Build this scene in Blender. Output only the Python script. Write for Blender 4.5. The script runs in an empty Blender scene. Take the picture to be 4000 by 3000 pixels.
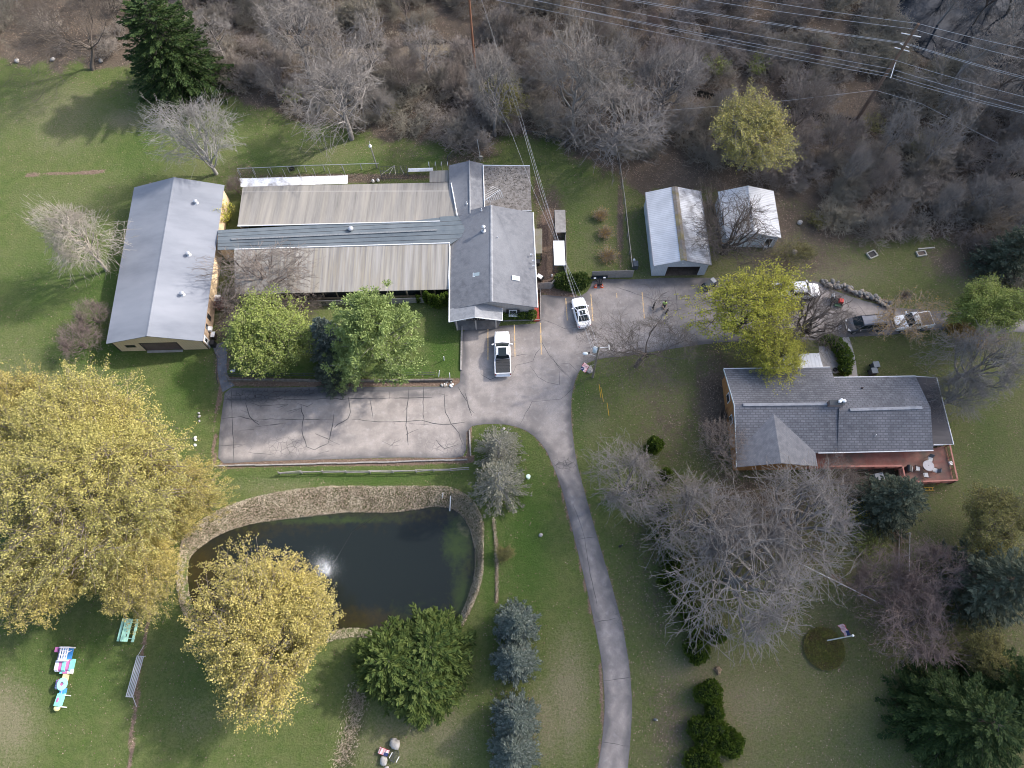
import bpy, bmesh, math, random
import numpy as np
from mathutils import Vector, Matrix
from mathutils.geometry import delaunay_2d_cdt
PI = math.pi
rad = math.radians
S = bpy.context.scene
COL = S.collection
random.seed(7)
NR = np.random.RandomState(11)

# ------------------------------------------------------------------ camera
FPX, CAMH = 2773.0, 80.0                      # focal length in photo pixels (4000 wide), height above the yard
_d = np.array([(2010 - 2000) / FPX, -(2680 - 1500) / FPX, -1.0]); _d /= np.linalg.norm(_d)
_Z = -_d; _X = np.array([1.0, 0, 0]); _X = _X - _X.dot(_Z) * _Z; _X /= np.linalg.norm(_X); _Y = np.cross(_Z, _X)
ROT = np.array([_X, _Y, _Z])
cam_d = bpy.data.cameras.new('camera'); cam = bpy.data.objects.new('camera', cam_d); COL.objects.link(cam)
cam_d.sensor_width = 36.0; cam_d.lens = 36.0 * FPX / 4000.0; cam_d.clip_end = 5000.0; cam_d.clip_start = 0.5
_M = Matrix([[float(v) for v in r] for r in ROT]).to_4x4(); _M.translation = (0, 0, CAMH)
cam.matrix_world = _M
S.camera = cam
S.render.resolution_x, S.render.resolution_y = 1024, 768

# ------------------------------------------------------------------ light
SUN_AZ, SUN_EL = rad(23.0), rad(37.0)         # the sun stands to the right of the picture, a little behind
SUNV = Vector((math.cos(SUN_EL) * math.cos(SUN_AZ), math.cos(SUN_EL) * math.sin(SUN_AZ), math.sin(SUN_EL)))
W = bpy.data.worlds.new('World'); S.world = W; W.use_nodes = True
nt = W.node_tree; bg = nt.nodes['Background']
sky = nt.nodes.new('ShaderNodeTexSky'); sky.sky_type = 'NISHITA'; sky.sun_disc = False
sky.sun_elevation = SUN_EL; sky.sun_rotation = PI / 2 - SUN_AZ; sky.air_density = 1.0; sky.dust_density = 3.0; sky.ozone_density = 1.0
nt.links.new(sky.outputs[0], bg.inputs[0]); bg.inputs[1].default_value = 0.15
sl = bpy.data.lights.new('sun', 'SUN'); sl.energy = 2.6; sl.angle = rad(2.0); sl.color = (1.0, 0.955, 0.9)
so = bpy.data.objects.new('sun', sl); COL.objects.link(so)
so.rotation_euler = SUNV.to_track_quat('Z', 'Y').to_euler(); so.location = SUNV * 300
S.view_settings.view_transform = 'Standard'; S.view_settings.look = 'None'; S.view_settings.gamma = 1.0
S.view_settings.exposure = 1.27
S.cycles.max_bounces = 5; S.cycles.diffuse_bounces = 2; S.cycles.glossy_bounces = 2; S.cycles.transparent_max_bounces = 8
S.cycles.use_adaptive_sampling = True; S.cycles.filter_width = 1.0

# ------------------------------------------------------------------ placing by the survey of the photograph
def F(u, v, z=0.0):
    """world point at height z seen at photo pixel (u, v) of 4000 x 3000"""
    c = np.array([(u - 2000) / FPX, -(v - 1500) / FPX, -1.0]); w = ROT @ c
    t = (z - CAMH) / w[2]
    return Vector((w[0] * t, w[1] * t, z))
K = 4000.0 / 2212.0
def O(u, v, z=0.0): return F(u * K, v * K, z)
def to_px(x, y, z=0.0):
    """numpy: world -> overview pixel (2212 wide)"""
    x = np.asarray(x, float); y = np.asarray(y, float); z = np.zeros_like(x) + z - CAMH
    c0 = ROT[0, 0] * x + ROT[1, 0] * y + ROT[2, 0] * z
    c1 = ROT[0, 1] * x + ROT[1, 1] * y + ROT[2, 1] * z
    c2 = ROT[0, 2] * x + ROT[1, 2] * y + ROT[2, 2] * z
    return (2000 + FPX * c0 / -c2) / K, (1500 - FPX * c1 / -c2) / K
def mpp(u, v, z=0.0): return (O(u + 1, v, z) - O(u, v, z)).length

# ------------------------------------------------------------------ materials
MATS = {}
def lk(t, a, b): t.links.new(a, b)
def M(name, c1, c2=None, scale=3.0, detail=5.0, rough=0.85, metal=0.0, bump=0.0, bscale=None, c3=None, s3=0.4, lo=0.35, hi=0.65,
      wave=None, trans=0.0, vary=None, spec=0.3, stretch=None, brick=None, coat=0.0, rotz=0.0):
    if name in MATS: return MATS[name]
    m = bpy.data.materials.new(name); m.use_nodes = True; MATS[name] = m
    t = m.node_tree; b = t.nodes['Principled BSDF']
    b.inputs['Roughness'].default_value = rough; b.inputs['Metallic'].default_value = metal
    b.inputs['Specular IOR Level'].default_value = spec
    if coat: b.inputs['Coat Weight'].default_value = coat; b.inputs['Coat Roughness'].default_value = 0.06
    tc = t.nodes.new('ShaderNodeTexCoord'); vec = tc.outputs['Object']
    if stretch or rotz:
        mp = t.nodes.new('ShaderNodeMapping'); mp.inputs['Scale'].default_value = stretch or (1, 1, 1); mp.inputs['Rotation'].default_value = (0, 0, rotz)
        lk(t, vec, mp.inputs['Vector']); vec = mp.outputs[0]
    def noise(sc, det):
        n = t.nodes.new('ShaderNodeTexNoise'); n.inputs['Scale'].default_value = sc; n.inputs['Detail'].default_value = det
        n.inputs['Roughness'].default_value = 0.62; lk(t, vec, n.inputs['Vector']); return n.outputs['Fac']
    def ramp(src, a, bb):
        r = t.nodes.new('ShaderNodeMapRange'); r.inputs['From Min'].default_value = a; r.inputs['From Max'].default_value = bb
        lk(t, src, r.inputs['Value']); return r.outputs['Result']
    def mix(f, a, bcol):
        x = t.nodes.new('ShaderNodeMix'); x.data_type = 'RGBA'
        if hasattr(f, 'is_linked'): lk(t, f, x.inputs[0])
        else: x.inputs[0].default_value = f
        for s, i in ((a, 6), (bcol, 7)):
            if hasattr(s, 'is_linked'): lk(t, s, x.inputs[i])
            else: x.inputs[i].default_value = (*s, 1)
        return x.outputs[2]
    cur = c1
    if c2 is not None: cur = mix(ramp(noise(scale, detail), lo, hi), c1, c2)
    if c3 is not None: cur = mix(ramp(noise(s3, 4.0), 0.42, 0.7), cur, c3)
    if vary:
        a = t.nodes.new('ShaderNodeAttribute'); a.attribute_name = 'var'
        cur = mix(a.outputs['Fac'], cur, vary)
    if brick:
        bt = t.nodes.new('ShaderNodeTexBrick'); bt.inputs['Scale'].default_value = brick[0]; bt.inputs['Mortar Size'].default_value = brick[1]
        bt.inputs['Brick Width'].default_value = brick[2]; bt.inputs['Row Height'].default_value = brick[3]; bt.inputs['Bias'].default_value = 0.0
        bt.inputs['Color1'].default_value = (0, 0, 0, 1); bt.inputs['Color2'].default_value = (0.55, 0.55, 0.55, 1); bt.inputs['Mortar'].default_value = (1, 1, 1, 1)
        lk(t, vec, bt.inputs['Vector']); rb = t.nodes.new('ShaderNodeRGBToBW'); lk(t, bt.outputs['Color'], rb.inputs[0])
        mm = t.nodes.new('ShaderNodeMath'); mm.operation = 'MULTIPLY'; mm.inputs[1].default_value = brick[4]; lk(t, rb.outputs[0], mm.inputs[0])
        cur = mix(mm.outputs[0], cur, brick[5])
    wv = None
    if wave:
        w = t.nodes.new('ShaderNodeTexWave'); w.wave_type = 'BANDS'; w.bands_direction = wave[0]; w.wave_profile = 'SIN'
        w.inputs['Scale'].default_value = wave[1]; w.inputs['Distortion'].default_value = 0.0
        lk(t, vec, w.inputs['Vector']); wv = w.outputs['Fac']
        p = t.nodes.new('ShaderNodeMath'); p.operation = 'POWER'; p.inputs[1].default_value = 4.0; lk(t, wv, p.inputs[0])
        mm = t.nodes.new('ShaderNodeMath'); mm.operation = 'MULTIPLY'; mm.inputs[1].default_value = wave[2]; lk(t, p.outputs[0], mm.inputs[0])
        cur = mix(mm.outputs[0], cur, wave[3])
    if hasattr(cur, 'is_linked'): lk(t, cur, b.inputs['Base Color'])
    else: b.inputs['Base Color'].default_value = (*cur, 1)
    if bump:
        bn = t.nodes.new('ShaderNodeBump'); bn.inputs['Strength'].default_value = bump; bn.inputs['Distance'].default_value = 0.05
        lk(t, noise(bscale or scale * 4, 6.0), bn.inputs['Height']); lk(t, bn.outputs[0], b.inputs['Normal'])
    if trans:
        tr = t.nodes.new('ShaderNodeBsdfTranslucent'); ms = t.nodes.new('ShaderNodeMixShader'); ms.inputs[0].default_value = trans
        if hasattr(cur, 'is_linked'): lk(t, cur, tr.inputs['Color'])
        else: tr.inputs['Color'].default_value = (*cur, 1)
        lk(t, b.outputs[0], ms.inputs[1]); lk(t, tr.outputs[0], ms.inputs[2]); lk(t, ms.outputs[0], t.nodes['Material Output'].inputs['Surface'])
    return m

# ------------------------------------------------------------------ mesh helpers
def thing(name, label, cat, loc=(0, 0, 0), rotz=0.0, group=None):
    o = bpy.data.objects.new(name, None); COL.objects.link(o)
    o.empty_display_size = 0.3; o.location = loc; o.rotation_euler = (0, 0, rotz)
    o['label'] = label; o['category'] = cat
    if group: o['group'] = group
    return o
def tag(o, label=None, cat=None, group=None, kind=None):
    if label: o['label'] = label
    if cat: o['category'] = cat
    if group: o['group'] = group
    if kind: o['kind'] = kind
    return o
def relabel(o, label): o['label'] = label; return o
def copy_tree(o, parent=None):
    c = o.copy(); COL.objects.link(c)
    if parent is not None: c.parent = parent
    for ch in list(o.children): copy_tree(ch, c)
    return c

class MB:
    """collects shapes; build() links them as one mesh object"""
    def __init__(s): s.v = []; s.f = []; s.m = []; s.mi = 0
    def add(s, vs, fs, mat=None):
        n = len(s.v); s.v += [tuple(p) for p in vs]; s.f += [tuple(i + n for i in f) for f in fs]; s.m += [s.mi if mat is None else mat] * len(fs); return s
    def box(s, c, d, rz=0.0, M4=None, taper=1.0):
        vs = []
        for z in (-.5, .5):
            k = taper if z > 0 else 1.0
            for x, y in ((-.5, -.5), (.5, -.5), (.5, .5), (-.5, .5)):
                vs.append(Vector((x * d[0] * k, y * d[1] * k, z * d[2])))
        R = M4 if M4 is not None else Matrix.Rotation(rz, 3, 'Z')
        vs = [R @ p + Vector(c) for p in vs]
        return s.add(vs, [(0, 3, 2, 1), (4, 5, 6, 7), (0, 1, 5, 4), (1, 2, 6, 5), (2, 3, 7, 6), (3, 0, 4, 7)])
    def prism(s, poly, z0, z1, mat=None):
        n = len(poly); vs = [(p[0], p[1], z0 if not callable(z0) else z0(p)) for p in poly] + [(p[0], p[1], z1 if not callable(z1) else z1(p)) for p in poly]
        return s.add(vs, [tuple(range(n))[::-1], tuple(range(n, 2 * n))] + [(i, (i + 1) % n, n + (i + 1) % n, n + i) for i in range(n)], mat)
    def slab(s, pts, th):
        """polygon in space thickened downwards"""
        n = len(pts); vs = [tuple(p) for p in pts] + [(p[0], p[1], p[2] - th) for p in pts]
        return s.add(vs, [tuple(range(n)), tuple(range(n, 2 * n))[::-1]] + [(i, n + i, n + (i + 1) % n, (i + 1) % n) for i in range(n)])
    def panel(s, pts, nrm, th):
        """polygon in space thickened against nrm"""
        nv = Vector(nrm).normalized() * th; n = len(pts)
        vs = [Vector(p) for p in pts] + [Vector(p) - nv for p in pts]
        return s.add(vs, [tuple(range(n)), tuple(range(n, 2 * n))[::-1]] + [(i, n + i, n + (i + 1) % n, (i + 1) % n) for i in range(n)])
    def tube(s, pts, r, n=6, cap=True):
        pts = [Vector(p) for p in pts]; rs = r if isinstance(r, (list, tuple)) else [r] * len(pts); vs = []
        for i, p in enumerate(pts):
            d = (pts[min(i + 1, len(pts) - 1)] - pts[max(i - 1, 0)])
            d = d.normalized() if d.length > 1e-9 else Vector((0, 0, 1))
            a = d.cross(Vector((0, 0, 1)) if abs(d.z) < .9 else Vector((1, 0, 0))).normalized(); b = d.cross(a)
            for k in range(n):
                t = 2 * PI * k / n; vs.append(p + (a * math.cos(t) + b * math.sin(t)) * rs[i])
        fs = [(i * n + k, i * n + (k + 1) % n, (i + 1) * n + (k + 1) % n, (i + 1) * n + k) for i in range(len(pts) - 1) for k in range(n)]
        if cap: fs += [tuple(range(n))[::-1], tuple((len(pts) - 1) * n + k for k in range(n))]
        return s.add(vs, fs)
    def ball(s, c, r, n=10, m=6, jit=0.0, seed=0):
        rr = random.Random(seed); r = r if hasattr(r, '__len__') else (r, r, r); vs = [(c[0], c[1], c[2] + r[2])]
        for j in range(1, m):
            a = PI * j / m
            for k in range(n):
                t = 2 * PI * k / n; q = 1 + jit * (rr.random() * 2 - 1)
                vs.append((c[0] + r[0] * q * math.sin(a) * math.cos(t), c[1] + r[1] * q * math.sin(a) * math.sin(t), c[2] + r[2] * q * math.cos(a)))
        vs.append((c[0], c[1], c[2] - r[2])); fs = [(0, 1 + k, 1 + (k + 1) % n) for k in range(n)]
        for j in range(m - 2):
            for k in range(n): fs.append((1 + j * n + k, 1 + (j + 1) * n + k, 1 + (j + 1) * n + (k + 1) % n, 1 + j * n + (k + 1) % n))
        e = len(vs) - 1; fs += [(e, 1 + (m - 2) * n + (k + 1) % n, 1 + (m - 2) * n + k) for k in range(n)]
        return s.add(vs, fs)
    def lathe(s, c, prof, n=16):
        vs = []; fs = []
        for r, z in prof:
            for k in range(n): vs.append((c[0] + r * math.cos(2 * PI * k / n), c[1] + r * math.sin(2 * PI * k / n), c[2] + z))
        for j in range(len(prof) - 1):
            for k in range(n): fs.append((j * n + k, j * n + (k + 1) % n, (j + 1) * n + (k + 1) % n, (j + 1) * n + k))
        fs += [tuple(range(n))[::-1], tuple((len(prof) - 1) * n + k for k in range(n))]
        return s.add(vs, fs)
    def build(s, name, mat, parent=None, smooth=False, origin=None, bevel=0.0):
        me = bpy.data.meshes.new(name); o0 = Vector(origin) if origin is not None else Vector((0, 0, 0))
        me.from_pydata([tuple(Vector(p) - o0) for p in s.v], [], s.f); me.update()
        for mm in (mat if isinstance(mat, (list, tuple)) else [mat]): me.materials.append(mm)
        if any(s.m): me.polygons.foreach_set('material_index', s.m)
        bm = bmesh.new(); bm.from_mesh(me); bmesh.ops.recalc_face_normals(bm, faces=bm.faces); bm.to_mesh(me); bm.free()
        if smooth: me.polygons.foreach_set('use_smooth', [True] * len(me.polygons))
        o = bpy.data.objects.new(name, me); COL.objects.link(o)
        if parent is not None: o.parent = parent
        elif origin is not None: o.location = o0
        if bevel:
            md = o.modifiers.new('bevel', 'BEVEL'); md.width = bevel; md.segments = 2; md.limit_method = 'ANGLE'
        return o

def mesh_np(name, V, Q, mat, parent=None, var=None, mi=None, smooth=False):
    """fast mesh from numpy arrays, Q = (m,4) or (m,3)"""
    me = bpy.data.meshes.new(name); V = np.ascontiguousarray(V, np.float32); Q = np.ascontiguousarray(Q, np.int32)
    k = Q.shape[1]; me.vertices.add(len(V)); me.vertices.foreach_set('co', V.ravel())
    me.loops.add(Q.size); me.loops.foreach_set('vertex_index', Q.ravel())
    me.polygons.add(len(Q)); me.polygons.foreach_set('loop_start', np.arange(0, Q.size, k, dtype=np.int32))
    me.polygons.foreach_set('loop_total', np.full(len(Q), k, np.int32))
    for mm in (mat if isinstance(mat, (list, tuple)) else [mat]): me.materials.append(mm)
    if mi is not None: me.polygons.foreach_set('material_index', np.asarray(mi, np.int32))
    if smooth: me.polygons.foreach_set('use_smooth', np.ones(len(Q), bool))
    me.update(calc_edges=True)
    if var is not None:
        a = me.attributes.new('var', 'FLOAT', 'FACE'); a.data.foreach_set('value', np.asarray(var, np.float32))
    o = bpy.data.objects.new(name, me); COL.objects.link(o)
    if parent is not None: o.parent = parent
    return o

# ------------------------------------------------------------------ numpy noise and polygons
def vnoise(x, y, sc, seed=0):
    rs = np.random.RandomState(seed); T = rs.rand(256, 256); x = x / sc; y = y / sc
    xi = np.floor(x).astype(int); yi = np.floor(y).astype(int); fx = x - xi; fy = y - yi
    fx = fx * fx * (3 - 2 * fx); fy = fy * fy * (3 - 2 * fy); a = T[xi % 256, yi % 256]; b = T[(xi + 1) % 256, yi % 256]
    c = T[xi % 256, (yi + 1) % 256]; d = T[(xi + 1) % 256, (yi + 1) % 256]
    return (a * (1 - fx) + b * fx) * (1 - fy) + (c * (1 - fx) + d * fx) * fy
def fbm(x, y, sc, seed=0, o=4):
    r = 0; w = 1; t = 0
    for i in range(o): r = r + w * vnoise(x, y, sc / 2 ** i, seed + i); t += w; w *= .55
    return r / t
def sdist(px, py, poly):
    """signed distance (inside negative), numpy"""
    P = np.asarray(poly, float); ins = np.zeros(px.shape, bool); dm = np.full(px.shape, 1e18)
    for i in range(len(P)):
        ax, ay = P[i]; bx, by = P[(i + 1) % len(P)]; dx, dy = bx - ax, by - ay
        t = np.clip(((px - ax) * dx + (py - ay) * dy) / (dx * dx + dy * dy + 1e-12), 0, 1)
        dm = np.minimum(dm, (px - ax - t * dx) ** 2 + (py - ay - t * dy) ** 2)
        c = ((ay > py) != (by > py)); xs = ax + (py - ay) / (dy if abs(dy) > 1e-12 else 1e-12) * dx
        ins ^= c & (px < xs)
    d = np.sqrt(dm); return np.where(ins, -d, d)
def pdist(px, py, line):
    P = np.asarray(line, float); dm = np.full(px.shape, 1e18)
    for i in range(len(P) - 1):
        ax, ay = P[i]; bx, by = P[i + 1]; dx, dy = bx - ax, by - ay
        t = np.clip(((px - ax) * dx + (py - ay) * dy) / (dx * dx + dy * dy + 1e-12), 0, 1)
        dm = np.minimum(dm, (px - ax - t * dx) ** 2 + (py - ay - t * dy) ** 2)
    return np.sqrt(dm)
def sst(a, b, x): t = np.clip((x - a) / (b - a), 0, 1); return t * t * (3 - 2 * t)
def chaikin(P, closed=True, k=1):
    for _ in range(k):
        Q = []; n = len(P)
        for i in range(n if closed else n - 1):
            a, b = P[i], P[(i + 1) % n]
            Q += [(a[0] * .75 + b[0] * .25, a[1] * .75 + b[1] * .25), (a[0] * .25 + b[0] * .75, a[1] * .25 + b[1] * .75)]
        P = Q if closed else [P[0]] + Q + [P[-1]]
    return P
def soften(P, cut=.7):
    Q = []; n = len(P)
    for i in range(n):
        p, b, c = Vector(P[i - 1]), Vector(P[i]), Vector(P[(i + 1) % n])
        for q in (p, c): d = q - b; Q.append(tuple(b + d * min(.25, cut / max(d.length, 1e-6))))
    return Q
def PW(poly, z=0.0): return [tuple(O(u, v, z))[:2] for u, v in poly]
# ================================================================== SETTING
PAVED = [(487, 838), (720, 836), (992, 835), (995, 800), (1000, 707), (1086, 704), (1168, 698), (1168, 640), (1172, 636), (1205, 640), (1250, 642), (1272, 628),
         (1282, 602), (1370, 604), (1440, 600), (1530, 600), (1620, 606), (1700, 609), (1765, 606), (1785, 622), (1850, 645), (1920, 664), (2030, 672), (2330, 690),
         (2330, 722), (2020, 712), (1920, 724), (1830, 728), (1740, 736), (1580, 738), (1500, 746), (1430, 757), (1350, 770), (1295, 774), (1262, 787), (1245, 812),
         (1235, 850), (1233, 900), (1238, 950), (1246, 1000), (1262, 1060), (1290, 1160), (1320, 1260), (1345, 1350), (1360, 1440), (1366, 1520),
         (1362, 1600), (1352, 1700), (1340, 1800), (1276, 1800), (1291, 1659), (1301, 1600), (1307, 1520), (1300, 1430), (1285, 1350), (1265, 1260), (1240, 1160),
         (1215, 1060), (1197, 1012), (1178, 968), (1146, 934), (1105, 918), (1055, 915), (1008, 922), (1007, 984), (980, 990), (870, 988), (640, 994), (560, 997), (471, 1002), (474, 930)]
BANK = [(386, 1200), (396, 1165), (430, 1130), (500, 1092), (600, 1066), (700, 1055), (800, 1050), (900, 1050), (970, 1054), (1012, 1075), (1036, 1110), (1046, 1160),
        (1044, 1215), (1034, 1265), (1012, 1320), (985, 1372), (940, 1395), (850, 1390), (790, 1370), (740, 1372), (640, 1400), (560, 1412), (480, 1400), (430, 1372), (398, 1320), (386, 1260)]
POND = [(404, 1212), (418, 1190), (470, 1152), (540, 1128), (620, 1118), (700, 1109), (760, 1102), (830, 1106), (890, 1100), (940, 1090), (985, 1096), (1015, 1130), (1028, 1180),
        (1030, 1230), (1018, 1280), (1000, 1325), (980, 1364), (930, 1380), (850, 1378), (790, 1360), (740, 1358), (640, 1380), (560, 1392), (484, 1385), (440, 1358), (410, 1310), (402, 1255)]
WZ = -0.95
PAVED_W = PW(PAVED)
PAVED_W = soften(PAVED_W)
BANK_W = chaikin(PW(BANK), True, 2); POND_W = chaikin(PW(POND, WZ), True, 2)
DITCH = [(905, 1490), (865, 1500), (838, 1560), (815, 1620), (795, 1720)]
DITCH_W = [tuple(O(*p))[:2] for p in ((776, 1490), (768, 1530), (752, 1590), (738, 1640), (715, 1720))]
WOODS = [(-400, 120), (0, 122), (60, 135), (130, 148), (200, 140), (290, 128), (350, 170), (440, 205), (520, 215), (560, 222), (640, 245), (700, 268), (770, 283), (850, 298), (930, 310), (1010, 318),
         (1045, 340), (1060, 300), (1100, 292), (1180, 300), (1240, 316), (1290, 350), (1340, 395), (1400, 408), (1470, 405), (1560, 410), (1640, 420), (1720, 430), (1800, 500), (1900, 520),
         (2050, 500), (2110, 560), (2170, 640), (2700, 690), (2700, -900), (-400, -900)]
CREEK = [(640, 92), (760, 100), (860, 95), (960, 90), (1080, 110), (1180, 130), (1300, 150)]
CREEK2 = [(1450, 185), (1520, 205), (1600, 222), (1690, 236), (1760, 250), (1850, 262), (1960, 300), (2090, 340), (2300, 420)]
SWAMP = [(1925, 60), (1955, -40), (2000, -160), (2500, -200), (2600, 420), (2260, 270), (2170, 225), (2090, 160), (2010, 130), (1960, 100)]

def cover(x, y):
    u, v = to_px(x, y)
    n1 = fbm(x, y, 9.0, 3); n2 = fbm(x, y, 3.0, 9); n3 = fbm(x, y, 30.0, 21)
    def blob(cu, cv, ru, rv, w=1.0, p=1.0): return w * np.clip(1.25 - np.sqrt(((u - cu) / ru) ** 2 + ((v - cv) / rv) ** 2), 0, 1) ** p
    wd = sdist(u, v, WOODS)
    lit = sst(28, -22, wd + (n2 - .5) * 70)
    # leaf litter drifting into the lawns
    for b in ((370, 230, 60, 60, .35), (300, 190, 120, 60, .35), (560, 240, 60, 60, .3), (860, 330, 140, 26, .35), (1060, 300, 40, 40, .5), (1310, 470, 12, 170, .0),
              (1340, 480, 9, 130, .9), (1330, 540, 45, 60, .2), (1190, 500, 40, 110, .95), (1165, 610, 14, 70, .9), (1040, 325, 50, 22, .9), (1000, 345, 60, 25, .7),
              (1060, 385, 25, 16, .5), (1160, 420, 12, 60, .7), (800, 382, 330, 9, .95), (760, 388, 110, 10, .95), (1640, 470, 220, 95, .8), (1790, 490, 140, 90, .8), (1500, 400, 140, 40, .6), (1450, 430, 80, 60, .4),
              (1730, 560, 170, 60, .6), (2080, 560, 110, 80, .7), (1900, 540, 120, 60, .2), (2150, 720, 60, 60, .6), (1540, 870, 60, 160, .9), (1470, 900, 170, 170, .45),
              (1420, 1230, 90, 240, .35), (1380, 1150, 60, 120, .3), (1450, 1580, 70, 150, .55), (1640, 1120, 240, 170, .75), (1900, 1040, 150, 60, .8), (1950, 1330, 150, 130, .55), (2150, 1300, 120, 150, .45),
              (1850, 1250, 60, 60, .4), (1010, 1440, 30, 90, .35), (1110, 1350, 70, 70, .3), (1100, 1560, 80, 120, .4), (490, 700, 40, 80, .7), (470, 800, 14, 90, .5), (180, 740, 80, 50, .3),
              (640, 650, 160, 18, .8), (580, 700, 100, 60, .3), (850, 775, 25, 14, .9), (1600, 1500, 24, 16, .4), (970, 560, 8, 60, .7), (530, 378, 50, 30, .6), (1790, 1390, 70, 66, .5)):
        lit = np.maximum(lit, blob(*b) * (0.55 + 0.9 * n2))
    # strips of leaves and mulch along kerbs and walls
    def strip(line, w, a): return a * sst(w * 1.4, w * .5, pdist(u, v, line) + (n2 - .5) * 5)
    mulch = np.zeros_like(u)
    for l, w, a in (([(1003, 705), (1000, 830)], 4, 1), ([(480, 1003), (640, 1000), (1008, 994), (1016, 992)], 8, 1), ([(1012, 925), (1014, 990)], 6, 1), ([(495, 823), (700, 828), (990, 826)], 9, 1),
                    ([(474, 745), (470, 800), (478, 832), (470, 890), (463, 930), (462, 1000)], 5, .9), ([(494, 750), (489, 800)], 4, .8), ([(1105, 914), (1150, 932), (1180, 968), (1196, 1010), (1212, 1055), (1240, 1155), (1284, 1350)], 4, .8),
                    ([(1246, 806), (1232, 870), (1236, 940), (1250, 1010), (1265, 1068), (1300, 1190), (1345, 1350), (1368, 1510)], 3.4, .6), ([(1776, 610), (1840, 632), (1920, 655)], 7, .8),
                    ([(326, 1200), (322, 1330), (302, 1440), (288, 1560), (278, 1680)], 5, .85), ([(1188, 470), (1190, 560), (1180, 600)], 22, .8), ([(1176, 625), (1240, 648)], 12, .9),
                    ([(1068, 1120), (1072, 1200), (1073, 1300)], 3, .75), ([(1940, 1130), (1940, 1300)], 12, .5), ([(60, 378), (222, 371)], 3.6, 1.0), ([(960, 440), (1030, 330)], 10, .0),
                    ([(1290, 1659), (1304, 1560), (1298, 1430)], 3.4, .8), ([(1800, 1245), (1880, 1290)], 10, .6)):
        if a > 0: mulch = np.maximum(mulch, strip(l, w, a))
    dry = np.clip(n3 * 1.2 - .42, 0, 1) * .6
    for b in ((120, 250, 150, 110, .4), (270, 260, 70, 30, .55), (1230, 1500, 60, 160, .75), (1600, 1530, 160, 120, .55), (850, 1600, 130, 90, .55), (10, 1560, 90, 120, .7), (1900, 1500, 150, 120, .3),
              (1180, 1560, 60, 110, .6), (600, 1050, 160, 30, .4), (150, 440, 170, 60, .25), (1800, 590, 160, 50, .6), (1280, 900, 50, 80, .3), (1500, 1450, 160, 60, .45), (960, 1580, 80, 100, .5),
              (1430, 850, 120, 90, .35), (420, 1550, 110, 80, .25), (700, 330, 200, 40, .3), (1250, 340, 60, 40, .25), (1700, 800, 60, 60, .2), (870, 1500, 60, 60, .3), (1700, 640, 60, 40, .3)):
        dry = np.maximum(dry, blob(*b) * (.45 + n1 * .9))
    lush = np.clip(n1 * 1.1 - .45, 0, 1) * .5
    for b in ((960, 760, 60, 90, 1), (230, 640, 150, 140, .6), (200, 760, 140, 60, .9), (400, 830, 60, 90, .7), (720, 1035, 330, 26, .95), (1140, 1150, 70, 200, 1), (1060, 1180, 30, 200, .8), (300, 330, 80, 70, .6),
              (560, 340, 60, 40, .8), (780, 345, 90, 22, .6), (700, 290, 90, 20, .3), (1240, 440, 40, 160, .55), (1255, 880, 40, 90, .6), (1060, 960, 60, 40, .8), (160, 1450, 160, 120, .6), (1000, 1190, 20, 120, 0),
              (880, 800, 120, 30, .8), (600, 795, 130, 30, .6), (2130, 950, 60, 120, .8), (1990, 1180, 70, 60, .5), (1880, 1170, 40, 70, .9), (1380, 540, 30, 110, .4), (90, 600, 120, 130, .5), (1000, 800, 40, 40, .8),
              (1750, 1600, 120, 80, .3), (400, 1480, 90, 90, .35), (1660, 1380, 40, 60, .5), (520, 250, 40, 30, .3), (940, 345, 80, 20, .5)):
        lush = np.maximum(lush, blob(*b) * (.5 + n1 * .8))
    dk = sst(10, 2, pdist(u, v, CREEK) + (n2 - .5) * 16) * .9
    dk = np.maximum(dk, sst(15, 3, pdist(u, v, CREEK2) + (n2 - .5) * 16) * .95)
    dk = np.maximum(dk, sst(26, 0, wd + 30 - 0 * u) * 0)
    straw = np.zeros_like(u)
    for l, w, a in ((CREEK, 26, .55), ([(1560, 205), (1640, 235), (1760, 262), (1850, 285)], 22, .6), ([(1380, 175), (1480, 210)], 24, .35)):
        straw = np.maximum(straw, a * sst(w, w * .3, pdist(u, v - 14, l) + (n2 - .5) * 30))
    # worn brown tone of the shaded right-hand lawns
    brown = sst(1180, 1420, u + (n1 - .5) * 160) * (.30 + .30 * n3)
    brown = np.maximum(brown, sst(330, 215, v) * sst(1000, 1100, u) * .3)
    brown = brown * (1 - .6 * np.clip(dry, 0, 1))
    lit = np.clip(lit, 0, 1)
    return lit, np.clip(dry, 0, 1), np.clip(lush, 0, 1), np.clip(mulch, 0, 1), np.clip(dk, 0, 1), np.clip(straw, 0, 1), np.clip(brown, 0, 1)

def ground_z(x, y):
    z = np.zeros_like(x)
    di = sdist(x, y, POND_W); do = sdist(x, y, BANK_W); a = np.clip(-do, 0, None)
    t = np.where(di > 0, a / (a + np.clip(di, 0, None) + 1e-6), 1.0)
    z = np.where(do < 0, -t ** 1.2 * 1.0 - np.clip(-di, 0, 3) * .25, z)
    dd = pdist(x, y, DITCH_W); z = z - sst(1.6, .1, dd) * .45
    u, v = to_px(x, y)
    sw = sdist(u, v, SWAMP); z = z - sst(14, -10, sw) * .5
    return z

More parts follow.
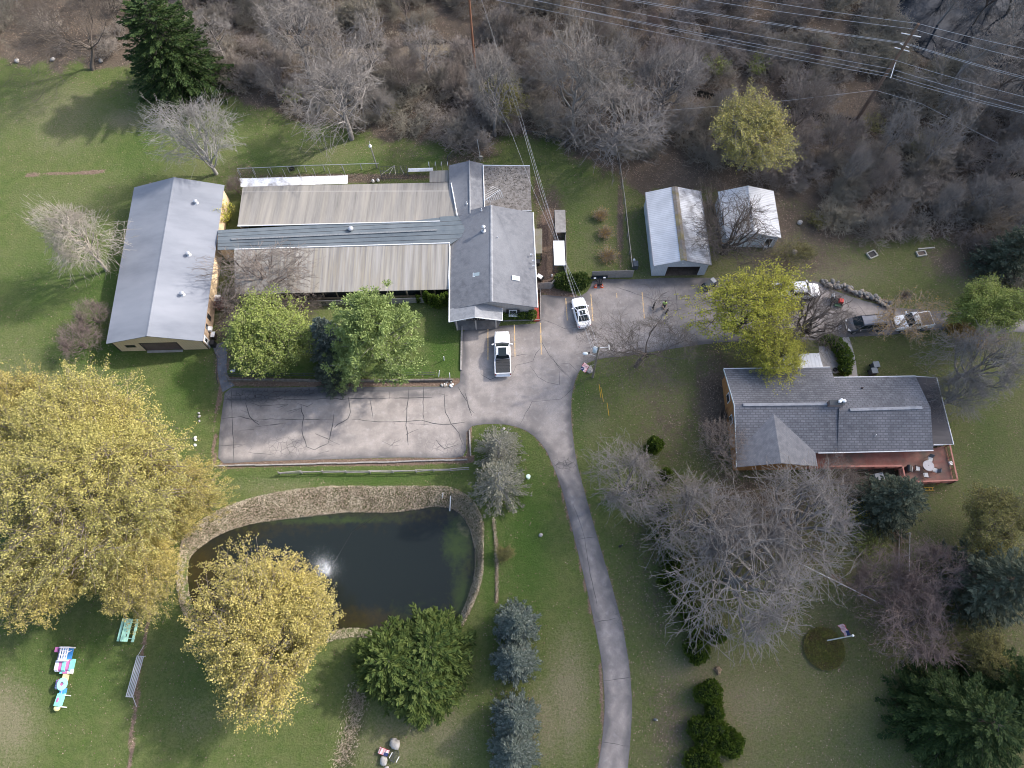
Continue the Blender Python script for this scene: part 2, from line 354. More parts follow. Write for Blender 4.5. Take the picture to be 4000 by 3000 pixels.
def build_ground():
    gx = np.concatenate([[-2500, -900, -400, -220, -150, -125, -112], np.arange(-104, 104.1, .42), [112, 125, 150, 220, 400, 900, 2500]])
    gy = np.concatenate([[-2500, -900, -300, -120, -60, -35], np.arange(-24, 122.1, .42), [130, 145, 180, 260, 500, 1000, 2500]])
    X, Y = np.meshgrid(gx, gy, indexing='ij'); x = X.ravel(); y = Y.ravel()
    near = (np.abs(x) < 140) & (y > -40) & (y < 150)
    z = np.zeros_like(x); z[near] = ground_z(x[near], y[near])
    C = [np.full(x.shape, .3) for _ in range(7)]
    c = cover(x[near], y[near])
    for i in range(7): C[i][near] = c[i]; C[i][~near] = .6 if i == 0 else .1
    nx, ny = len(gx), len(gy); idx = np.arange(nx * ny).reshape(nx, ny)
    Q = np.stack([idx[:-1, :-1].ravel(), idx[1:, :-1].ravel(), idx[1:, 1:].ravel(), idx[:-1, 1:].ravel()], 1)
    o = mesh_np('ground', np.stack([x, y, z], 1), Q, ground_mat(), smooth=True)
    for nm, q in (('cova', (C[0], C[1], C[2], C[3])), ('covb', (C[4], C[5], C[6], np.zeros_like(x)))):
        a = o.data.attributes.new(nm, 'FLOAT_COLOR', 'POINT'); a.data.foreach_set('color', np.stack(q, 1).astype(np.float32).ravel())
    tag(o, kind='structure'); return o

def ground_mat():
    m = bpy.data.materials.new('ground_cover'); m.use_nodes = True; t = m.node_tree; b = t.nodes['Principled BSDF']
    b.inputs['Roughness'].default_value = .95; b.inputs['Specular IOR Level'].default_value = .1
    tc = t.nodes.new('ShaderNodeTexCoord'); vec = tc.outputs['Object']
    def noise(sc, det=5, r=.62, off=0):
        mp = t.nodes.new('ShaderNodeMapping'); mp.inputs['Location'].default_value = (off, off * 2, 0); lk(t, vec, mp.inputs[0])
        n = t.nodes.new('ShaderNodeTexNoise'); n.inputs['Scale'].default_value = sc; n.inputs['Detail'].default_value = det; n.inputs['Roughness'].default_value = r
        lk(t, mp.outputs[0], n.inputs['Vector']); return n.outputs['Fac']
    def rng(s, a, bb, c=0., d=1.):
        r = t.nodes.new('ShaderNodeMapRange'); r.inputs[1].default_value = a; r.inputs[2].default_value = bb; r.inputs[3].default_value = c; r.inputs[4].default_value = d
        lk(t, s, r.inputs[0]); return r.outputs[0]
    def math2(op, a, bb):
        n = t.nodes.new('ShaderNodeMath'); n.operation = op
        for s, i in ((a, 0), (bb, 1)):
            if hasattr(s, 'is_linked'): lk(t, s, n.inputs[i])
            else: n.inputs[i].default_value = s
        return n.outputs[0]
    def mix(f, a, bb):
        x = t.nodes.new('ShaderNodeMix'); x.data_type = 'RGBA'
        if hasattr(f, 'is_linked'): lk(t, f, x.inputs[0])
        else: x.inputs[0].default_value = f
        for s, i in ((a, 6), (bb, 7)):
            if hasattr(s, 'is_linked'): lk(t, s, x.inputs[i])
            else: x.inputs[i].default_value = (*s, 1)
        return x.outputs[2]
    ats = []
    for nm in ('cova', 'covb'):
        a = t.nodes.new('ShaderNodeAttribute'); a.attribute_name = nm; s = t.nodes.new('ShaderNodeSeparateColor'); lk(t, a.outputs['Color'], s.inputs[0]); ats += [s.outputs[0], s.outputs[1], s.outputs[2]]
        if nm == 'cova': ats.append(a.outputs['Alpha'])
    lit, dry, lush, mulch, dk, straw, brown = ats
    N_ = lambda sc, d, r, off, w=.16: rng(noise(sc, d, r, off), .5 - w, .5 + w)
    fine = N_(4.2, 5, .8, 0); mid = N_(1.1, 6, .75, 5); big = N_(.22, 5, .65, 9, .14); vf = N_(11.0, 3, .8, 13, .2)
    def thr(a, w=.55):       # break the cover edge up with noise
        s = math2('ADD', a, math2('MULTIPLY', math2('SUBTRACT', math2('ADD', math2('MULTIPLY', fine, .55), math2('MULTIPLY', mid, .45)), .5), .75))
        return rng(s, .5 - w / 2, .5 + w / 2)
    speck = math2('ADD', math2('MULTIPLY', fine, .55), math2('MULTIPLY', vf, .45))
    grass = mix(speck, (.048, .084, .018), (.130, .178, .048))
    grass = mix(math2('MULTIPLY', big, .42), grass, mix(speck, (.078, .092, .032), (.200, .200, .086)))
    grass = mix(math2('MULTIPLY', N_(.7, 6, .8, 41, .12), .55), grass, mix(speck, (.095, .105, .038), (.240, .225, .115)))
    grass = mix(math2('MULTIPLY', mid, .35), grass, (.044, .078, .018))
    grass = mix(math2('MULTIPLY', thr(lush, .8), .8), grass, mix(speck, (.024, .062, .011), (.072, .140, .026)))
    grass = mix(math2('MULTIPLY', thr(math2('MULTIPLY', dry, 1.35), .7), .8), grass, mix(speck, (.125, .115, .062), (.315, .278, .185)))
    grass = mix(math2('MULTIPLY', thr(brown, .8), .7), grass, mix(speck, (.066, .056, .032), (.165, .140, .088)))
    dots = rng(vf, .80, 1.0); grass = mix(math2('MULTIPLY', dots, .4), grass, (.26, .21, .15))
    leaf = mix(speck, (.070, .054, .042), (.240, .190, .152)); leaf = mix(rng(vf, .75, 1.0), leaf, (.30, .23, .18))
    leaf = mix(math2('MULTIPLY', mid, .5), leaf, mix(speck, (.045, .040, .026), (.120, .100, .066)))
    leaf = mix(math2('MULTIPLY', big, .35), leaf, (.050, .040, .033))
    cur = mix(thr(lit, .4), grass, leaf)
    mu = mix(speck, (.085, .058, .044), (.30, .215, .165)); cur = mix(thr(mulch, .35), cur, mu)
    st = mix(speck, (.20, .165, .115), (.50, .42, .30)); cur = mix(thr(straw, .4), cur, st)
    cur = mix(rng(dk, .3, .7), cur, (.012, .012, .010))
    lk(t, cur, b.inputs['Base Color'])
    bn = t.nodes.new('ShaderNodeBump'); bn.inputs['Strength'].default_value = .9; bn.inputs['Distance'].default_value = .09
    lk(t, math2('ADD', fine, math2('MULTIPLY', vf, .5)), bn.inputs['Height']); lk(t, bn.outputs[0], b.inputs['Normal'])
    return m
build_ground()

def cdt_sheet(name, poly, step, z, mat, zf=None):
    P = np.array(poly); lo = P.min(0); hi = P.max(0)
    X, Y = np.meshgrid(np.arange(lo[0], hi[0], step), np.arange(lo[1], hi[1], step)); x = X.ravel() + (Y.ravel() * .37 % step); y = Y.ravel()
    ok = sdist(x, y, poly) < -step * .45; x = x[ok]; y = y[ok]
    pts = [Vector(p) for p in poly] + [Vector(p) for p in zip(x.tolist(), y.tolist())]; n = len(poly)
    vo, _, fo, *_r = delaunay_2d_cdt(pts, [(i, (i + 1) % n) for i in range(n)], [list(range(n))], 1, 1e-5)
    V = np.array([(p.x, p.y, z) for p in vo]); T = np.array([f if len(f) == 3 else f[:3] for f in fo])
    a = V[T]; nz = np.cross(a[:, 1] - a[:, 0], a[:, 2] - a[:, 0])[:, 2]; T[nz < 0] = T[nz < 0][:, ::-1]
    return mesh_np(name, V, T, mat, smooth=True)

def asphalt_mat():
    m = bpy.data.materials.new('asphalt'); m.use_nodes = True; t = m.node_tree; b = t.nodes['Principled BSDF']; b.inputs['Roughness'].default_value = .9; b.inputs['Specular IOR Level'].default_value = .25
    tc = t.nodes.new('ShaderNodeTexCoord')
    def noise(sc, det, off=0, st=None):
        mp = t.nodes.new('ShaderNodeMapping'); mp.inputs['Location'].default_value = (off, off, 0)
        if st: mp.inputs['Scale'].default_value = st
        lk(t, tc.outputs['Object'], mp.inputs[0]); n = t.nodes.new('ShaderNodeTexNoise'); n.inputs['Scale'].default_value = sc; n.inputs['Detail'].default_value = det; n.inputs['Roughness'].default_value = .65
        lk(t, mp.outputs[0], n.inputs['Vector']); return n.outputs['Fac']
    def rng(s, a, bb):
        r = t.nodes.new('ShaderNodeMapRange'); r.inputs[1].default_value = a; r.inputs[2].default_value = bb; lk(t, s, r.inputs[0]); return r.outputs[0]
    def mix(f, a, bb, k=1.0):
        x = t.nodes.new('ShaderNodeMix'); x.data_type = 'RGBA'
        if k != 1.0: q = t.nodes.new('ShaderNodeMath'); q.operation = 'MULTIPLY'; q.inputs[1].default_value = k; lk(t, f, q.inputs[0]); f = q.outputs[0]
        lk(t, f, x.inputs[0])
        for s, i in ((a, 6), (bb, 7)):
            if hasattr(s, 'is_linked'): lk(t, s, x.inputs[i])
            else: x.inputs[i].default_value = (*s, 1)
        return x.outputs[2]
    c = mix(rng(noise(14, 4), .3, .7), (.262, .232, .212), (.382, .340, .312))
    c = mix(rng(noise(.45, 6, 3), .40, .62), c, (.226, .202, .187))
    c = mix(rng(noise(1.4, 5, 8), .55, .75), c, (.40, .368, .354), .6)
    a = t.nodes.new('ShaderNodeAttribute'); a.attribute_name = 'wear'
    c = mix(a.outputs['Fac'], c, (.062, .064, .072))
    vo = t.nodes.new('ShaderNodeTexVoronoi'); vo.feature = 'DISTANCE_TO_EDGE'; vo.inputs['Scale'].default_value = 1.6; lk(t, tc.outputs['Object'], vo.inputs['Vector'])
    ck = rng(vo.outputs['Distance'], .05, .015); ac = t.nodes.new('ShaderNodeAttribute'); ac.attribute_name = 'craze'
    q = t.nodes.new('ShaderNodeMath'); q.operation = 'MULTIPLY'; lk(t, ck, q.inputs[0]); lk(t, ac.outputs['Fac'], q.inputs[1])
    c = mix(q.outputs[0], c, (.03, .03, .033))
    lk(t, c, b.inputs['Base Color'])
    bn = t.nodes.new('ShaderNodeBump'); bn.inputs['Strength'].default_value = .35; bn.inputs['Distance'].default_value = .02; lk(t, noise(30, 4), bn.inputs['Height']); lk(t, bn.outputs[0], b.inputs['Normal'])
    return m
road = cdt_sheet('asphalt_road', PAVED_W, .55, .022, asphalt_mat()); tag(road, kind='structure')
_v = np.empty(len(road.data.vertices) * 3, np.float32); road.data.vertices.foreach_get('co', _v); _v = _v.reshape(-1, 3); _x, _y = _v[:, 0].astype(float), _v[:, 1].astype(float)
_u, _w = to_px(_x, _y); _d = -sdist(_x, _y, PAVED_W); _n = fbm(_x, _y, 3.0, 5); _n2 = fbm(_x, _y, 1.2, 15)
wear = sst(1.1, .1, _d + (_n2 - .5) * 1.2) * .75
def _b(cu, cv, ru, rv, w): return w * np.clip(1.3 - np.sqrt(((_u - cu) / ru) ** 2 + ((_w - cv) / rv) ** 2), 0, 1)
for q in ((620, 847, 150, 15, 1.7), (540, 862, 70, 13, 1.5), (760, 842, 140, 11, 1.4), (900, 855, 60, 8, .8), (740, 950, 50, 10, .5), (1060, 740, 30, 20, .3), (1300, 700, 90, 30, .25), (1160, 900, 30, 30, .22), (1240, 645, 50, 14, .9), (1190, 650, 26, 22, .8), (1040, 712, 50, 10, 1.0), (1130, 708, 45, 8, .9), (1450, 612, 120, 10, .9), (1330, 612, 40, 9, .8),
          (1470, 680, 60, 60, .25), (1640, 660, 160, 40, .35), (2100, 695, 120, 26, .5), (1800, 680, 80, 50, .2), (1222, 1005, 28, 8, .7), (820, 980, 90, 8, .5), (480, 930, 10, 60, .5), (1003, 850, 9, 60, .5), (500, 980, 30, 20, .4),
          (625, 905, 26, 16, .35), (560, 880, 24, 10, .4), (1540, 610, 60, 10, .9)):
    wear = np.maximum(wear, _b(*q) * (.35 + 1.0 * _n))
wear = np.maximum(wear, .42 * sst(13, 3, pdist(_u, _w, [(1226, 1015), (1250, 1080), (1277, 1180), (1312, 1300), (1331, 1400), (1335, 1500), (1331, 1600), (1322, 1720)])) * (.6 + .6 * _n))
craze = np.maximum.reduce([_b(560, 855, 90, 16, 1), _b(640, 845, 90, 12, 1), _b(620, 965, 45, 22, .8), _b(1222, 1003, 30, 14, 1), _b(1340, 1290, 12, 60, .9), _b(960, 965, 60, 22, .4)])
for nm, q in (('wear', wear), ('craze', craze)):
    a = road.data.attributes.new(nm, 'FLOAT', 'POINT'); a.data.foreach_set('value', np.clip(q, 0, 1).astype(np.float32))
# cracks and painted lines lie on the asphalt
mb = MB(); rr = random.Random(5)
def crack(pts, w=.05, z=.026, px=True):
    P = [O(*p) if px else Vector(p) for p in pts]; Q = []
    for a, b2 in zip(P[:-1], P[1:]):
        n = max(1, int((b2 - a).length / .7))
        for i in range(n): Q.append(a.lerp(b2, i / n) + Vector((rr.gauss(0, .035), rr.gauss(0, .035), 0)))
    Q.append(P[-1]); vs = []; n = len(Q)
    for i, p in enumerate(Q):
        d = (Q[min(i + 1, n - 1)] - Q[max(i - 1, 0)]).normalized(); s = Vector((-d.y, d.x, 0)) * w * rr.uniform(.5, 1.2) * (.5 if i in (0, n - 1) else 1)
        vs += [(p.x + s.x, p.y + s.y, z), (p.x - s.x, p.y - s.y, z)]
    mb.add(vs, [(2 * i, 2 * i + 1, 2 * i + 3, 2 * i + 2) for i in range(n - 1)])
for c in ([(487, 862), (620, 863), (790, 861), (934, 859)], [(915, 836), (914, 870), (916, 920)], [(882, 838), (880, 880), (878, 920), (882, 962)], [(753, 858), (757, 890), (752, 906), (728, 917), (722, 925)],
          [(722, 893), (716, 930), (708, 960)], [(760, 905), (800, 910), (850, 912), (910, 908), (935, 915), (960, 918), (1005, 912)], [(650, 876), (656, 900), (652, 930), (662, 965), (680, 972), (706, 960)],
          [(1005, 850), (1012, 880), (1025, 893)], [(990, 838), (1010, 870), (1020, 900)], [(960, 850), (962, 890), (975, 915), (990, 935), (1000, 960)], [(940, 950), (960, 970), (990, 960)],
          [(1167.9, 718.9), (1170.1, 739.4), (1184.5, 764.2), (1202.8, 786.9), (1214.4, 800.7), (1228.8, 812.9)], [(1170.1, 748.8), (1157.4, 764.2), (1150.8, 780.3), (1137.0, 784.7), (1114.3, 789.1), (1107.7, 807.4)], [(1146.4, 791.3), (1161.9, 814.0), (1182.3, 825.6), (1211.6, 832.3)], [(1209.4, 784.7), (1232.1, 786.9), (1245.9, 800.7)], [(1171.3, 690.7), (1198.4, 699.5), (1221.0, 711.2), (1238.7, 711.2)], [(1039.6, 809.6), (1057.9, 820.1), (1082.8, 809.6)], [(1189.0, 765.9), (1208.3, 796.3), (1233.2, 818.4)], [(1100.5, 771.4), (1128.1, 765.9), (1147.5, 767.6)], [(1249.8, 829.5), (1211.1, 862.7), (1150.2, 868.2), (1122.6, 918.0)], [(1208.3, 801.9), (1208.3, 832.3)], [(1456, 615), (1462, 650), (1468, 690)], [(1500, 640), (1505, 735)], [(1330, 620), (1420, 650), (1700, 640)],
          [(1244, 1060), (1262, 1062)], [(1238, 1090), (1260, 1150), (1275, 1240), (1290, 1310)], [(1250, 1165), (1288, 1160)], [(1286, 1345), (1330, 1335)], [(1302, 1470), (1364, 1462)], [(1295, 1602), (1365, 1612)], [(1200, 1005), (1225, 1000), (1244, 1003)],
          [(1205, 995), (1222, 1010), (1240, 996)], [(560, 905), (720, 907)], [(530, 870), (538, 900), (560, 918)], [(500, 840), (505, 1000)], [(800, 864), (806, 905)], [(840, 840), (842, 862)], [(690, 840), (692, 862)], [(480, 905), (520, 900), (560, 912)],
          [(500, 855), (600, 850), (720, 846), (830, 845)], [(560, 845), (556, 860)], [(600, 842), (604, 864)], [(1700, 650), (1705, 740)], [(1850, 655), (1900, 720)], [(740, 845), (735, 864)]):
    crack(c, (.042 if len(c) > 2 else .034) if c[0][0] < 1060 else .024)
for i in range(26):
    u0 = rr.uniform(490, 980); v0 = rr.uniform(845, 985); crack([(u0, v0), (u0 + rr.uniform(-30, 30), v0 + rr.uniform(-14, 14)), (u0 + rr.uniform(-50, 50), v0 + rr.uniform(-16, 16))], .025)
cr = mb.build('asphalt_cracks', M('crack_tar', (.062, .060, .062), rough=.8)); tag(cr, kind='structure')
for a, b2, wd_ in (((1906, 1286), (1906, 1408), .13), ((2009, 1268), (2012, 1395), .13), ((2111, 1262), (2115, 1385), .15), ((2210, 1166), (2216, 1252), .12), ((2308, 1148), (2316, 1254), .13), ((2408, 1146), (2410, 1163), .13), ((2508, 1142), (2517, 1244), .13)):
    q = MB(); A, B = F(*a), F(*b2); d = (B - A).normalized(); s = Vector((-d.y, d.x, 0)) * wd_ * .55; n = 14; vs = []
    for i in range(n + 1):
        p = A.lerp(B, i / n); k = rr.uniform(.75, 1.1); vs += [(p.x + s.x * k, p.y + s.y * k, .030), (p.x - s.x * k, p.y - s.y * k, .030)]
    q.add(vs, [(2 * i, 2 * i + 1, 2 * i + 3, 2 * i + 2) for i in range(n)])
    tag(q.build('parking_line', M('faded_yellow_paint', (.62, .42, .20), (.36, .30, .24), scale=3, lo=.45, hi=.62)), kind='structure')
# footpaths
def path(name, pts, w, mat, z=.02):
    P = [O(*p) for p in pts]; L = []; R_ = []
    for i, p in enumerate(P):
        d = (P[min(i + 1, len(P) - 1)] - P[max(i - 1, 0)]).normalized(); s = Vector((-d.y, d.x)) * (w[i] if isinstance(w, list) else w) / 2; L.append((p.x + s.x, p.y + s.y)); R_.append((p.x - s.x, p.y - s.y))
    L = chaikin(L, False, 1); R_ = chaikin(R_, False, 1)
    q = MB(); n = len(L); q.add([(x, y, z) for x, y in L] + [(x, y, z) for x, y in R_] + [(x, y, z - .1) for x, y in L] + [(x, y, z - .1) for x, y in R_],
        [(i, i + 1, n + i + 1, n + i) for i in range(n - 1)] + [(i, 2 * n + i, 2 * n + i + 1, i + 1) for i in range(n - 1)] + [(n + i, n + i + 1, 3 * n + i + 1, 3 * n + i) for i in range(n - 1)])
    return tag(q.build(name, mat), kind='structure')
path('footpath', [(473, 742), (480, 770), (479, 800), (486, 826), (494, 840)], [1.7, 1.25, 1.1, 1.2, 1.6], M('path_asphalt', (.105, .105, .115), (.165, .165, .175), scale=1.2, bump=.3, bscale=20))
path('concrete_walk', [(1822, 722), (1830, 745), (1838, 775), (1843, 815)], 1.1, M('concrete', (.26, .245, .225), (.34, .32, .30), scale=1.5, bump=.2, bscale=15))
path('concrete_walk', [(1786, 748), (1792, 775), (1800, 806)], [2.0, 2.6, 2.2], MATS['concrete'])
# pond
def water_mat():
    m = bpy.data.materials.new('pond_water'); m.use_nodes = True; t = m.node_tree; b = t.nodes['Principled BSDF']
    b.inputs['Roughness'].default_value = .12; b.inputs['Specular IOR Level'].default_value = .5; b.inputs['IOR'].default_value = 1.33
    a = t.nodes.new('ShaderNodeAttribute'); a.attribute_name = 'murk'; tc = t.nodes.new('ShaderNodeTexCoord'); s = t.nodes.new('ShaderNodeSeparateColor'); lk(t, a.outputs['Color'], s.inputs[0])
    n = t.nodes.new('ShaderNodeTexNoise'); n.inputs['Scale'].default_value = 1.1; n.inputs['Detail'].default_value = 6; n.inputs['Roughness'].default_value = .7; lk(t, tc.outputs['Object'], n.inputs['Vector'])
    def rng(s_, a_, b_):
        r = t.nodes.new('ShaderNodeMapRange'); r.inputs[1].default_value = a_; r.inputs[2].default_value = b_; lk(t, s_, r.inputs[0]); return r.outputs[0]
    def mix(f, a_, b_):
        x = t.nodes.new('ShaderNodeMix'); x.data_type = 'RGBA'; lk(t, f, x.inputs[0])
        for q, i in ((a_, 6), (b_, 7)):
            if hasattr(q, 'is_linked'): lk(t, q, x.inputs[i])
            else: x.inputs[i].default_value = (*q, 1)
        return x.outputs[2]
    def addn(v):
        q = t.nodes.new('ShaderNodeMath'); q.operation = 'MULTIPLY_ADD'; q.inputs[1].default_value = 1.1; lk(t, n.outputs['Fac'], q.inputs[0]); lk(t, v, q.inputs[2]); return q.outputs[0]
    c = mix(rng(addn(s.outputs[0]), .75, 1.35), (.013, .017, .016), (.036, .029, .012))
    c = mix(rng(addn(s.outputs[1]), .85, 1.35), c, (.030, .046, .016))
    c = mix(rng(addn(s.outputs[2]), .85, 1.35), c, (.085, .075, .055))
    lk(t, c, b.inputs['Base Color'])
    w = t.nodes.new('ShaderNodeTexNoise'); w.inputs['Scale'].default_value = 5; w.inputs['Detail'].default_value = 4; lk(t, tc.outputs['Object'], w.inputs['Vector'])
    bn = t.nodes.new('ShaderNodeBump'); bn.inputs['Strength'].default_value = .12; bn.inputs['Distance'].default_value = .03; lk(t, w.outputs['Fac'], bn.inputs['Height']); lk(t, bn.outputs[0], b.inputs['Normal'])
    return m
_pw = [(x, y) for x, y in chaikin(PW([(395, 1205), (408, 1185), (465, 1145), (540, 1120), (620, 1108), (700, 1100), (760, 1094), (830, 1096), (890, 1090), (940, 1080), (990, 1086), (1022, 1125), (1036, 1180), (1036, 1235), (1024, 1285), (1005, 1330), (985, 1370),
                                  (930, 1386), (850, 1384), (790, 1366), (740, 1366), (640, 1388), (560, 1400), (484, 1392), (432, 1362), (402, 1315), (393, 1255)], WZ), True, 1)]
WM = water_mat()
pond = cdt_sheet('pond_water', _pw, .8, WZ, WM); tag(pond, kind='structure')
_v = np.empty(len(pond.data.vertices) * 3, np.float32); pond.data.vertices.foreach_get('co', _v); _v = _v.reshape(-1, 3); _x, _y = _v[:, 0].astype(float), _v[:, 1].astype(float); _u, _w = to_px(_x, _y, WZ)
_dd = -sdist(_x, _y, POND_W); _n = fbm(_x, _y, 4, 33)
br = np.maximum.reduce([_b(420, 1230, 90, 90, 1.), _b(420, 1320, 100, 90, 1.), _b(790, 1345, 120, 40, .9), _b(540, 1150, 110, 22, .6), sst(4, 0, _dd) * .6])
gr = np.maximum.reduce([_b(700, 1120, 240, 12, 1), _b(990, 1170, 44, 80, 1.0), _b(1000, 1290, 36, 90, .9), _b(900, 1330, 120, 60, .5), sst(2.0, 0, _dd) * .5])
mu = np.maximum.reduce([_b(680, 1133, 60, 4, .5), _b(1000, 1140, 20, 30, .5), sst(.7, 0, _dd) * .4])
a = pond.data.attributes.new('murk', 'FLOAT_COLOR', 'POINT'); a.data.foreach_set('color', np.stack([np.clip(br, 0, 1) * .75, np.clip(gr, 0, 1) * .8, np.clip(mu, 0, 1), br * 0], 1).astype(np.float32).ravel())
sw = cdt_sheet('swamp_water', chaikin(PW(SWAMP, -.28), True, 1), 3.0, -.28, M('swamp_water', (.008, .011, .016), (.022, .030, .042), scale=.3, rough=.05, spec=.22)); tag(sw, kind='structure')
# ================================================================== VEGETATION
UP = Vector((0, 0, 1))
def perp(d, rng):
    a = d.cross(UP if abs(d.z) < .92 else Vector((1, 0, 0))).normalized(); b = d.cross(a); t = rng.uniform(0, 2 * PI)
    return a * math.cos(t) + b * math.sin(t)
def skeleton(seed, H=10.0, lean=0.1, trunk=.35, kids=(7, 8, 8, 8), ratio=(.62, .55, .5, .45), ang=(38, 42, 42, 45), r0=.18, wander=.16, trop=.12, stems=1, leader=False, n=(6, 6, 5, 4, 3), rmin=.017, droop=0.0, t0=.25):
    rng = random.Random(seed); out = []
    mx = len(kids)
    def br(p, d, L, r, lv):
        k = n[lv]; pts = [p]; rs = [r]; st = L / (k - 1); dd = d.copy(); wan = wander * (1 + .35 * lv)
        for i in range(k - 1):
            dd = (dd + Vector((rng.gauss(0, wan), rng.gauss(0, wan), rng.gauss(0, wan * .7))) + UP * (trop * (1 if lv < 3 else .4) - droop * (lv >= 2))).normalized()
            p = p + dd * st; pts.append(p); rs.append(max(rmin, r * (1 - (i + 1) / (k - 1) * (.55 if lv == 0 and not leader else .72))))
        out.append((lv, pts, rs))
        if lv >= mx: return
        for j in range(kids[lv]):
            a0 = (.82 if (lv == 0 and not leader) else t0) if not (lv == 0 and leader) else .16
            t = a0 + (1 - a0) * (j + rng.random()) / kids[lv]; f = t * (k - 1); i = min(int(f), k - 2); q = pts[i].lerp(pts[i + 1], f - i); rr_ = rs[i] + (rs[i + 1] - rs[i]) * (f - i)
            ax = (pts[i + 1] - pts[i]).normalized(); an = rad(ang[lv] * rng.uniform(.65, 1.3)); nd = (ax * math.cos(an) + perp(ax, rng) * math.sin(an)).normalized()
            if lv == 0 and leader: L2 = H * ratio[0] * (1.12 - t) ** .7 * rng.uniform(.8, 1.15)
            elif lv == 0: L2 = H * (1 - trunk) * rng.uniform(.8, 1.05)
            else: L2 = L * ratio[lv] * (1.25 - .6 * t) * rng.uniform(.7, 1.2)
            br(q, nd, L2, rr_ * (.62 if lv == 0 and not leader else .5), lv + 1)
    for s in range(stems):
        d0 = (UP + Vector((rng.gauss(0, lean), rng.gauss(0, lean), 0)) + (Vector((math.cos(s * 2.4), math.sin(s * 2.4), 0)) * .35 if stems > 1 else Vector((0, 0, 0)))).normalized()
        br(Vector((rng.uniform(-.15, .15) * (stems > 1), rng.uniform(-.15, .15) * (stems > 1), -.15)), d0, H * (1.0 if leader else trunk), r0, 0)
    return out
def tubes(sk, lvs, sides):
    """numpy tubes for the chosen levels"""
    Vs = []; Qs = []; base = 0; groups = {}
    for lv, pts, rs in sk:
        if lv in lvs: groups.setdefault((lv, len(pts)), []).append((pts, rs))
    for (lv, k), L in groups.items():
        s = sides.get(lv, 3); P = np.array([[tuple(q) for q in p] for p, _ in L]); R_ = np.array([r for _, r in L]); B = len(L)
        T = np.gradient(P, axis=1); T /= (np.linalg.norm(T, axis=2, keepdims=True) + 1e-9)
        ref = np.where(np.abs(T[..., 2:3]) < .9, np.array([0, 0, 1.0]), np.array([1.0, 0, 0])); A = np.cross(T, ref); A /= (np.linalg.norm(A, axis=2, keepdims=True) + 1e-9); Bn = np.cross(T, A)
        ths = np.arange(s) * 2 * PI / s
        V = P[:, :, None, :] + R_[:, :, None, None] * (A[:, :, None, :] * np.cos(ths)[None, None, :, None] + Bn[:, :, None, :] * np.sin(ths)[None, None, :, None])
        b = base + (np.arange(B) * k * s)[:, None, None]; i = (np.arange(k - 1) * s)[None, :, None]; j = np.arange(s)[None, None, :]; jn = (j + 1) % s
        q = np.stack([b + i + j, b + i + jn, b + i + s + jn, b + i + s + j], -1).reshape(-1, 4)
        Vs.append(V.reshape(-1, 3)); Qs.append(q); base += B * k * s
    return np.concatenate(Vs), np.concatenate(Qs)
def quads(C, size, rs, flat=0.0, aspect=1.0, D=None, asp_rand=.3):
    """leaf-like diamonds at centres C; D optional long-axis directions"""
    N = len(C); size = np.broadcast_to(size, (N,)) * rs.uniform(.65, 1.35, N)
    A = rs.normal(size=(N, 3)) if D is None else D + rs.normal(size=(N, 3)) * .25
    A[:, 2] *= (1 - flat); A /= np.linalg.norm(A, axis=1, keepdims=True); Bv = rs.normal(size=(N, 3)); Bv[:, 2] *= (1 - flat)
    Bv -= (Bv * A).sum(1, keepdims=True) * A; Bv /= (np.linalg.norm(Bv, axis=1, keepdims=True) + 1e-9)
    a = A * size[:, None] * .5 * aspect; b = Bv * size[:, None] * .5
    k = rs.uniform(.1, .5, (N, 1))
    V = np.stack([C - a, C + b + a * k * .3, C + a, C - b + a * k * .3], 1).reshape(-1, 3); Q = np.arange(4 * N).reshape(-1, 4)
    return V, Q
def cat(*parts):
    Vs = []; Qs = []; mi = []; n = 0
    for k, (V, Q) in enumerate(parts): Vs.append(V); Qs.append(Q + n); mi += [k] * len(Q); n += len(V)
    return np.concatenate(Vs), np.concatenate(Qs), np.array(mi)

BK = {'grey': M('bark_grey', (.165, .148, .136), (.275, .252, .235), scale=2.2, rough=.95), 'brown': M('bark_brown', (.150, .122, .105), (.25, .21, .185), scale=2.2, rough=.95),
      'dark': M('bark_dark', (.075, .062, .052), (.15, .125, .108), scale=2.2, rough=.95), 'pale': M('bark_pale', (.29, .255, .21), (.44, .40, .35), scale=2, rough=.9),
      'tan': M('bark_tan', (.25, .20, .155), (.38, .31, .25), scale=2, rough=.9), 'purple': M('bark_purple', (.135, .102, .094), (.225, .175, .162), scale=2, rough=.95),
      'silver': M('bark_silver', (.235, .222, .208), (.35, .335, .315), scale=2, rough=.95), 'olive': M('bark_olive', (.16, .145, .085), (.27, .24, .15), scale=2, rough=.95)}
def leafmat(n, a, b, c, sc=.45): return M(n, a, b, scale=sc, detail=3, rough=.7, vary=c, trans=.3, lo=.38, hi=.62, spec=.2)
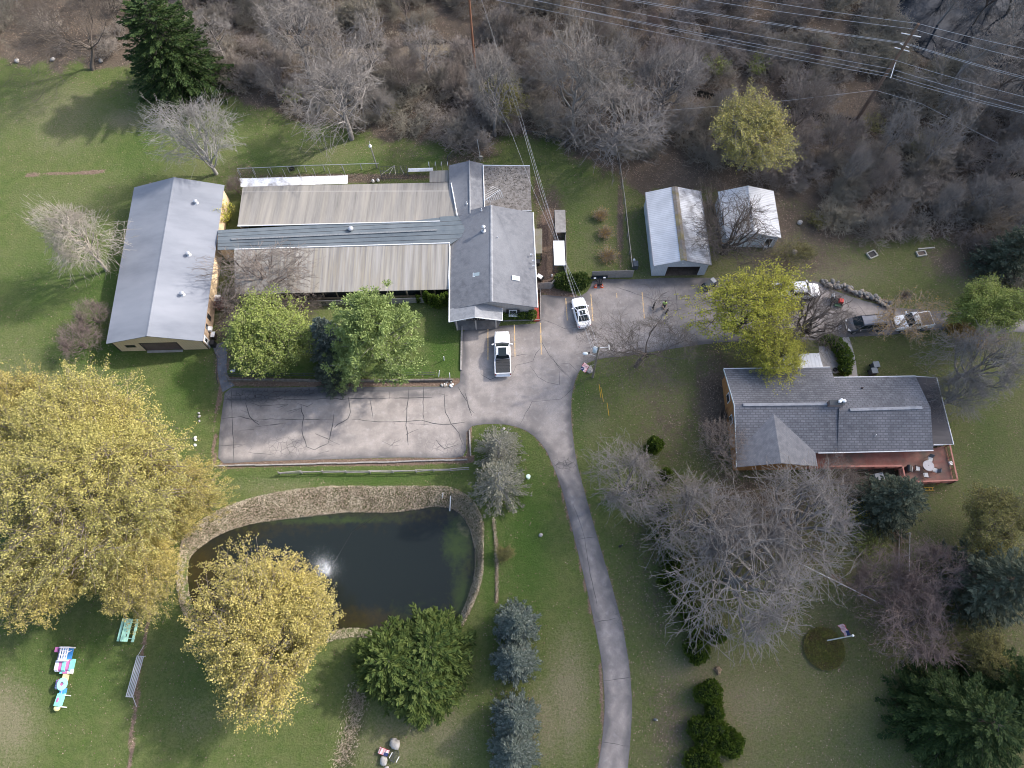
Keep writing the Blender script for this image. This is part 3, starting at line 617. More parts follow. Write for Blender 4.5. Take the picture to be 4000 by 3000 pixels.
LM = {'yellow': leafmat('leaf_yellow', (.40, .355, .105), (.255, .255, .078), (.54, .47, .18)), 'gold': leafmat('leaf_gold', (.41, .345, .10), (.275, .25, .072), (.55, .46, .175)),
      'lime': leafmat('leaf_lime', (.40, .40, .055), (.26, .27, .045), (.53, .50, .10)), 'fresh': leafmat('leaf_fresh', (.225, .275, .065), (.14, .185, .045), (.34, .38, .12)),
      'pine': leafmat('needle_pine', (.205, .27, .08), (.115, .165, .05), (.35, .42, .17)), 'spruce': leafmat('needle_spruce', (.022, .048, .016), (.012, .030, .012), (.085, .125, .035)),
      'blue': leafmat('needle_blue', (.098, .128, .105), (.045, .068, .056), (.27, .305, .27)), 'yew': leafmat('needle_yew', (.060, .100, .022), (.026, .055, .014), (.155, .19, .05)),
      'arbor': leafmat('needle_arborvitae', (.095, .150, .022), (.055, .100, .016), (.18, .24, .045)), 'gravel': leafmat('needle_dull', (.17, .17, .125), (.11, .115, .085), (.28, .275, .225)),
      'orange': leafmat('bud_orange', (.38, .24, .07), (.30, .20, .07), (.44, .30, .11)), 'olive': leafmat('leaf_olive', (.19, .18, .060), (.13, .13, .045), (.26, .24, .09)),
      'dim': leafmat('needle_dim', (.085, .105, .070), (.052, .068, .048), (.15, .17, .12)), 'red': leafmat('twig_red', (.30, .07, .05), (.22, .06, .05), (.36, .12, .08))}

def fan(seed, H=10., R=4., n1=12, n2=6, n3=7, n4=6, zc=.60, rz=.40, z0=(.16, .42), r0=.2, bow=.25, j=(.55, .36, .5), low=-.25, wig=.05, rmin=.0105, tw=.13, ir=.30, gap=.12, **_k):
    """round crown: limbs, branches and twigs aimed at points spread through an ellipsoid"""
    rng = random.Random(seed); out = []; C = Vector((0, 0, H * zc)); E = Vector((R, R, H * rz)); g = lambda s: Vector((rng.gauss(0, s), rng.gauss(0, s), rng.gauss(0, s)))
    def bez(a, t, b, n, r1, r2, w):
        pts = []; L = (b - a).length
        for i in range(n):
            f = i / (n - 1); pts.append(a * (1 - f) ** 2 + t * 2 * f * (1 - f) + b * f * f + g(w * L) * (f * (1 - f) * 2))
        return pts, [max(rmin, r1 + (r2 - r1) * i / (n - 1)) for i in range(n)]
    ph = [(Vector((rng.gauss(0, 1), rng.gauss(0, 1), rng.gauss(0, 1))).normalized() * rng.uniform(2.2, 5.5), rng.uniform(0, 6.28)) for _ in range(5)]
    lump = lambda d: 1 + ir * sum(math.sin(k.dot(d) + p) for k, p in ph) / 2.2
    tr = [Vector((0, 0, -.15)), Vector((rng.gauss(0, .06), rng.gauss(0, .06), H * .15)), Vector((rng.gauss(0, .12), rng.gauss(0, .12), H * .3)), Vector((rng.gauss(0, .2), rng.gauss(0, .2), H * .5)), Vector((rng.gauss(0, .3), rng.gauss(0, .3), H * .72))]; out.append((0, tr, [r0, r0 * .85, r0 * .7, r0 * .4, r0 * .12]))
    at = lambda P, t: P[int(min(t * (len(P) - 1), len(P) - 1.001))].lerp(P[int(min(t * (len(P) - 1), len(P) - 1.001)) + 1], (t * (len(P) - 1)) % 1 if t < 1 else 1.)
    for i in range(n1):
        z = low + (1 - low) * ((i + rng.random()) / n1) ** .9; a = i * 2.39996 + rng.gauss(0, .25); q = math.sqrt(max(0, 1 - z * z)); d1 = Vector((math.cos(a) * q, math.sin(a) * q, z)); b = C + Vector((d1.x * E.x, d1.y * E.y, d1.z * E.z)) * rng.uniform(.45, .62)
        if i > 2 and rng.random() < gap: continue
        h = H * (z0[0] + (z0[1] - z0[0]) * (z - low) / (1 - low)) * rng.uniform(.9, 1.1); s = at(tr, h / (H * .72)); L = (b - s).length; P, R_ = bez(s, s + (b - s) * .4 + Vector((d1.x, d1.y, 0)) * L * bow * .6 - Vector((0, 0, L * bow * .35)), b, 6, r0 * .42, r0 * .17, wig); out.append((1, P, R_))
        for k in range(n2):
            d2 = (d1 + g(j[0])).normalized(); d2.z = max(d2.z, low - .25); b2 = C + Vector((d2.x * E.x, d2.y * E.y, d2.z * E.z)) * rng.uniform(.66, .90) * lump(d2); s2 = at(P, rng.uniform(.35, 1)); t2 = s2 + (b2 - s2) * .45 + (P[-1] - P[-2]).normalized() * (b2 - s2).length * .22; P2, R2 = bez(s2, t2, b2, 5, r0 * .15, r0 * .07, wig * 1.3); out.append((2, P2, R2))
            for m in range(n3):
                d3 = (d2 + g(j[1])).normalized(); b3 = C + Vector((d3.x * E.x, d3.y * E.y, d3.z * E.z)) * rng.uniform(.66, 1.08) * lump(d3); s3 = at(P2, rng.uniform(.2, 1)); P3, R3 = bez(s3, s3 + (b3 - s3) * .5 + g(.06) * R * .5, b3, 4, r0 * .065, rmin, wig * 1.6); out.append((3, P3, R3))
                for _ in range(n4):
                    s4 = at(P3, rng.uniform(.15, 1)); d4 = ((P3[-1] - P3[0]).normalized() + g(j[2])).normalized(); l = R * tw * rng.uniform(.5, 1.3); out.append((4, [s4, s4 + d4 * l * .5 + g(.02), s4 + d4 * l + UP * l * .15], [rmin * 1.1, rmin, rmin * .8]))
    return out
def proto_bare(seed, bark, H=12., R_target=None, leaf=None, nleaf=0, lsize=.16, name='bare_tree', clump=.25, **kw):
    sk = (fan if kw.pop('fan', False) else skeleton)(seed, H=H, **kw); mx = max(s[0] for s in sk)
    t = thing(name, 'x', 'tree'); rs = np.random.RandomState(seed)
    V, Q = tubes(sk, (0, 1), {0: 8, 1: 6}); ends = np.array([tuple(s[1][-1]) for s in sk if s[0] >= mx - 1])
    allp = V; c = np.array([ends[:, 0].mean(), ends[:, 1].mean()]); rr_ = np.percentile(np.hypot(ends[:, 0] - c[0], ends[:, 1] - c[1]), 92); hh = np.percentile(ends[:, 2], 97)
    k = np.array([1 / rr_, 1 / rr_, 1 / hh])        # unit tree: crown radius 1, height 1
    off = np.array([c[0], c[1], 0])
    def tf(P):            # keep the foot at the origin, centre the crown over it
        w = np.clip(P[:, 2:3] / (hh * .5), 0, 1); return (P - off * w * .8) * k
    mesh_np('trunk', tf(V), Q, BK[bark], t, smooth=True)
    V2, Q2 = tubes(sk, tuple(range(2, mx + 1)), {2: 4, 3: 3, 4: 3}); V2 = tf(V2)
    if leaf:
        ps = []
        segs = [s for s in sk if s[0] >= mx - 1]
        for i in range(nleaf):
            s = segs[rs.randint(len(segs))]; j = rs.randint(len(s[1])); ps.append(tuple(s[1][j]))
        C = np.array(ps) + rs.normal(size=(nleaf, 3)) * clump
        LV, LQ = quads(C, lsize, rs, flat=.25); LV = tf(LV); Va, Qa, mi = cat((V2, Q2), (LV, LQ))
        var = rs.rand(len(Qa)) ** 2; mesh_np('crown', Va, Qa, [BK[bark], LM[leaf]], t, mi=mi, var=var)
    else: mesh_np('crown', V2, Q2, BK[bark], t)
    return t
def proto_spruce(seed, mat, name='spruce_tree', H=12., R=3.0, rows=30, per=11, droop=.35, dens=26, size=.30, bark='dark', top=0.03, spray=.42, shape=.85, gap=.0):
    rs = np.random.RandomState(seed); t = thing(name, 'x', 'tree'); mb_ = MB(); mb_.tube([(0, 0, -.1), (0, 0, H * .5), (0, 0, H)], [.22, .12, .02], 8); C = []; D = []; B = []
    for i in range(rows):
        f = i / (rows - 1); z = H * (.06 + .93 * f); L = R * ((1 - f) ** shape * .97 + top) * rs.uniform(.86, 1.1)
        m = max(4, int(per * (1 - f * .55)))
        for j in range(m):
            if rs.rand() < gap: continue
            a = 2 * PI * (j + rs.rand() * .8) / m + i * 1.3; l = L * rs.uniform(.72, 1.18); up = .35 * f - droop * (1 - f) * .6
            nn = int(dens * (.35 + l / R)); s = np.sqrt(rs.uniform(.05, 1, nn)); px = np.cos(a) * l * s; py = np.sin(a) * l * s
            zz = z + l * s * up - droop * .5 * l * s ** 2 * (1 - f) + .22 * l * s ** 3
            w = spray * (1.05 - s) * l * .55 + .10; side = rs.uniform(-1, 1, nn) * w
            C.append(np.stack([px - np.sin(a) * side, py + np.cos(a) * side, zz - np.abs(side) * .18], 1)); dd = np.stack([np.cos(a) * np.ones(nn) - np.sin(a) * np.sign(side) * .6, np.sin(a) * np.ones(nn) + np.cos(a) * np.sign(side) * .6, np.full(nn, up * .8)], 1); D.append(dd)
            mb_.tube([(0, 0, z), (np.cos(a) * l * .85, np.sin(a) * l * .85, z + l * .85 * up - droop * .3 * l)], [.035, .01], 3, cap=False)
    C = np.concatenate(C); D = np.concatenate(D); V, Q = quads(C, size * .42, rs, D=D, aspect=2.3)
    for p in mb_.v: pass
    k = np.array([1 / R, 1 / R, 1 / H]); mb_.v = [(p[0] / R, p[1] / R, p[2] / H) for p in mb_.v]; mb_.build('trunk', BK[bark], t)
    var = np.clip(rs.rand(len(Q)) ** 2 * .6 + (np.hypot(C[:, 0], C[:, 1]) / (R * (1.05 - C[:, 2] / H).clip(.1)) > .8) * .35 * rs.rand(len(Q)), 0, 1)
    mesh_np('crown', V * k, Q, LM[mat], t, var=var); return t
def proto_pine(seed, mat='pine', H=12., R=4.5, n=150, name='pine_tree', bark='grey', tuft=80, size=.22, layers=7):
    """irregular white pine: long limbs ending in plumes of needles"""
    rs = np.random.RandomState(seed); t = thing(name, 'x', 'tree'); mb_ = MB(); mb_.tube([(0, 0, -.1), (.1, .05, H * .5), (.0, .1, H * .97)], [.24, .14, .03], 8); C = []; D = []
    for i in range(n):
        f = (i + rs.rand()) / n; z = H * (.22 + .76 * f); L = R * (1 - f) ** .62 * rs.uniform(.55, 1.12) + .35; a = rs.uniform(0, 2 * PI); up = rs.uniform(.08, .4) + f * .5
        e = np.array([math.cos(a) * L, math.sin(a) * L, z + L * up]); s0 = np.array([0, 0, z]); m = s0 * .5 + e * .5 - np.array([0, 0, .12 * L])
        mb_.tube([tuple(s0), tuple(m), tuple(e)], [.05, .035, .012], 4, cap=False)
        for q in np.linspace(.38, 1.0, 4):
            c = s0 * (1 - q) ** 2 + 2 * m * q * (1 - q) + e * q * q + rs.normal(size=3) * .18; nn = int(tuft * (.5 + q * .7)); dirs = rs.normal(size=(nn, 3)) + np.array([math.cos(a) * .8, math.sin(a) * .8, .55]); dirs /= np.linalg.norm(dirs, axis=1, keepdims=True)
            C.append(c + dirs * rs.uniform(.1, .75, (nn, 1)) * (.45 + .35 * q)); D.append(dirs)
    C = np.concatenate(C); D = np.concatenate(D); V, Q = quads(C, size * .42, rs, D=D, aspect=2.4); k = np.array([1 / R, 1 / R, 1 / H])
    mb_.v = [(p[0] / R, p[1] / R, p[2] / H) for p in mb_.v]; mb_.build('trunk', BK[bark], t); mesh_np('crown', V * k, Q, LM[mat], t, var=rs.rand(len(Q)) ** 2); return t
def shell(rs, lobes, dens, size, up=.35, jit=.14, aspect=1.6):
    """leaf sprays over the surface of a union of lobes (x,y,z,rx,ry,rz)"""
    Cs = []; Ds = []
    for (x, y, z, rx, ry, rz) in lobes:
        n = int(dens * (rx * ry + rx * rz + ry * rz) * 4.2); d = rs.normal(size=(n, 3)); d /= np.linalg.norm(d, axis=1, keepdims=True)
        lump = 1 + .10 * np.sin(d[:, 0] * 7 + x) * np.sin(d[:, 1] * 7 + y) + .08 * np.sin(d[:, 2] * 11); rr_ = lump * rs.uniform(1 - jit * 1.6, 1 + jit * .5, n)
        P = np.array([x, y, z]) + d * np.array([rx, ry, rz]) * rr_[:, None]; ok = P[:, 2] > .02
        for (a, b, c, ra, rb, rc) in lobes:
            if (a, b, c) != (x, y, z): ok &= (((P - np.array([a, b, c])) / np.array([ra, rb, rc])) ** 2).sum(1) > .62
        Cs.append(P[ok]); Ds.append(d[ok] * .6 + np.array([0, 0, up]))
    C = np.concatenate(Cs); D = np.concatenate(Ds); V, Q = quads(C, size, rs, D=D, aspect=aspect); return V, Q
def shrub(name, label, cat_, loc, lobes, mat, dens=60, size=.16, group=None, rotz=0., part='foliage', core=True, up=.35, seed=1):
    rs = np.random.RandomState(seed); t = thing(name, label, cat_, loc, rotz, group); V, Q = shell(rs, lobes, dens, size, up)
    o = mesh_np(part, V, Q, LM[mat], t, var=rs.rand(len(Q)) ** 2)
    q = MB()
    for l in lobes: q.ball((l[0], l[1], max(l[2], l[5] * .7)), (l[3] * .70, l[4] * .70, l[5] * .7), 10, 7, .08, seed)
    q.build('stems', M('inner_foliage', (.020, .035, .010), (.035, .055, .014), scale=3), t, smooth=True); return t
def twiggy(name, label, cat_, loc, R, H, mat, n=70, seed=1, group=None, r=.012, leaf=None, nleaf=0, lsize=.1):
    """a bush of thin stems fanning out of the ground"""
    rs = np.random.RandomState(seed); rng = random.Random(seed); sk = []
    for i in range(n):
        a = rng.uniform(0, 2 * PI); q = rng.uniform(.1, 1) ** .6; d = Vector((math.cos(a) * q * R, math.sin(a) * q * R, H * rng.uniform(.6, 1.05))); p0 = Vector((math.cos(a), math.sin(a), 0)) * R * .18 * q; pts = []
        for k in range(6):
            f = k / 5; pts.append(p0 + Vector((d.x * f ** 1.2, d.y * f ** 1.2, d.z * (f - .12 * f * f * (1 + q)))) + Vector((rng.gauss(0, .03), rng.gauss(0, .03), rng.gauss(0, .02))) * R)
        sk.append((0, pts, [r * 1.6, r * 1.3, r, r * .9, r * .7, r * .5]))
        for j in range(5):
            k = rng.randint(1, 4); b = pts[k]; e = (pts[k + 1] - pts[k]).normalized(); dd = (e + perp(e, rng) * .7).normalized(); L = R * rng.uniform(.25, .5); sk.append((1, [b, b + dd * L * .5 + UP * .02, b + dd * L + UP * .05 * L], [r * .8, r * .6, r * .4]))
    t = thing(name, label, cat_, loc, 0, group); V, Q = tubes(sk, (0, 1), {0: 3, 1: 3})
    if leaf:
        C = np.array([tuple(s[1][rs.randint(1, len(s[1]))]) for s in (sk[rs.randint(len(sk))] for _ in range(nleaf))]) + rs.normal(size=(nleaf, 3)) * .12; LV, LQ = quads(C, lsize, rs)
        Va, Qa, mi = cat((V, Q), (LV, LQ)); mesh_np('branches', Va, Qa, [BK.get(mat, BK['brown']), LM[leaf]], t, mi=mi, var=rs.rand(len(Qa)))
    else: mesh_np('branches', V, Q, BK[mat], t)
    return t

used = set()
def T(proto, cu, cv, rpx, H, label, group=None, zc=.6, rot=None, ry=None, base=None, cat_=None):
    """plant a copy so that its crown centre is seen at overview pixel (cu, cv)"""
    p = O(*base) if base else O(cu, cv, H * zc); R_ = rpx * mpp(cu, cv, H * zc)
    if proto.name in used: t = copy_tree(proto)
    else: used.add(proto.name); t = proto
    t.location = (p.x, p.y, 0); t.rotation_euler = (0, 0, rot if rot is not None else random.uniform(0, 2 * PI)); t.scale = (R_, R_ if ry is None else ry * mpp(cu, cv, H * zc), H)
    t['label'] = label
    if group: t['group'] = group
    elif 'group' in t: del t['group']
    if cat_: t['category'] = cat_
    return t
def LEAN(t, base, H, top, zt=1.0): return t

RT = dict(ratio=(.62, .60, .58, .55), rmin=.0125)
P1 = proto_bare(101, 'grey', fan=1, rmin=.0135, H=11, R=5, n1=13, n2=6, n3=7, n4=4, r0=.26)
P2 = proto_bare(102, 'grey', fan=1, rmin=.0125, H=15, R=4.6, n1=14, n2=6, n3=7, n4=4, r0=.26, zc=.62, rz=.38, z0=(.25, .66), bow=.1)
P3 = proto_bare(103, 'pale', fan=1, H=10, R=4, n1=20, n2=6, n3=6, n4=4, zc=.56, rz=.44, z0=(.12, .68), bow=.05, r0=.2)
P4 = proto_bare(104, 'silver', fan=1, H=10, R=4.6, n1=15, n2=7, n3=7, n4=4, z0=(.08, .3), r0=.24)
P5 = proto_bare(105, 'brown', fan=1, H=7, R=3.6, n1=12, n2=6, n3=6, n4=4, r0=.15, wig=.08)
P6 = proto_bare(106, 'purple', fan=1, H=5.5, R=3.4, n1=14, n2=6, n3=6, n4=5, r0=.12, wig=.08, z0=(.05, .25))
P7 = proto_bare(107, 'dark', H=13, trunk=.26, kids=(8, 8, 7, 6), ang=(46, 38, 36, 36), r0=.30, wander=.2, ratio=(.62, .62, .58, .55), rmin=.0125)
P8 = proto_bare(108, 'grey', H=15, leader=True, kids=(18, 7, 6, 5), ratio=(.30, .55, .55, .5), ang=(48, 38, 36, 36), r0=.17, trop=.1, n=(6, 6, 4, 3, 3), rmin=.0125)
P9 = proto_bare(109, 'dark', fan=1, H=9, R=4.4, n1=12, n2=6, n3=6, n4=4, r0=.26, wig=.09, z0=(.06, .22))
P10 = proto_bare(110, 'grey', fan=1, H=12, R=3.2, n1=11, n2=5, n3=6, n4=3, r0=.18, rmin=.017, zc=.64, rz=.36, z0=(.3, .66), bow=.1)
Y1 = proto_bare(201, 'brown', fan=1, H=14, R=9, n1=22, n2=10, n3=9, n4=3, r0=.5, low=-.5, leaf='yellow', nleaf=240000, lsize=.12, clump=.17, name='willow_tree')
Y2 = proto_bare(202, 'brown', fan=1, H=10, R=5, n1=16, n2=8, n3=8, n4=3, r0=.24, low=-.5, leaf='gold', nleaf=95000, lsize=.11, clump=.13, name='willow_tree')
Y3 = proto_bare(203, 'dark', fan=1, H=12, R=5.4, n1=13, n2=7, n3=7, n4=3, r0=.28, wig=.08, leaf='lime', nleaf=21000, lsize=.165, clump=.17, name='maple_tree')
Y4 = proto_bare(204, 'grey', fan=1, H=10, R=4, n1=14, n2=7, n3=7, n4=4, r0=.2, leaf='yellow', nleaf=27000, lsize=.12, clump=.11, name='maple_tree')
G1 = proto_bare(205, 'brown', fan=1, H=9, R=4, n1=14, n2=7, n3=7, n4=3, r0=.2, low=-.45, leaf='fresh', nleaf=52000, lsize=.135, clump=.17, name='willow_tree')
G2 = proto_bare(206, 'dark', fan=1, H=9, R=4, n1=12, n2=7, n3=7, n4=3, r0=.2, leaf='olive', nleaf=20000, lsize=.14, clump=.15, name='budding_tree')
OR = proto_bare(207, 'tan', fan=1, H=8, R=4, n1=11, n2=6, n3=6, n4=4, r0=.13, leaf='orange', nleaf=2600, lsize=.11, clump=.10, name='budding_tree')
SP = proto_spruce(301, 'spruce', H=16, R=4.5, rows=44, per=14, dens=95, size=.34, droop=.5, shape=.46, top=.14)
BS = proto_spruce(302, 'blue', H=8, R=2.2, rows=34, per=14, dens=34, size=.26, droop=.12, shape=.72, bark='grey')
DS = proto_spruce(303, 'dim', H=10, R=3.2, rows=32, per=12, dens=40, size=.34, droop=.2, shape=.6)
GS = proto_spruce(304, 'gravel', H=8, R=2.4, rows=22, per=12, dens=26, size=.22, droop=.25, shape=.6, bark='silver', spray=.3)
PN = proto_pine(305)
YW = proto_spruce(306, 'yew', H=6, R=3, rows=26, per=14, dens=46, size=.40, droop=.0, shape=.55, top=.14, name='yew_tree', spray=.5)
PROTOS = [P1, P2, P3, P4, P5, P6, P7, P8, P9, P10, Y1, Y2, Y3, Y4, G1, G2, OR, SP, BS, DS, GS, PN, YW]

# --- left and middle
T(SP, 362, 92, 96, 14.5, 'tall dark green spruce at the upper left corner of the lawn', base=(408, 186))
T(P4, 446, 276, 90, 12.5, 'silvery bare tree with a dense fan of twigs behind the barn', base=(468, 376), rot=.5)
T(P3, 165, 515, 78, 11.5, 'pale barked bare tree left of the barn with one straight trunk', base=(230, 584), rot=2.)
T(P6, 196, 680, 38, 3.6, 'upper lump of purple brown bare bush left of the barn')
T(P6, 168, 735, 46, 3.4, 'larger lower lump of purple brown bare bush left of the barn', rot=1.)
T(Y1, 188, 1000, 222, 15, 'huge yellow budding willow covering the left edge of the picture', zc=.55, rot=.4, ry=215)
T(Y2, 120, 1215, 120, 10, 'yellow willow at the lower left rim of the huge willow crown', zc=.55, rot=2.6)
T(Y2, 365, 1080, 88, 8, 'yellow willow at the right rim of the huge willow, nearest the pond', zc=.5, rot=5., ry=110)
T(Y2, 300, 1225, 100, 9, 'yellow willow just above the mint picnic table', zc=.5, rot=4.)
T(Y2, 40, 900, 90, 10, 'yellow willow at the upper left rim of the huge willow crown', zc=.5, rot=3.)
T(Y2, 592, 1362, 158, 10.5, 'rounded golden willow hanging over the pond edge', zc=.5, rot=1., ry=150)
T(PN, 812, 690, 108, 14.5, 'bright green pine with a bare lower trunk in front of the kennel', base=(838, 792), rot=.3)
T(PN, 760, 770, 60, 6, 'low green pine boughs left of the bare pine trunk', rot=2.3)
T(G1, 582, 728, 84, 7.5, 'fresh green willow in the front lawn next to the barn', rot=.2, ry=92)
T(BS, 706, 730, 52, 9.5, 'dark blue spruce squeezed between the willow and the pine', rot=.8, zc=.5)
T(DS, 720, 790, 50, 5, 'dull grey green conifer below the blue spruce')
T(P5, 572, 588, 118, 7, 'brown bare tree spreading over the lower kennel roof', ry=86, rot=.2)
T(P5, 505, 650, 48, 4, 'brown bare bush against the barn brick wall', rot=2.)
T(P5, 530, 700, 50, 3.2, 'brown bare bush at the barn side path', rot=4.)
T(P9, 650, 655, 52, 2.6, 'low brown bare bush under the lower kennel roof eave', rot=1.)
T(P6, 508, 402, 22, 2.5, 'small reddish bare bush between barn and white kennel roof')
T(GS, 1077, 962, 60, 6, 'silvery bare conifer at the lot corner by the drive', rot=.3)
T(GS, 1078, 1040, 68, 8.5, 'dull olive conifer in front of the silvery bare one', rot=1.9, zc=.5)
T(G2, 1090, 1196, 20, 1.6, 'small olive bush beside the drainage line east of the pond', cat_='bush')
T(YW, 848, 1430, 84, 5.5, 'left yew of the dark green clump south of the pond', 'yews south of the pond', rot=.1)
T(YW, 935, 1400, 84, 5.2, 'upper right yew of the dark green clump south of the pond', 'yews south of the pond', rot=1.)
T(YW, 912, 1470, 84, 5.0, 'lower yew of the dark green clump south of the pond', 'yews south of the pond', rot=2.)
T(BS, 1116, 1345, 54, 7, 'blue spruce on the lawn west of the drive, upper of the upper pair', 'blue spruces west of the drive')
T(BS, 1113, 1425, 54, 5.5, 'dark blue spruce on the lawn, lower of the upper pair', 'blue spruces west of the drive')
T(BS, 1114, 1552, 56, 6.5, 'blue spruce near the bottom edge, upper of the lower pair', 'blue spruces west of the drive')
T(BS, 1110, 1625, 58, 6.5, 'blue spruce cut by the bottom edge of the picture', 'blue spruces west of the drive')
# --- right-hand yard
T(P7, 1388, 752, 104, 9.5, 'dark limbed bare tree at the grass edge below the parking stalls', rot=1., ry=120, zc=.55)
T(Y3, 1618, 672, 112, 10, 'lime yellow maple over the drive between garages and house', zc=.55, rot=.3, ry=96)
T(Y3, 1672, 765, 70, 6.5, 'lower half lime yellow maple leaning over the house roof', zc=.55, rot=2.)
T(P9, 1770, 655, 90, 7.5, 'dark bare tree with forked limbs right of the lime yellow maple', base=(1731, 725), rot=1.3)
T(Y4, 1624, 300, 86, 10, 'yellow budding tree at the woodland edge above the white garages', zc=.6, rot=.6, ry=92)
T(P9, 1602, 455, 100, 8.5, 'dark bare tree in front of the smaller white garage', base=(1560, 548), rot=2.6)
T(P1, 1362, 1045, 86, 8, 'grey bare tree right of the drive with arborvitae behind it', zc=.6, rot=.5, ry=100)
T(P1, 1520, 1120, 115, 9, 'grey bare tree, left of the three spreading ones below the house', zc=.6, rot=1.5)
T(P1, 1725, 1125, 140, 9, 'grey bare tree below the house, right of the three spreading ones', zc=.6, rot=3.)
T(P1, 1600, 1240, 185, 9.5, 'largest grey bare tree below the house, lowest of the three', zc=.55, rot=1.6, ry=150)
T(P5, 1560, 960, 66, 5.5, 'bare bush reaching over the lower left corner of the house roof', rot=2.)
T(P5, 1800, 1040, 70, 4, 'low brown bare bush in front of the red deck', rot=1.)
T(DS, 1935, 1078, 74, 8.5, 'dull green hemlock standing against the red deck', rot=.3, zc=.5)
T(G1, 2135, 672, 76, 7.5, 'bright green budding tree over the far right end of the drive', rot=.3, ry=60)
T(OR, 1955, 690, 84, 6, 'orange budding tree over the white pickup at the right', rot=.3, ry=62)
T(P1, 2120, 780, 100, 10, 'bare tree at the right edge above the dark porch roof', rot=2., ry=80)
T(P1, 2075, 850, 70, 7, 'bare tree over the lawn right of the porch roof', rot=3., ry=50)
T(G2, 2150, 1125, 78, 7.5, 'yellow green leafy tree at the right edge below the deck', rot=1.)
T(P6, 1905, 1260, 78, 6, 'purple bare tree, upper left of the group beside the flagpole bed', 'purple bare trees by the flagpole', rot=0.)
T(P6, 2005, 1240, 86, 6.5, 'purple bare tree, upper right of the group beside the flagpole bed', 'purple bare trees by the flagpole', rot=1.)
T(P6, 1975, 1345, 104, 6.5, 'purple bare tree, lowest of the group beside the flagpole bed', 'purple bare trees by the flagpole', rot=2.)
T(DS, 2160, 1260, 104, 11, 'grey green spruce at the right edge above the olive tree', rot=1., zc=.5)
T(G2, 2130, 1420, 60, 5.5, 'round olive tree above the dark spruce in the lower right', rot=2.)
T(SP, 2090, 1560, 118, 10, 'dark green spruce filling the lower right corner', rot=.5, zc=.5)
T(SP, 2200, 1500, 90, 9, 'dark green spruce at the right edge by the olive tree', rot=1.5, zc=.5)
T(DS, 2200, 540, 66, 9, 'dark conifer at the right edge behind the pale slab', rot=.5, zc=.5)
# --- woodland
T(P2, 1215, 105, 92, 18, 'tall grey bare tree with a thick trunk at the lawn edge above the flat roof', base=(1236, 299), rot=.5)
T(P2, 1045, 150, 74, 14, 'grey bare tree right of the brown utility pole above the mossy flat roof', base=(1069, 293), rot=2.5)
T(P1, 1338, 270, 118, 10, 'wide bushy bare tree above the open white garage, left of the yellow one', zc=.55, rot=1., ry=120)
T(P1, 1440, 180, 90, 10, 'bare tree tinged green at the top of the wide bushy one', zc=.55, rot=2.)
T(G2, 1085, 205, 50, 6, 'faintly yellow green budding tree between the two tall grey trees', rot=2.)
T(P2, 735, 95, 110, 13, 'dense grey bare tree in the wood straight above the lamp post', base=(760, 300), rot=2.)
T(P2, 640, 75, 90, 12, 'grey bare tree with a dark leaning trunk above the spruce side of the wood', rot=3.)
T(P7, 130, 60, 120, 13, 'bare tree with long pale limbs over the upper left leaf litter', base=(200, 150), rot=1.)
wr = random.Random(77); placed = [(1215, 105), (1045, 150), (1338, 270), (735, 95), (640, 75), (130, 60), (1440, 180), (362, 88), (1624, 300)]
def zone(u, v):
    if u < 330: return 'slim bare tree standing in the leaf litter of the upper left wood', 'bare trees of the upper left wood'
    if u < 1000: return 'grey bare tree in the brushy wood above the long kennel roofs', 'bare trees of the wood above the kennel'
    if u < 1640: return 'bare tree in the dark brown wood below the power lines', 'bare trees of the wood below the power lines'
    if v < 260 and u > 1890: return 'dark bare tree standing in the flooded swamp', 'bare trees in the swamp'
    return 'grey bare tree in the thicket right of the yellow tree', 'bare trees of the right hand thicket'
tries = 0; cnt = 0
while tries < 6000 and cnt < 118:
    tries += 1; u = wr.uniform(-120, 2330); v = wr.uniform(-150, 640)
    p = O(u, v); wd = float(sdist(np.array([u]), np.array([v]), WOODS)[0])
    if wd > -12: continue
    if 1100 < u < 1640 and v > 330: continue
    if pdist(np.array([u]), np.array([v]), CREEK2)[0] < 26 and u < 1900: continue
    if 1480 < u < 1800 and v > 215 and wr.random() < .5: continue
    q = (u, v); md = 52 if v > 60 else 46
    if u < 330: md = 84
    if 1820 < u < 2010 and v < 300: continue
    if u > 1680 and v > 180: md = 44
    if min((q[0] - a) ** 2 + (q[1] - b) ** 2 for a, b in placed) < md * md: continue
    placed.append(q); cnt += 1
    L, g = zone(u, v); sw_ = u > 1890 and v < 260
    pr = wr.choice([P7, P8, P7] if sw_ else ([P7, P8, P9] if u < 330 else [P10, P2, P10, P5, P1, P8, P10] if u < 1600 else [P1, P10, P5, P2, P10]))
    H = wr.uniform(9, 14) if u < 330 else (wr.uniform(6, 11) if wd < -60 else wr.uniform(4.5, 7))
    if 1000 < u < 1900 and v < 190: H *= .62; pr = wr.choice([P5, P6, P5, P7])
    if sw_: H = wr.uniform(10, 15)
    T(pr, u, v, 1, H, L, g, base=(u, v)).scale = (H * wr.uniform(.26, .38), H * wr.uniform(.26, .38), H)
for p in PROTOS:
    if p.name not in used: print('unused', p.name)

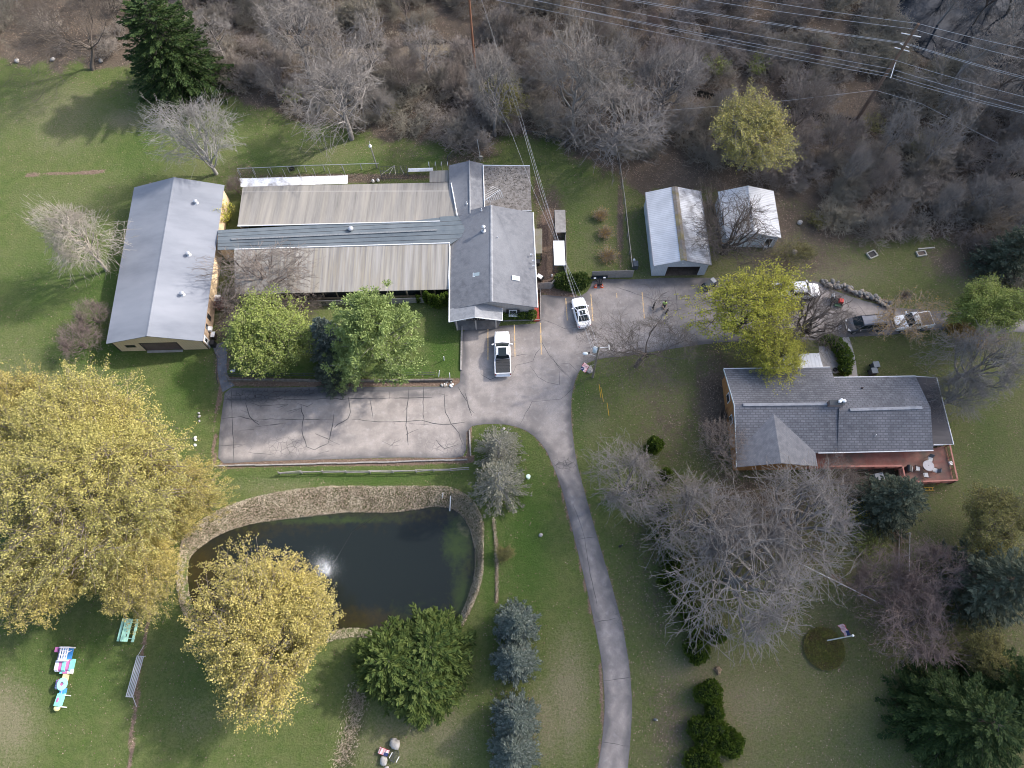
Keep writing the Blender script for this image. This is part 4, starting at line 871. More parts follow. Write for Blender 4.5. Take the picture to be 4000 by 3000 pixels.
# brush: nobody could count it
def brush():
    rs = np.random.RandomState(5); pr = []
    for s in (1, 2, 3, 4):
        sk = skeleton(400 + s, H=2.6, trunk=.08, kids=(7, 6, 4), ratio=(1, .55, .55), ang=(44, 42, 46), r0=.03, wander=.22, trop=.12, stems=3, n=(3, 4, 3, 3), rmin=.016, t0=.15); pr.append(tubes(sk, (1, 2, 3), {1: 3, 2: 3, 3: 3}))
    N = 15000; u = rs.uniform(-80, 2300, N); v = rs.uniform(-120, 660, N); wd = sdist(u, v, WOODS)
    ok = (wd < -6) & ~((u > 1815) & (u < 1905) & (v > 170) & (v < 285)) & (pdist(u, v, CREEK2) > 15) & (pdist(u, v, CREEK) > 14) & (sdist(u, v, SWAMP) > -14) & ~((u > 1090) & (u < 1640) & (v > 340))
    u = u[ok]; v = v[ok]; x = []; 
    n3 = fbm(u, v, 90., 4); keep = rs.rand(len(u)) < np.where(u < 330, .02, np.clip(.35 + (n3 - .5) * 2.4, .3, 1) * .36); u = u[keep]; v = v[keep]
    Vs = []; Qs = []; var = []; n = 0
    for a, b in zip(u, v):
        p = O(a, b); V, Q = pr[rs.randint(4)]; th = rs.uniform(0, 6.28); c, s_ = math.cos(th), math.sin(th); k = rs.uniform(.55, 1.25); R_ = np.array([[c, s_, 0], [-s_, c, 0], [0, 0, 1]])
        Vs.append((V @ R_) * np.array([k * 1.15, k * 1.15, k]) + np.array([p.x, p.y, 0])); Qs.append(Q + n); n += len(V); var.append(np.full(len(Q), np.clip(fbm(np.array([a]), np.array([b]), 120., 8)[0] * 2 - .5 + rs.normal() * .15, 0, 1)))
    o = mesh_np('brush', np.concatenate(Vs), np.concatenate(Qs), M('brush_twig', (.20, .168, .150), (.335, .292, .262), scale=.3, vary=(.245, .222, .17), rough=.95), var=np.concatenate(var)); tag(o, kind='stuff', label='tangle of bare brown brush filling the woodland floor'); print('brush', len(u), n)
brush()
E4 = [(1700, 560, 60, 2.2, 'olive'), (636, 214, 26, 1.9, 'fresh'), (852, 246, 18, 1.6, 'olive'), (1545, 160, 34, 2.6, 'fresh'), (1635, 158, 30, 2.6, 'fresh'), (1520, 150, 22, 2, 'olive'), (460, 160, 20, 1.6, 'olive'), (1180, 175, 26, 2., 'olive'), (760, 40, 30, 2, 'olive'),
      (1350, 190, 26, 2, 'olive'), (1880, 280, 34, 2.5, 'olive'), (1980, 330, 34, 2.5, 'olive'), (1760, 480, 30, 1.6, 'olive'), (1100, 215, 30, 2.6, 'olive'), (2180, 620, 26, 2, 'olive')]
GB = ['olive green bush right of the garages', 'bright green bush at the lawn edge above the lamp post', 'dull green bush in the wood above the kennel roof', 'vivid green bush by the dark creek', 'green bush right of the vivid one by the creek', 'olive bush left of the vivid green one by the creek',
      'olive bush between the spruce and the silvery bare tree', 'olive bush beside the tall grey tree', 'olive bush in the wood at the top edge', 'olive bush below the power lines', 'olive bush beside the tall power pole', 'olive bush right of the tall power pole', 'olive bush in the leaf litter right of the small garage', 'tall yellow olive bush near the tall grey tree', 'olive bush at the right edge near the pale slab']
for i, (u, v, r, h, m) in enumerate(E4):
    twiggy('bush', GB[i], 'bush', O(u, v), r * mpp(u, v) * .8, h, 'olive', n=60, seed=i, leaf=m, nleaf=1500 if m == 'fresh' else 600, lsize=.14)
# dead grass on the pond bank, along the ditch and the creek
def reeds():
    rs = np.random.RandomState(8); B = np.array(BANK_W); lo, hi = B.min(0), B.max(0); x = rs.uniform(lo[0], hi[0], 200000); y = rs.uniform(lo[1], hi[1], 200000)
    di = sdist(x, y, POND_W); do = sdist(x, y, BANK_W); ok = (do < .25) & (di > -.15); x = x[ok]; y = y[ok]
    u, v = to_px(x, y); keep = rs.rand(len(x)) < np.where(v > 1340, .4, 1.); x = x[keep]; y = y[keep]
    xs = [x]; ys = [y]
    for line, w, n in ((DITCH_W, .9, 2600), ([tuple(O(*q))[:2] for q in ((1066, 1120), (1070, 1160), (1074, 1210), (1073, 1300))], .16, 900), (PW([(640, 70), (760, 86), (860, 78), (960, 92)]), 2.4, 1500), (PW([(1560, 218), (1640, 240), (1760, 270), (1840, 290)]), 1.8, 1700), (PW([(1380, 165), (1480, 200)]), 2., 500)):
        P = np.array(line); k = rs.randint(0, len(P) - 1, n); t = rs.rand(n, 1); q = P[k] * (1 - t) + P[k + 1] * t + rs.normal(size=(n, 2)) * w * .6; xs.append(q[:, 0]); ys.append(q[:, 1])
    x = np.concatenate(xs); y = np.concatenate(ys); z = ground_z(x, y); N = len(x); D = np.stack([rs.normal(size=N) * .55, rs.normal(size=N) * .55 - .5, np.full(N, .9)], 1)
    V, Q = quads(np.stack([x, y, z + .12], 1), .050, rs, D=D, aspect=6.5); u, v = to_px(x, y)
    var = np.clip(rs.rand(N) * .6 + .4 * (fbm(x, y, 1.5, 6) > .55), 0, 1)
    o = mesh_np('dead_grass', V, Q, M('straw', (.47, .395, .295), (.32, .26, .19), scale=.5, detail=4, vary=(.64, .56, .44), rough=.9, trans=.2), var=var); tag(o, kind='stuff', label='pale dead grass covering the pond bank and ditch')
reeds()
# columns, hedges and low plants
def columns(name, label, cat_, pos, H, r, group=None, mat='arbor', seed=1):
    """one arborvitae: several upright tips"""
    rs = random.Random(seed); lobes = []
    for i in range(rs.randint(2, 4)): a = rs.uniform(0, 6.28); q = r * (.0 if i == 0 else .55); h = H * (1 if i == 0 else rs.uniform(.75, .95)); lobes.append((math.cos(a) * q, math.sin(a) * q, h * .5, r * rs.uniform(.6, .8), r * rs.uniform(.6, .8), h * .52))
    return shrub(name, label, cat_, pos, lobes, mat, dens=110, size=.17, group=group, up=1.1, seed=seed)
for i, (u, v, h, r) in enumerate(((926, 655, 3.0, .42), (934, 664, 3.3, .42), (942, 662, 3.0, .40), (951, 666, 3.2, .45), (960, 662, 3.1, .42), (968, 656, 2.8, .40), (905, 652, 1.6, .3))):
    columns('arborvitae', ['leftmost of the six dark green columns beside the main building wall', 'second green column from the left beside the main building wall', 'third green column from the left beside the main building wall', 'third green column from the right beside the main building wall',
                           'second green column from the right beside the main building wall', 'rightmost of the six green columns touching the main building wall', 'small separate green column between pine and kennel roof'][i], 'arborvitae', O(u, v), h, r, 'green columns beside the main building', seed=i)
AR = [(1408, 975, 3.2, .75), (1432, 1030, 2.6, .7), (1405, 1060, 2.8, .85), (1430, 1110, 3.2, .9), (1418, 1160, 3, .9), (1440, 1205, 3, .95), (1448, 1255, 3, 1.0), (1462, 1300, 3, 1.05), (1490, 1345, 2.6, 1.2), (1538, 1375, 1.9, .85), (1492, 1402, 2.2, 1.1),
      (1516, 1498, 2.0, 1.2), (1538, 1538, 1.9, 1.2), (1524, 1575, 1.9, 1.3), (1560, 1605, 1.8, 1.2), (1518, 1638, 2.0, 1.3)]
AL = ['tallest narrow arborvitae at the upper end of the row right of the drive', 'second arborvitae from the top of the row, standing to the right', 'third arborvitae from the top of the row', 'fourth arborvitae from the top of the row', 'fifth arborvitae from the top of the row', 'sixth arborvitae from the top of the row',
      'seventh arborvitae from the top of the row', 'eighth arborvitae from the top of the row', 'ninth arborvitae from the top, under the grey bare limbs', 'low round arborvitae at the right foot of the long row', 'round lobed arborvitae ending the long row at the bottom',
      'topmost arborvitae of the lower clump near the bottom edge', 'second arborvitae from the top of the lower clump', 'third arborvitae of the lower clump with lobed tips', 'arborvitae bulging to the right in the lower clump', 'lowest arborvitae at the bottom edge']
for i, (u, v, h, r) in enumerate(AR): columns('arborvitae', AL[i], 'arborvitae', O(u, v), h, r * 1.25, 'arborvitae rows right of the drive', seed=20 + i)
twiggy('bush', 'small grey bare bush inside the lower arborvitae clump', 'bush', O(1524, 1602), .9, 1.8, 'grey', n=50, seed=60)
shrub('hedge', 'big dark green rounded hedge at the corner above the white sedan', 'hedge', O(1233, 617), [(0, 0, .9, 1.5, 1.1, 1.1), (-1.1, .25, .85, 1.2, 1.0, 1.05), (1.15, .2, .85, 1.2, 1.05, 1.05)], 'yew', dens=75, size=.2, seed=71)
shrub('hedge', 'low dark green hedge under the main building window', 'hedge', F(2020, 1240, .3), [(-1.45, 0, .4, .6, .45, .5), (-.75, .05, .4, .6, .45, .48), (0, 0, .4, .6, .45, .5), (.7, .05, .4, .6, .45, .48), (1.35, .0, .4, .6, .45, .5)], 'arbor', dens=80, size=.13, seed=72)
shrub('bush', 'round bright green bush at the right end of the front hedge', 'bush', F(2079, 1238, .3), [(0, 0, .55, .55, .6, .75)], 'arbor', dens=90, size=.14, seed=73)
def at(u, v, c): a = O(u, v); return a.x - c.x, a.y - c.y
_c = O(1806, 770); _lb = []
for (u, v, r, h) in ((1786, 738, .9, .9), (1800, 745, .95, 1.), (1812, 757, 1., 1.1), (1820, 772, 1., 1.1), (1824, 788, .95, 1.), (1822, 802, .8, .9)): x, y = at(u, v, _c); _lb.append((x, y, h * .5, r, r * .9, h * .62))
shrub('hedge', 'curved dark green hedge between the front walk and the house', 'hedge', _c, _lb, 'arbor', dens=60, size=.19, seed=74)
for i, (u, v, r) in enumerate(((1297, 470, .95), (1307, 508, .95), (1312, 556, 1.1))):
    twiggy('ornamental_bush', ['topmost of the three golden weeping bushes left of the garage', 'middle one of the three golden weeping bushes', 'lowest and widest of the three golden weeping bushes'][i], 'bush', O(u, v), r * 1.15, 1.1, 'tan', n=120, seed=80 + i, group='golden bushes in the fenced lawn', leaf='orange', nleaf=900, lsize=.09)
twiggy('bush', 'orange yellow budding bush under the far right green tree', 'bush', O(2065, 715), 1.7, 1.8, 'tan', n=90, seed=84, leaf='orange', nleaf=3500, lsize=.15)
twiggy('bush', 'small orange yellow bush right of the bigger orange one', 'bush', O(2110, 738), 1.2, 1.4, 'tan', n=60, seed=85, leaf='orange', nleaf=1800, lsize=.14)
twiggy('bush', 'red stemmed bush behind the white box by the barn wall', 'bush', F(868, 1195), 1.0, 1.4, 'purple', n=70, seed=86, leaf='red', nleaf=700, lsize=.08)
twiggy('bush', 'greenish bush in the grass right of the small garage', 'bush', O(1738, 545), 1.3, .9, 'olive', n=90, seed=87, leaf='olive', nleaf=1200)
twiggy('bush', 'yellow green low bush beside the hemlock', 'bush', O(1848, 1108), 1.2, 1.2, 'olive', n=90, seed=88, leaf='lime', nleaf=1500)
twiggy('bush', 'bright green low bush at the right rim of the big bare tree', 'bush', O(1870, 1175), 1.6, 1.2, 'olive', n=110, seed=89, leaf='fresh', nleaf=2400)
twiggy('bush', 'leafless bush on the lawn right of the rock wall', 'bush', O(1955, 640), .9, .8, 'purple', n=70, seed=90)
twiggy('bush', 'bare bush in the mulch strip along the house gable', 'bush', O(1563, 900), 1.0, 1.4, 'dark', n=60, seed=91)
# ground cover bed round the flag pole
rs = np.random.RandomState(12); _n = 9000; _a = rs.uniform(0, 6.283, _n); _r = np.sqrt(rs.rand(_n)) * 2.15; _c = O(1779, 1401)
V, Q = quads(np.stack([_c.x + _r * np.cos(_a), _c.y + _r * np.sin(_a) * 1.0, .22 + .16 * (1 - (_r / 2.2) ** 2) + rs.normal(size=_n) * .05], 1), .10, rs, flat=.3)
tag(mesh_np('ground_cover', V, Q, M('ground_cover_leaf', (.115, .125, .030), (.125, .085, .045), scale=1.0, vary=(.19, .19, .045), trans=.2), var=rs.rand(_n) ** 2), kind='stuff', label='olive ground cover in the round bed at the white flagpole')
# fountain spray
q = MB(); rr = random.Random(3); t = thing('fountain', 'white water plume of the pond fountain beside the golden willow', 'fountain', O(708, 1236, WZ))
ps = []
for i in range(15000):
    a = rr.uniform(0, 6.283); f = rr.random() ** .7; w_ = abs(rr.gauss(0, .13)) + .03; z = 3.4 * f * rr.uniform(.8, 1.0); r = .05 + w_ * (1 + 7 * f ** 1.5)
    ps.append((r * math.cos(a) * 1.0, r * math.sin(a) * 1.0 + .25 * f, max(.02, z)))
for i in range(1500): a = rr.uniform(0, 6.283); r = abs(rr.gauss(0, 1.1)); ps.append((r * math.cos(a), r * math.sin(a), abs(rr.gauss(0, .3)) + .02))
V, Q = quads(np.array(ps), .045, np.random.RandomState(4), aspect=1.5)
_m = bpy.data.materials.new('spray'); _m.use_nodes = True; _b2 = _m.node_tree.nodes['Principled BSDF']; _b2.inputs['Base Color'].default_value = (.85, .88, .92, 1); _b2.inputs['Roughness'].default_value = .5; _b2.inputs['Alpha'].default_value = .13
mesh_np('spray', V, Q, _m, t)
q = MB(); q.lathe((0, 0, -.12), [(.32, 0), (.36, .06), (.3, .14), (.08, .16)], 14); q.tube([(0, 0, 0), (0, 0, .3)], .04); q.build('float', M('black_plastic', (.02, .02, .022), rough=.5), t)
for k in range(7):
    a = k * .9; g = MB(); pts = [(math.cos(a) * s * 1.6, math.sin(a) * s * 1.6, 4 * .9 * s * (1 - s) + .05) for s in [i / 9 for i in range(10)]]; g.tube(pts, .006, 3); g.build('jet', _m, t)
q = MB(); q.tube([O(840, 1092, -.6), O(760, 1150, WZ), O(722, 1215, WZ)], .02, 4); tag(q.build('fountain_cable', M('black_plastic', (0, 0, 0))), 'dark cable running from the bank to the fountain', 'cable')

# fallen leaves lying on the lawns and in the woods
def leaves():
    rs = np.random.RandomState(21); N = 800000; x = rs.uniform(-100, 100, N); y = rs.uniform(-20, 112, N); u, v = to_px(x, y); k = (u > -60) & (u < 2270) & (v > -60) & (v < 1720); x, y = x[k], y[k]
    c = cover(x, y); p = np.clip(.05 + c[0] * .5 + c[3] * .7 + c[6] * .12, 0, 1) * (.35 + 1.1 * (fbm(x, y, 2.2, 50) > .5)); ok = (rs.rand(len(x)) < p) & (sdist(x, y, PAVED_W) > .05) & (sdist(x, y, BANK_W) > 0); x, y = x[ok], y[ok]
    V, Q = quads(np.stack([x, y, ground_z(x, y) + .03], 1), .115, rs, flat=.75); print('leaves', len(x))
    tag(mesh_np('fallen_leaves', V, Q, M('dry_leaf', (.235, .165, .120), (.14, .092, .066), scale=2, vary=(.36, .28, .21), rough=.9), var=rs.rand(len(x)) ** 2), kind='stuff', label='dry fallen leaves scattered over lawns and woodland floor')
leaves()

twiggy('budding_tree', 'small sparse lime green budding tree at the barn eave', 'tree', O(493, 478), 1.5, 4.2, 'olive', n=34, seed=97, leaf='lime', nleaf=800, lsize=.13)
# ================================================================== BUILDINGS
SH = dict(scale=1.6, detail=6, lo=.38, hi=.62)
shingle = M('shingle', (.120, .124, .138), (.175, .180, .196), bump=.5, bscale=9, c3=(.20, .205, .22), s3=.16, brick=(1.6, .03, .5, .18, .22, (.09, .09, .10)), **SH)
shingle_h = M('shingle_dark', (.105, .108, .120), (.165, .168, .182), bump=.5, bscale=9, c3=(.21, .21, .225), s3=.22, brick=(1.0, .05, .6, .28, .6, (.055, .056, .064)), **SH)
shingle_pale = M('shingle_pale', (.23, .235, .25), (.31, .315, .33), bump=.4, bscale=9, brick=(1.6, .03, .5, .18, .25, (.14, .14, .15)), **SH)
metal_roof = M('galvanised_roof', (.150, .162, .190), (.196, .208, .238), scale=.35, detail=6, rough=.55, metal=.0, c3=(.235, .246, .275), s3=.12, stretch=(.5, 1.6, 1), wave=('Y', 1.6, .16, (.15, .16, .18)), spec=.4, bump=.1, bscale=3)
white_roof = M('white_ribbed_roof', (.47, .48, .50), (.60, .61, .63), scale=.6, rough=.6, wave=('Y', 1.1, .45, (.26, .265, .28)), spec=.3)
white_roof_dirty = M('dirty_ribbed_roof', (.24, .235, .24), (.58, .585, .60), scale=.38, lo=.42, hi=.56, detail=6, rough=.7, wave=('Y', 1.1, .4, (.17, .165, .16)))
kennel_roof = M('weathered_kennel_roof', (.190, .178, .162), (.135, .128, .120), scale=1.1, detail=6, c3=(.25, .228, .195), s3=.22, stretch=(5.0, .35, 1), brick=(.55, .022, .9, 1.1, .35, (.38, .36, .34)), rough=.9, lo=.35, hi=.68)
kennel_roof2 = M('streaked_kennel_roof', (.225, .200, .160), (.145, .140, .140), scale=.75, detail=6, c3=(.285, .275, .265), s3=.35, stretch=(6.0, .22, 1), brick=(.5, .02, .9, 1.3, .3, (.46, .43, .36)), rough=.9, lo=.36, hi=.62)
corr_roof = M('slate_blue_roll_roof', (.088, .108, .125), (.115, .135, .152), scale=.8, detail=5, rough=.8, c3=(.130, .15, .165), s3=.3)
white_trim = M('white_trim', (.78, .78, .78), (.66, .66, .65), scale=2, rough=.5)
tan_siding = M('tan_siding', (.66, .50, .32), (.74, .57, .38), scale=.8, wave=('X', 1.7, .5, (.22, .16, .10)), rough=.6)
brickw = M('tan_brick', (.36, .255, .175), (.46, .35, .25), scale=9, brick=(3.2, .02, .5, .22, .6, (.22, .14, .10)), rough=.9)
greige = M('greige_siding', (.40, .355, .325), (.46, .41, .38), scale=1, wave=('X', 1.6, .3, (.25, .22, .20)), rough=.8)
brown_door = M('brown_overhead_door', (.115, .080, .072), (.15, .108, .096), scale=1, wave=('Z', .9, .35, (.07, .05, .045)), rough=.6)
dark_trim = M('dark_trim', (.045, .035, .034), rough=.6); glass = M('window_glass', (.022, .027, .032), rough=.08, spec=.7, coat=.5); concrete = MATS['concrete']
white_siding = M('white_metal_siding', (.46, .49, .53), (.54, .57, .60), scale=.8, wave=('X', 1.5, .35, (.33, .36, .40)), rough=.6)
cedar = M('cedar_siding', (.34, .155, .055), (.44, .22, .085), scale=2.2, stretch=(1, 1, .2), wave=('Y', 2.0, .3, (.20, .085, .03)), rough=.8)
wood_grey = M('grey_wood', (.235, .215, .200), (.33, .31, .29), scale=2.5, stretch=(1, 1, 3), rough=.9, wave=('X', 2.4, .5, (.11, .10, .09)))
timber = M('weathered_timber', (.20, .185, .17), (.31, .29, .27), scale=3, rough=.95)
galv = M('galvanised_steel', (.42, .43, .45), (.52, .53, .55), scale=4, rough=.45, metal=.5)
def wallpoly(pts, z0, z1, th=.15):
    pass
def gable(name, label, cat_, FL, FR, BR, BL, RF, RB, ez, rz, oh, roofm, wallm, door=None, capm=None, split=None, doorpart=None, ohf=None, fascia=None):
    """building under a gable roof whose ridge runs front to back. Corners are surveyed roof corners at eave height, RF / RB the ridge ends"""
    fl, fr, br, bl = [F(*p, ez) for p in (FL, FR, BR, BL)]; rf, rb = F(*RF, rz), F(*RB, rz)
    base = fl.copy(); base.z = 0; t = thing(name, label, cat_, base); o = lambda p: Vector(p) - base
    dx = (fr - fl).normalized(); dy = ((bl - fl) + (br - fr)).normalized(); ohf = oh if ohf is None else ohf
    th = .10
    for s, (a, b, m) in enumerate(((fl, bl, roofm), (fr, br, split or roofm))):
        q = MB(); nr = (b - a).cross(rf - a); nr = nr if nr.z > 0 else -nr; q.panel([o(a), o(b), o(rb), o(rf)] if s == 0 else [o(a), o(rf), o(rb), o(b)], nr, th); q.build('roof', m, t)
    q = MB(); w = .16; k = (rz - ez) / ((fr - fl).length / 2)
    for sx in (-1, 1): q.panel([o(rf) + Vector((0, 0, .03)), o(rb) + Vector((0, 0, .03)), o(rb) + dx * sx * w + Vector((0, 0, .03 - k * w)), o(rf) + dx * sx * w + Vector((0, 0, .03 - k * w))], UP, .02)
    q.build('ridge_cap', capm or roofm, t)
    if fascia:
        for a, b in ((fl, bl), (fr, br)): q = MB(); q.tube([o(a) - Vector((0, 0, .06)), o(b) - Vector((0, 0, .06))], .07, 6); q.build('gutter', fascia, t)
    # walls under the roof
    wfl, wfr, wbr, wbl = fl + dx * oh + dy * ohf, fr - dx * oh + dy * ohf, br - dx * oh - dy * ohf, bl + dx * oh - dy * ohf
    def top(p, q0, q1):
        f = (Vector((p.x, p.y, 0)) - Vector((q0.x, q0.y, 0))).length / (Vector((q1.x, q1.y, 0)) - Vector((q0.x, q0.y, 0))).length; Wd = (fr - fl).length; s = oh + f * (Wd - 2 * oh); return ez + (rz - ez) * (1 - abs(s - Wd / 2) / (Wd / 2)) - th - .01
    q = MB()
    def wall(q0, q1, holes=()):
        xs = sorted({0, .5, 1} | {h[0] for h in holes} | {h[1] for h in holes}); d = q1 - q0; nrm = Vector((d.y, -d.x, 0)).normalized()
        for a, b in zip(xs[:-1], xs[1:]):
            zl = 0
            for h in holes:
                if h[0] <= (a + b) / 2 <= h[1]: zl = h[2]
            pa, pb = q0 + d * a, q0 + d * b; ta, tb = top(pa, q0, q1), top(pb, q0, q1)
            q.panel([o((pa.x, pa.y, zl)), o((pb.x, pb.y, zl)), o((pb.x, pb.y, tb)), o((pa.x, pa.y, ta))], nrm, .12)
    wall(wfl, wfr, [door] if door else ()); wall(wbr, wbl)
    for a, b in ((wfl, wbl), (wfr, wbr)):
        d = b - a; nrm = Vector((-d.y, d.x, 0)).normalized() * (1 if a is wfl else -1); e = d.normalized() * .13; tz = top(a, wfl, wfr)
        q.panel([o((a.x + e.x, a.y + e.y, 0)), o((b.x - e.x, b.y - e.y, 0)), o((b.x - e.x, b.y - e.y, tz)), o((a.x + e.x, a.y + e.y, tz))], nrm, .12)
    q.build('walls', wallm, t)
    def at_(x, z, out=0.0): return o(wfl + (wfr - wfl) * x + Vector((0, 0, z - ez)) - dy * out)
    return t, o, dict(wfl=wfl, wfr=wfr, wbr=wbr, wbl=wbl, dx=dx, dy=dy, fl=fl, fr=fr, br=br, bl=bl, rf=rf, rb=rb, at=at_)
def rect_on(q, p0, du, x0, x1, z0, z1, out, nrm, th=.04):
    """box on a wall: p0 wall foot, du unit along, out distance proud"""
    a = p0 + du * x0 + nrm * out; b = p0 + du * x1 + nrm * out
    q.panel([(a.x, a.y, z0), (b.x, b.y, z0), (b.x, b.y, z1), (a.x, a.y, z1)], nrm, th)
def pipe(t, o, u, v, z, h=.35, r=.06, cap=False, m=None):
    p = o(F(u, v, z)); q = MB(); q.tube([p - Vector((0, 0, .15)), p + Vector((0, 0, h))], r, 8)
    if cap: q.ball(p + Vector((0, 0, h + .06)), (r * 2.3, r * 2.3, r * 1.4), 12, 6)
    q.lathe(p - Vector((0, 0, .06)), [(r * 2.6, 0), (r * 1.2, .09)], 10); return q.build('vent_pipe', m or white_trim, t, smooth=False)

# ---- barn
t, o, g = gable('barn', 'long barn with ribbed grey metal roof, tan siding and brown door at the left', 'barn', (414, 1343), (793, 1333), (877, 723), (524, 732), (574, 1313), (680, 692), 2.8, 4.5, .32, metal_roof, tan_siding, door=(.30, .70, 2.05))
dx, dy = g['dx'], g['dy']; L = (g['wfr'] - g['wfl']).length; w0 = Vector((g['wfl'].x, g['wfl'].y, 0)) - Vector((t.location.x, t.location.y, 0))
q = MB(); rect_on(q, w0, dx, L * .303, L * .697, .03, 2.02, -.06, -dy, .06); q.build('overhead_door', brown_door, t)
q = MB()
for a, b, c, d in ((L * .29, L * .303, 0, 2.12), (L * .697, L * .71, 0, 2.12), (L * .303, L * .697, 2.03, 2.12)): rect_on(q, w0, dx, a, b, c, d, .02, -dy, .05)
q.build('door_frame', dark_trim, t)
q = MB(); rect_on(q, w0, dx, L * .30, L * .70, .0, .05, .32, -dy, .32); q.build('door_sill', concrete, t)
q = MB(); rect_on(q, w0, dx, L * .115, L * .225, 1.05, 1.65, .03, -dy, .05); wf = q.build('window', dark_trim, t)
for a, b in ((.122, .168), (.173, .218)): q = MB(); rect_on(q, w0, dx, L * a, L * b, 1.12, 1.58, .034, -dy, .02); q.build('pane', glass, wf)
q = MB(); rect_on(q, w0, dx, 0, .14, 0, 2.75, .015, -dy, .03); rect_on(q, w0, dx, L - .14, L, 0, 2.75, .015, -dy, .03); q.build('corner_trim', dark_trim, t)
wr_ = Vector((g['wfr'].x, g['wfr'].y, 0)) - Vector((t.location.x, t.location.y, 0)); q = MB(); rect_on(q, wr_, dy, .05, 21.5, 0, 2.60, .05, dx, .05); q.build('brick_facing', brickw, t)
q = MB(); rect_on(q, wr_, dy, .08, .95, .05, 2.1, .06, dx, .03); dd_ = q.build('side_door', white_trim, t); q = MB(); rect_on(q, wr_, dy, .3, .75, 1.1, 1.7, .065, dx, .01); q.build('pane', glass, dd_)
for a in (1.9, 3.4): q = MB(); rect_on(q, wr_, dy, a, a + .7, .9, 2.0, .07, dx, .04); wf = q.build('window', dark_trim, t); q = MB(); rect_on(q, wr_, dy, a + .06, a + .64, .96, 1.94, .075, dx, .02); q.build('pane', glass, wf)
q = MB(); c_ = wr_ + dy * 2.2 + dx * .28 + Vector((0, 0, 1.2)); q.box(c_, (.42, .55, .36), math.atan2(dx.y, dx.x)); q.build('air_conditioner', white_trim, t)
for u, v in ((767, 786), (738, 989), (714, 1144)): pipe(t, o, u, v + 6, 3.72, .32, .12, True, galv)
q = MB(); c_ = F(852, 1165, 1.0); q.box((0, 0, .55), (.95, .85, .12)); q.box((0, 0, .27), (.8, .7, .5)); tt = thing('hvac_unit', 'white box topped unit standing against the barn side wall', 'box', F(852, 1172, 0)); q.build('housing', white_trim, tt)
tt = thing('trash_bin', 'black bin beside the barn side door', 'bin', F(838, 1350, 0)); q = MB(); q.box((0, 0, .45), (.5, .6, .9), 0, taper=1.08); q.build('bin_body', M('black_plastic', (0, 0, 0)), tt); q = MB(); q.box((0, 0, .95), (.58, .66, .08)); q.build('lid', MATS['black_plastic'], tt)
tt = thing('trash_bin', 'white lidded bin behind the black bin at the barn side door', 'bin', F(841, 1318, 0)); q = MB(); q.box((0, 0, .4), (.42, .7, .8)); q.build('bin_body', dark_trim, tt); q = MB(); q.box((0, 0, .84), (.48, .74, .08)); q.build('lid', white_trim, tt)
q = MB(); q.tube([F(835, 1376), F(848, 1390), F(848, 1430), F(846, 1480), F(852, 1500)], .05, 5); tag(q.build('path_edging', dark_trim), 'dark edging along the left side of the asphalt footpath', 'edging')

# ---- main building: main hall, porch gable, north wing, flat extension, corridor
base = F(1921, 1220); t = thing('kennel_building', 'grey shingled main building with front porch gable and attached low kennel wings', 'building', base); o = lambda p: Vector(p) - Vector((base.x, base.y, 0)); base.z = 0
E_, R_ = 2.6, 4.5
mfl, mfr, mbr, mbl = F(1757, 1210, E_), F(2100, 1201, E_), F(2082, 830, E_), F(1765, 838, E_); mid = lambda a, b, z: Vector(((a.x + b.x) / 2, (a.y + b.y) / 2, z))
rf, rb = F(1921, 1178, R_), F(1918, 801, R_)
for a, b in ((mfl, mbl), (mfr, mbr)):
    q = MB(); q.panel([o(a), o(b), o(rb), o(rf)], UP, .1); q.build('main_roof', shingle, t)
q = MB()
for sx in (-1, 1): q.panel([o(rf) + Vector((0, 0, .035)), o(rb) + Vector((0, 0, .035)), o(rb) + Vector((sx * .18, 0, -.03)), o(rf) + Vector((sx * .18, 0, -.03))], UP, .02)
q.build('ridge_cap', shingle_pale, t)
q = MB(); q.tube([o(mfr), o(mbr)], .085, 6); q.build('gutter', white_trim, t); q = MB(); q.tube([o(F(1754, 1258, E_)), o(F(1757, 960, E_))], .085, 6); q.build('gutter', white_trim, t)
# porch gable: its left slope runs on from the main roof
pl, pr_, plb, prb = F(1754, 1258, E_), F(1962, 1252, E_), F(1757, 1208, E_), F(1961, 1204, E_); prf, prb2 = F(1854, 1239, 3.62), F(1855, 1190, 3.62); prb2 = prb2 + Vector((0, .5, 0))
q = MB(); q.panel([o(pl) + Vector((0, 0, .02)), o(plb) + Vector((0, 0, .02)), o(prb2) + Vector((0, 0, .02)), o(prf) + Vector((0, 0, .02))], UP, .1); q.panel([o(pr_), o(prb), o(prb2), o(prf)], UP, .1); q.build('porch_roof', shingle_pale, t)
q = MB(); fl2, fr2 = pl + Vector((.3, .28, 0)), pr_ + Vector((-.3, .28, 0)); q.panel([o((fl2.x, fl2.y, 2.42)), o((fr2.x, fr2.y, 2.42)), o(((fl2.x + fr2.x) / 2, (fl2.y + fr2.y) / 2, 3.42))], Vector((0, -1, 0)), .1); q.build('porch_gable', greige, t)
q = MB(); q.tube([o(pl), o(prf), o(pr_)], .06, 4); q.tube([o(pr_), o(prb)], .06, 5); q.build('porch_fascia', white_trim, t)
q = MB(); m0 = (fl2 + fr2) / 2      # black lettering panel in the porch gable
for i, (x, w_, h_) in enumerate(((-1.0, .34, .14), (-.62, .28, .26), (-.3, .14, .42), (.02, .3, .5), (.36, .16, .42), (.66, .3, .3), (1.0, .3, .16))): q.box(o((m0.x + x, m0.y - .07, 2.5 + h_ / 2)), (w_, .04, h_), M4=Matrix.Rotation(.2 * (i % 3 - 1), 3, 'Y'))
q.box(o((m0.x, m0.y - .065, 2.48)), (2.4, .03, .08)); q.build('sign_emblem', MATS['black_plastic'], t)
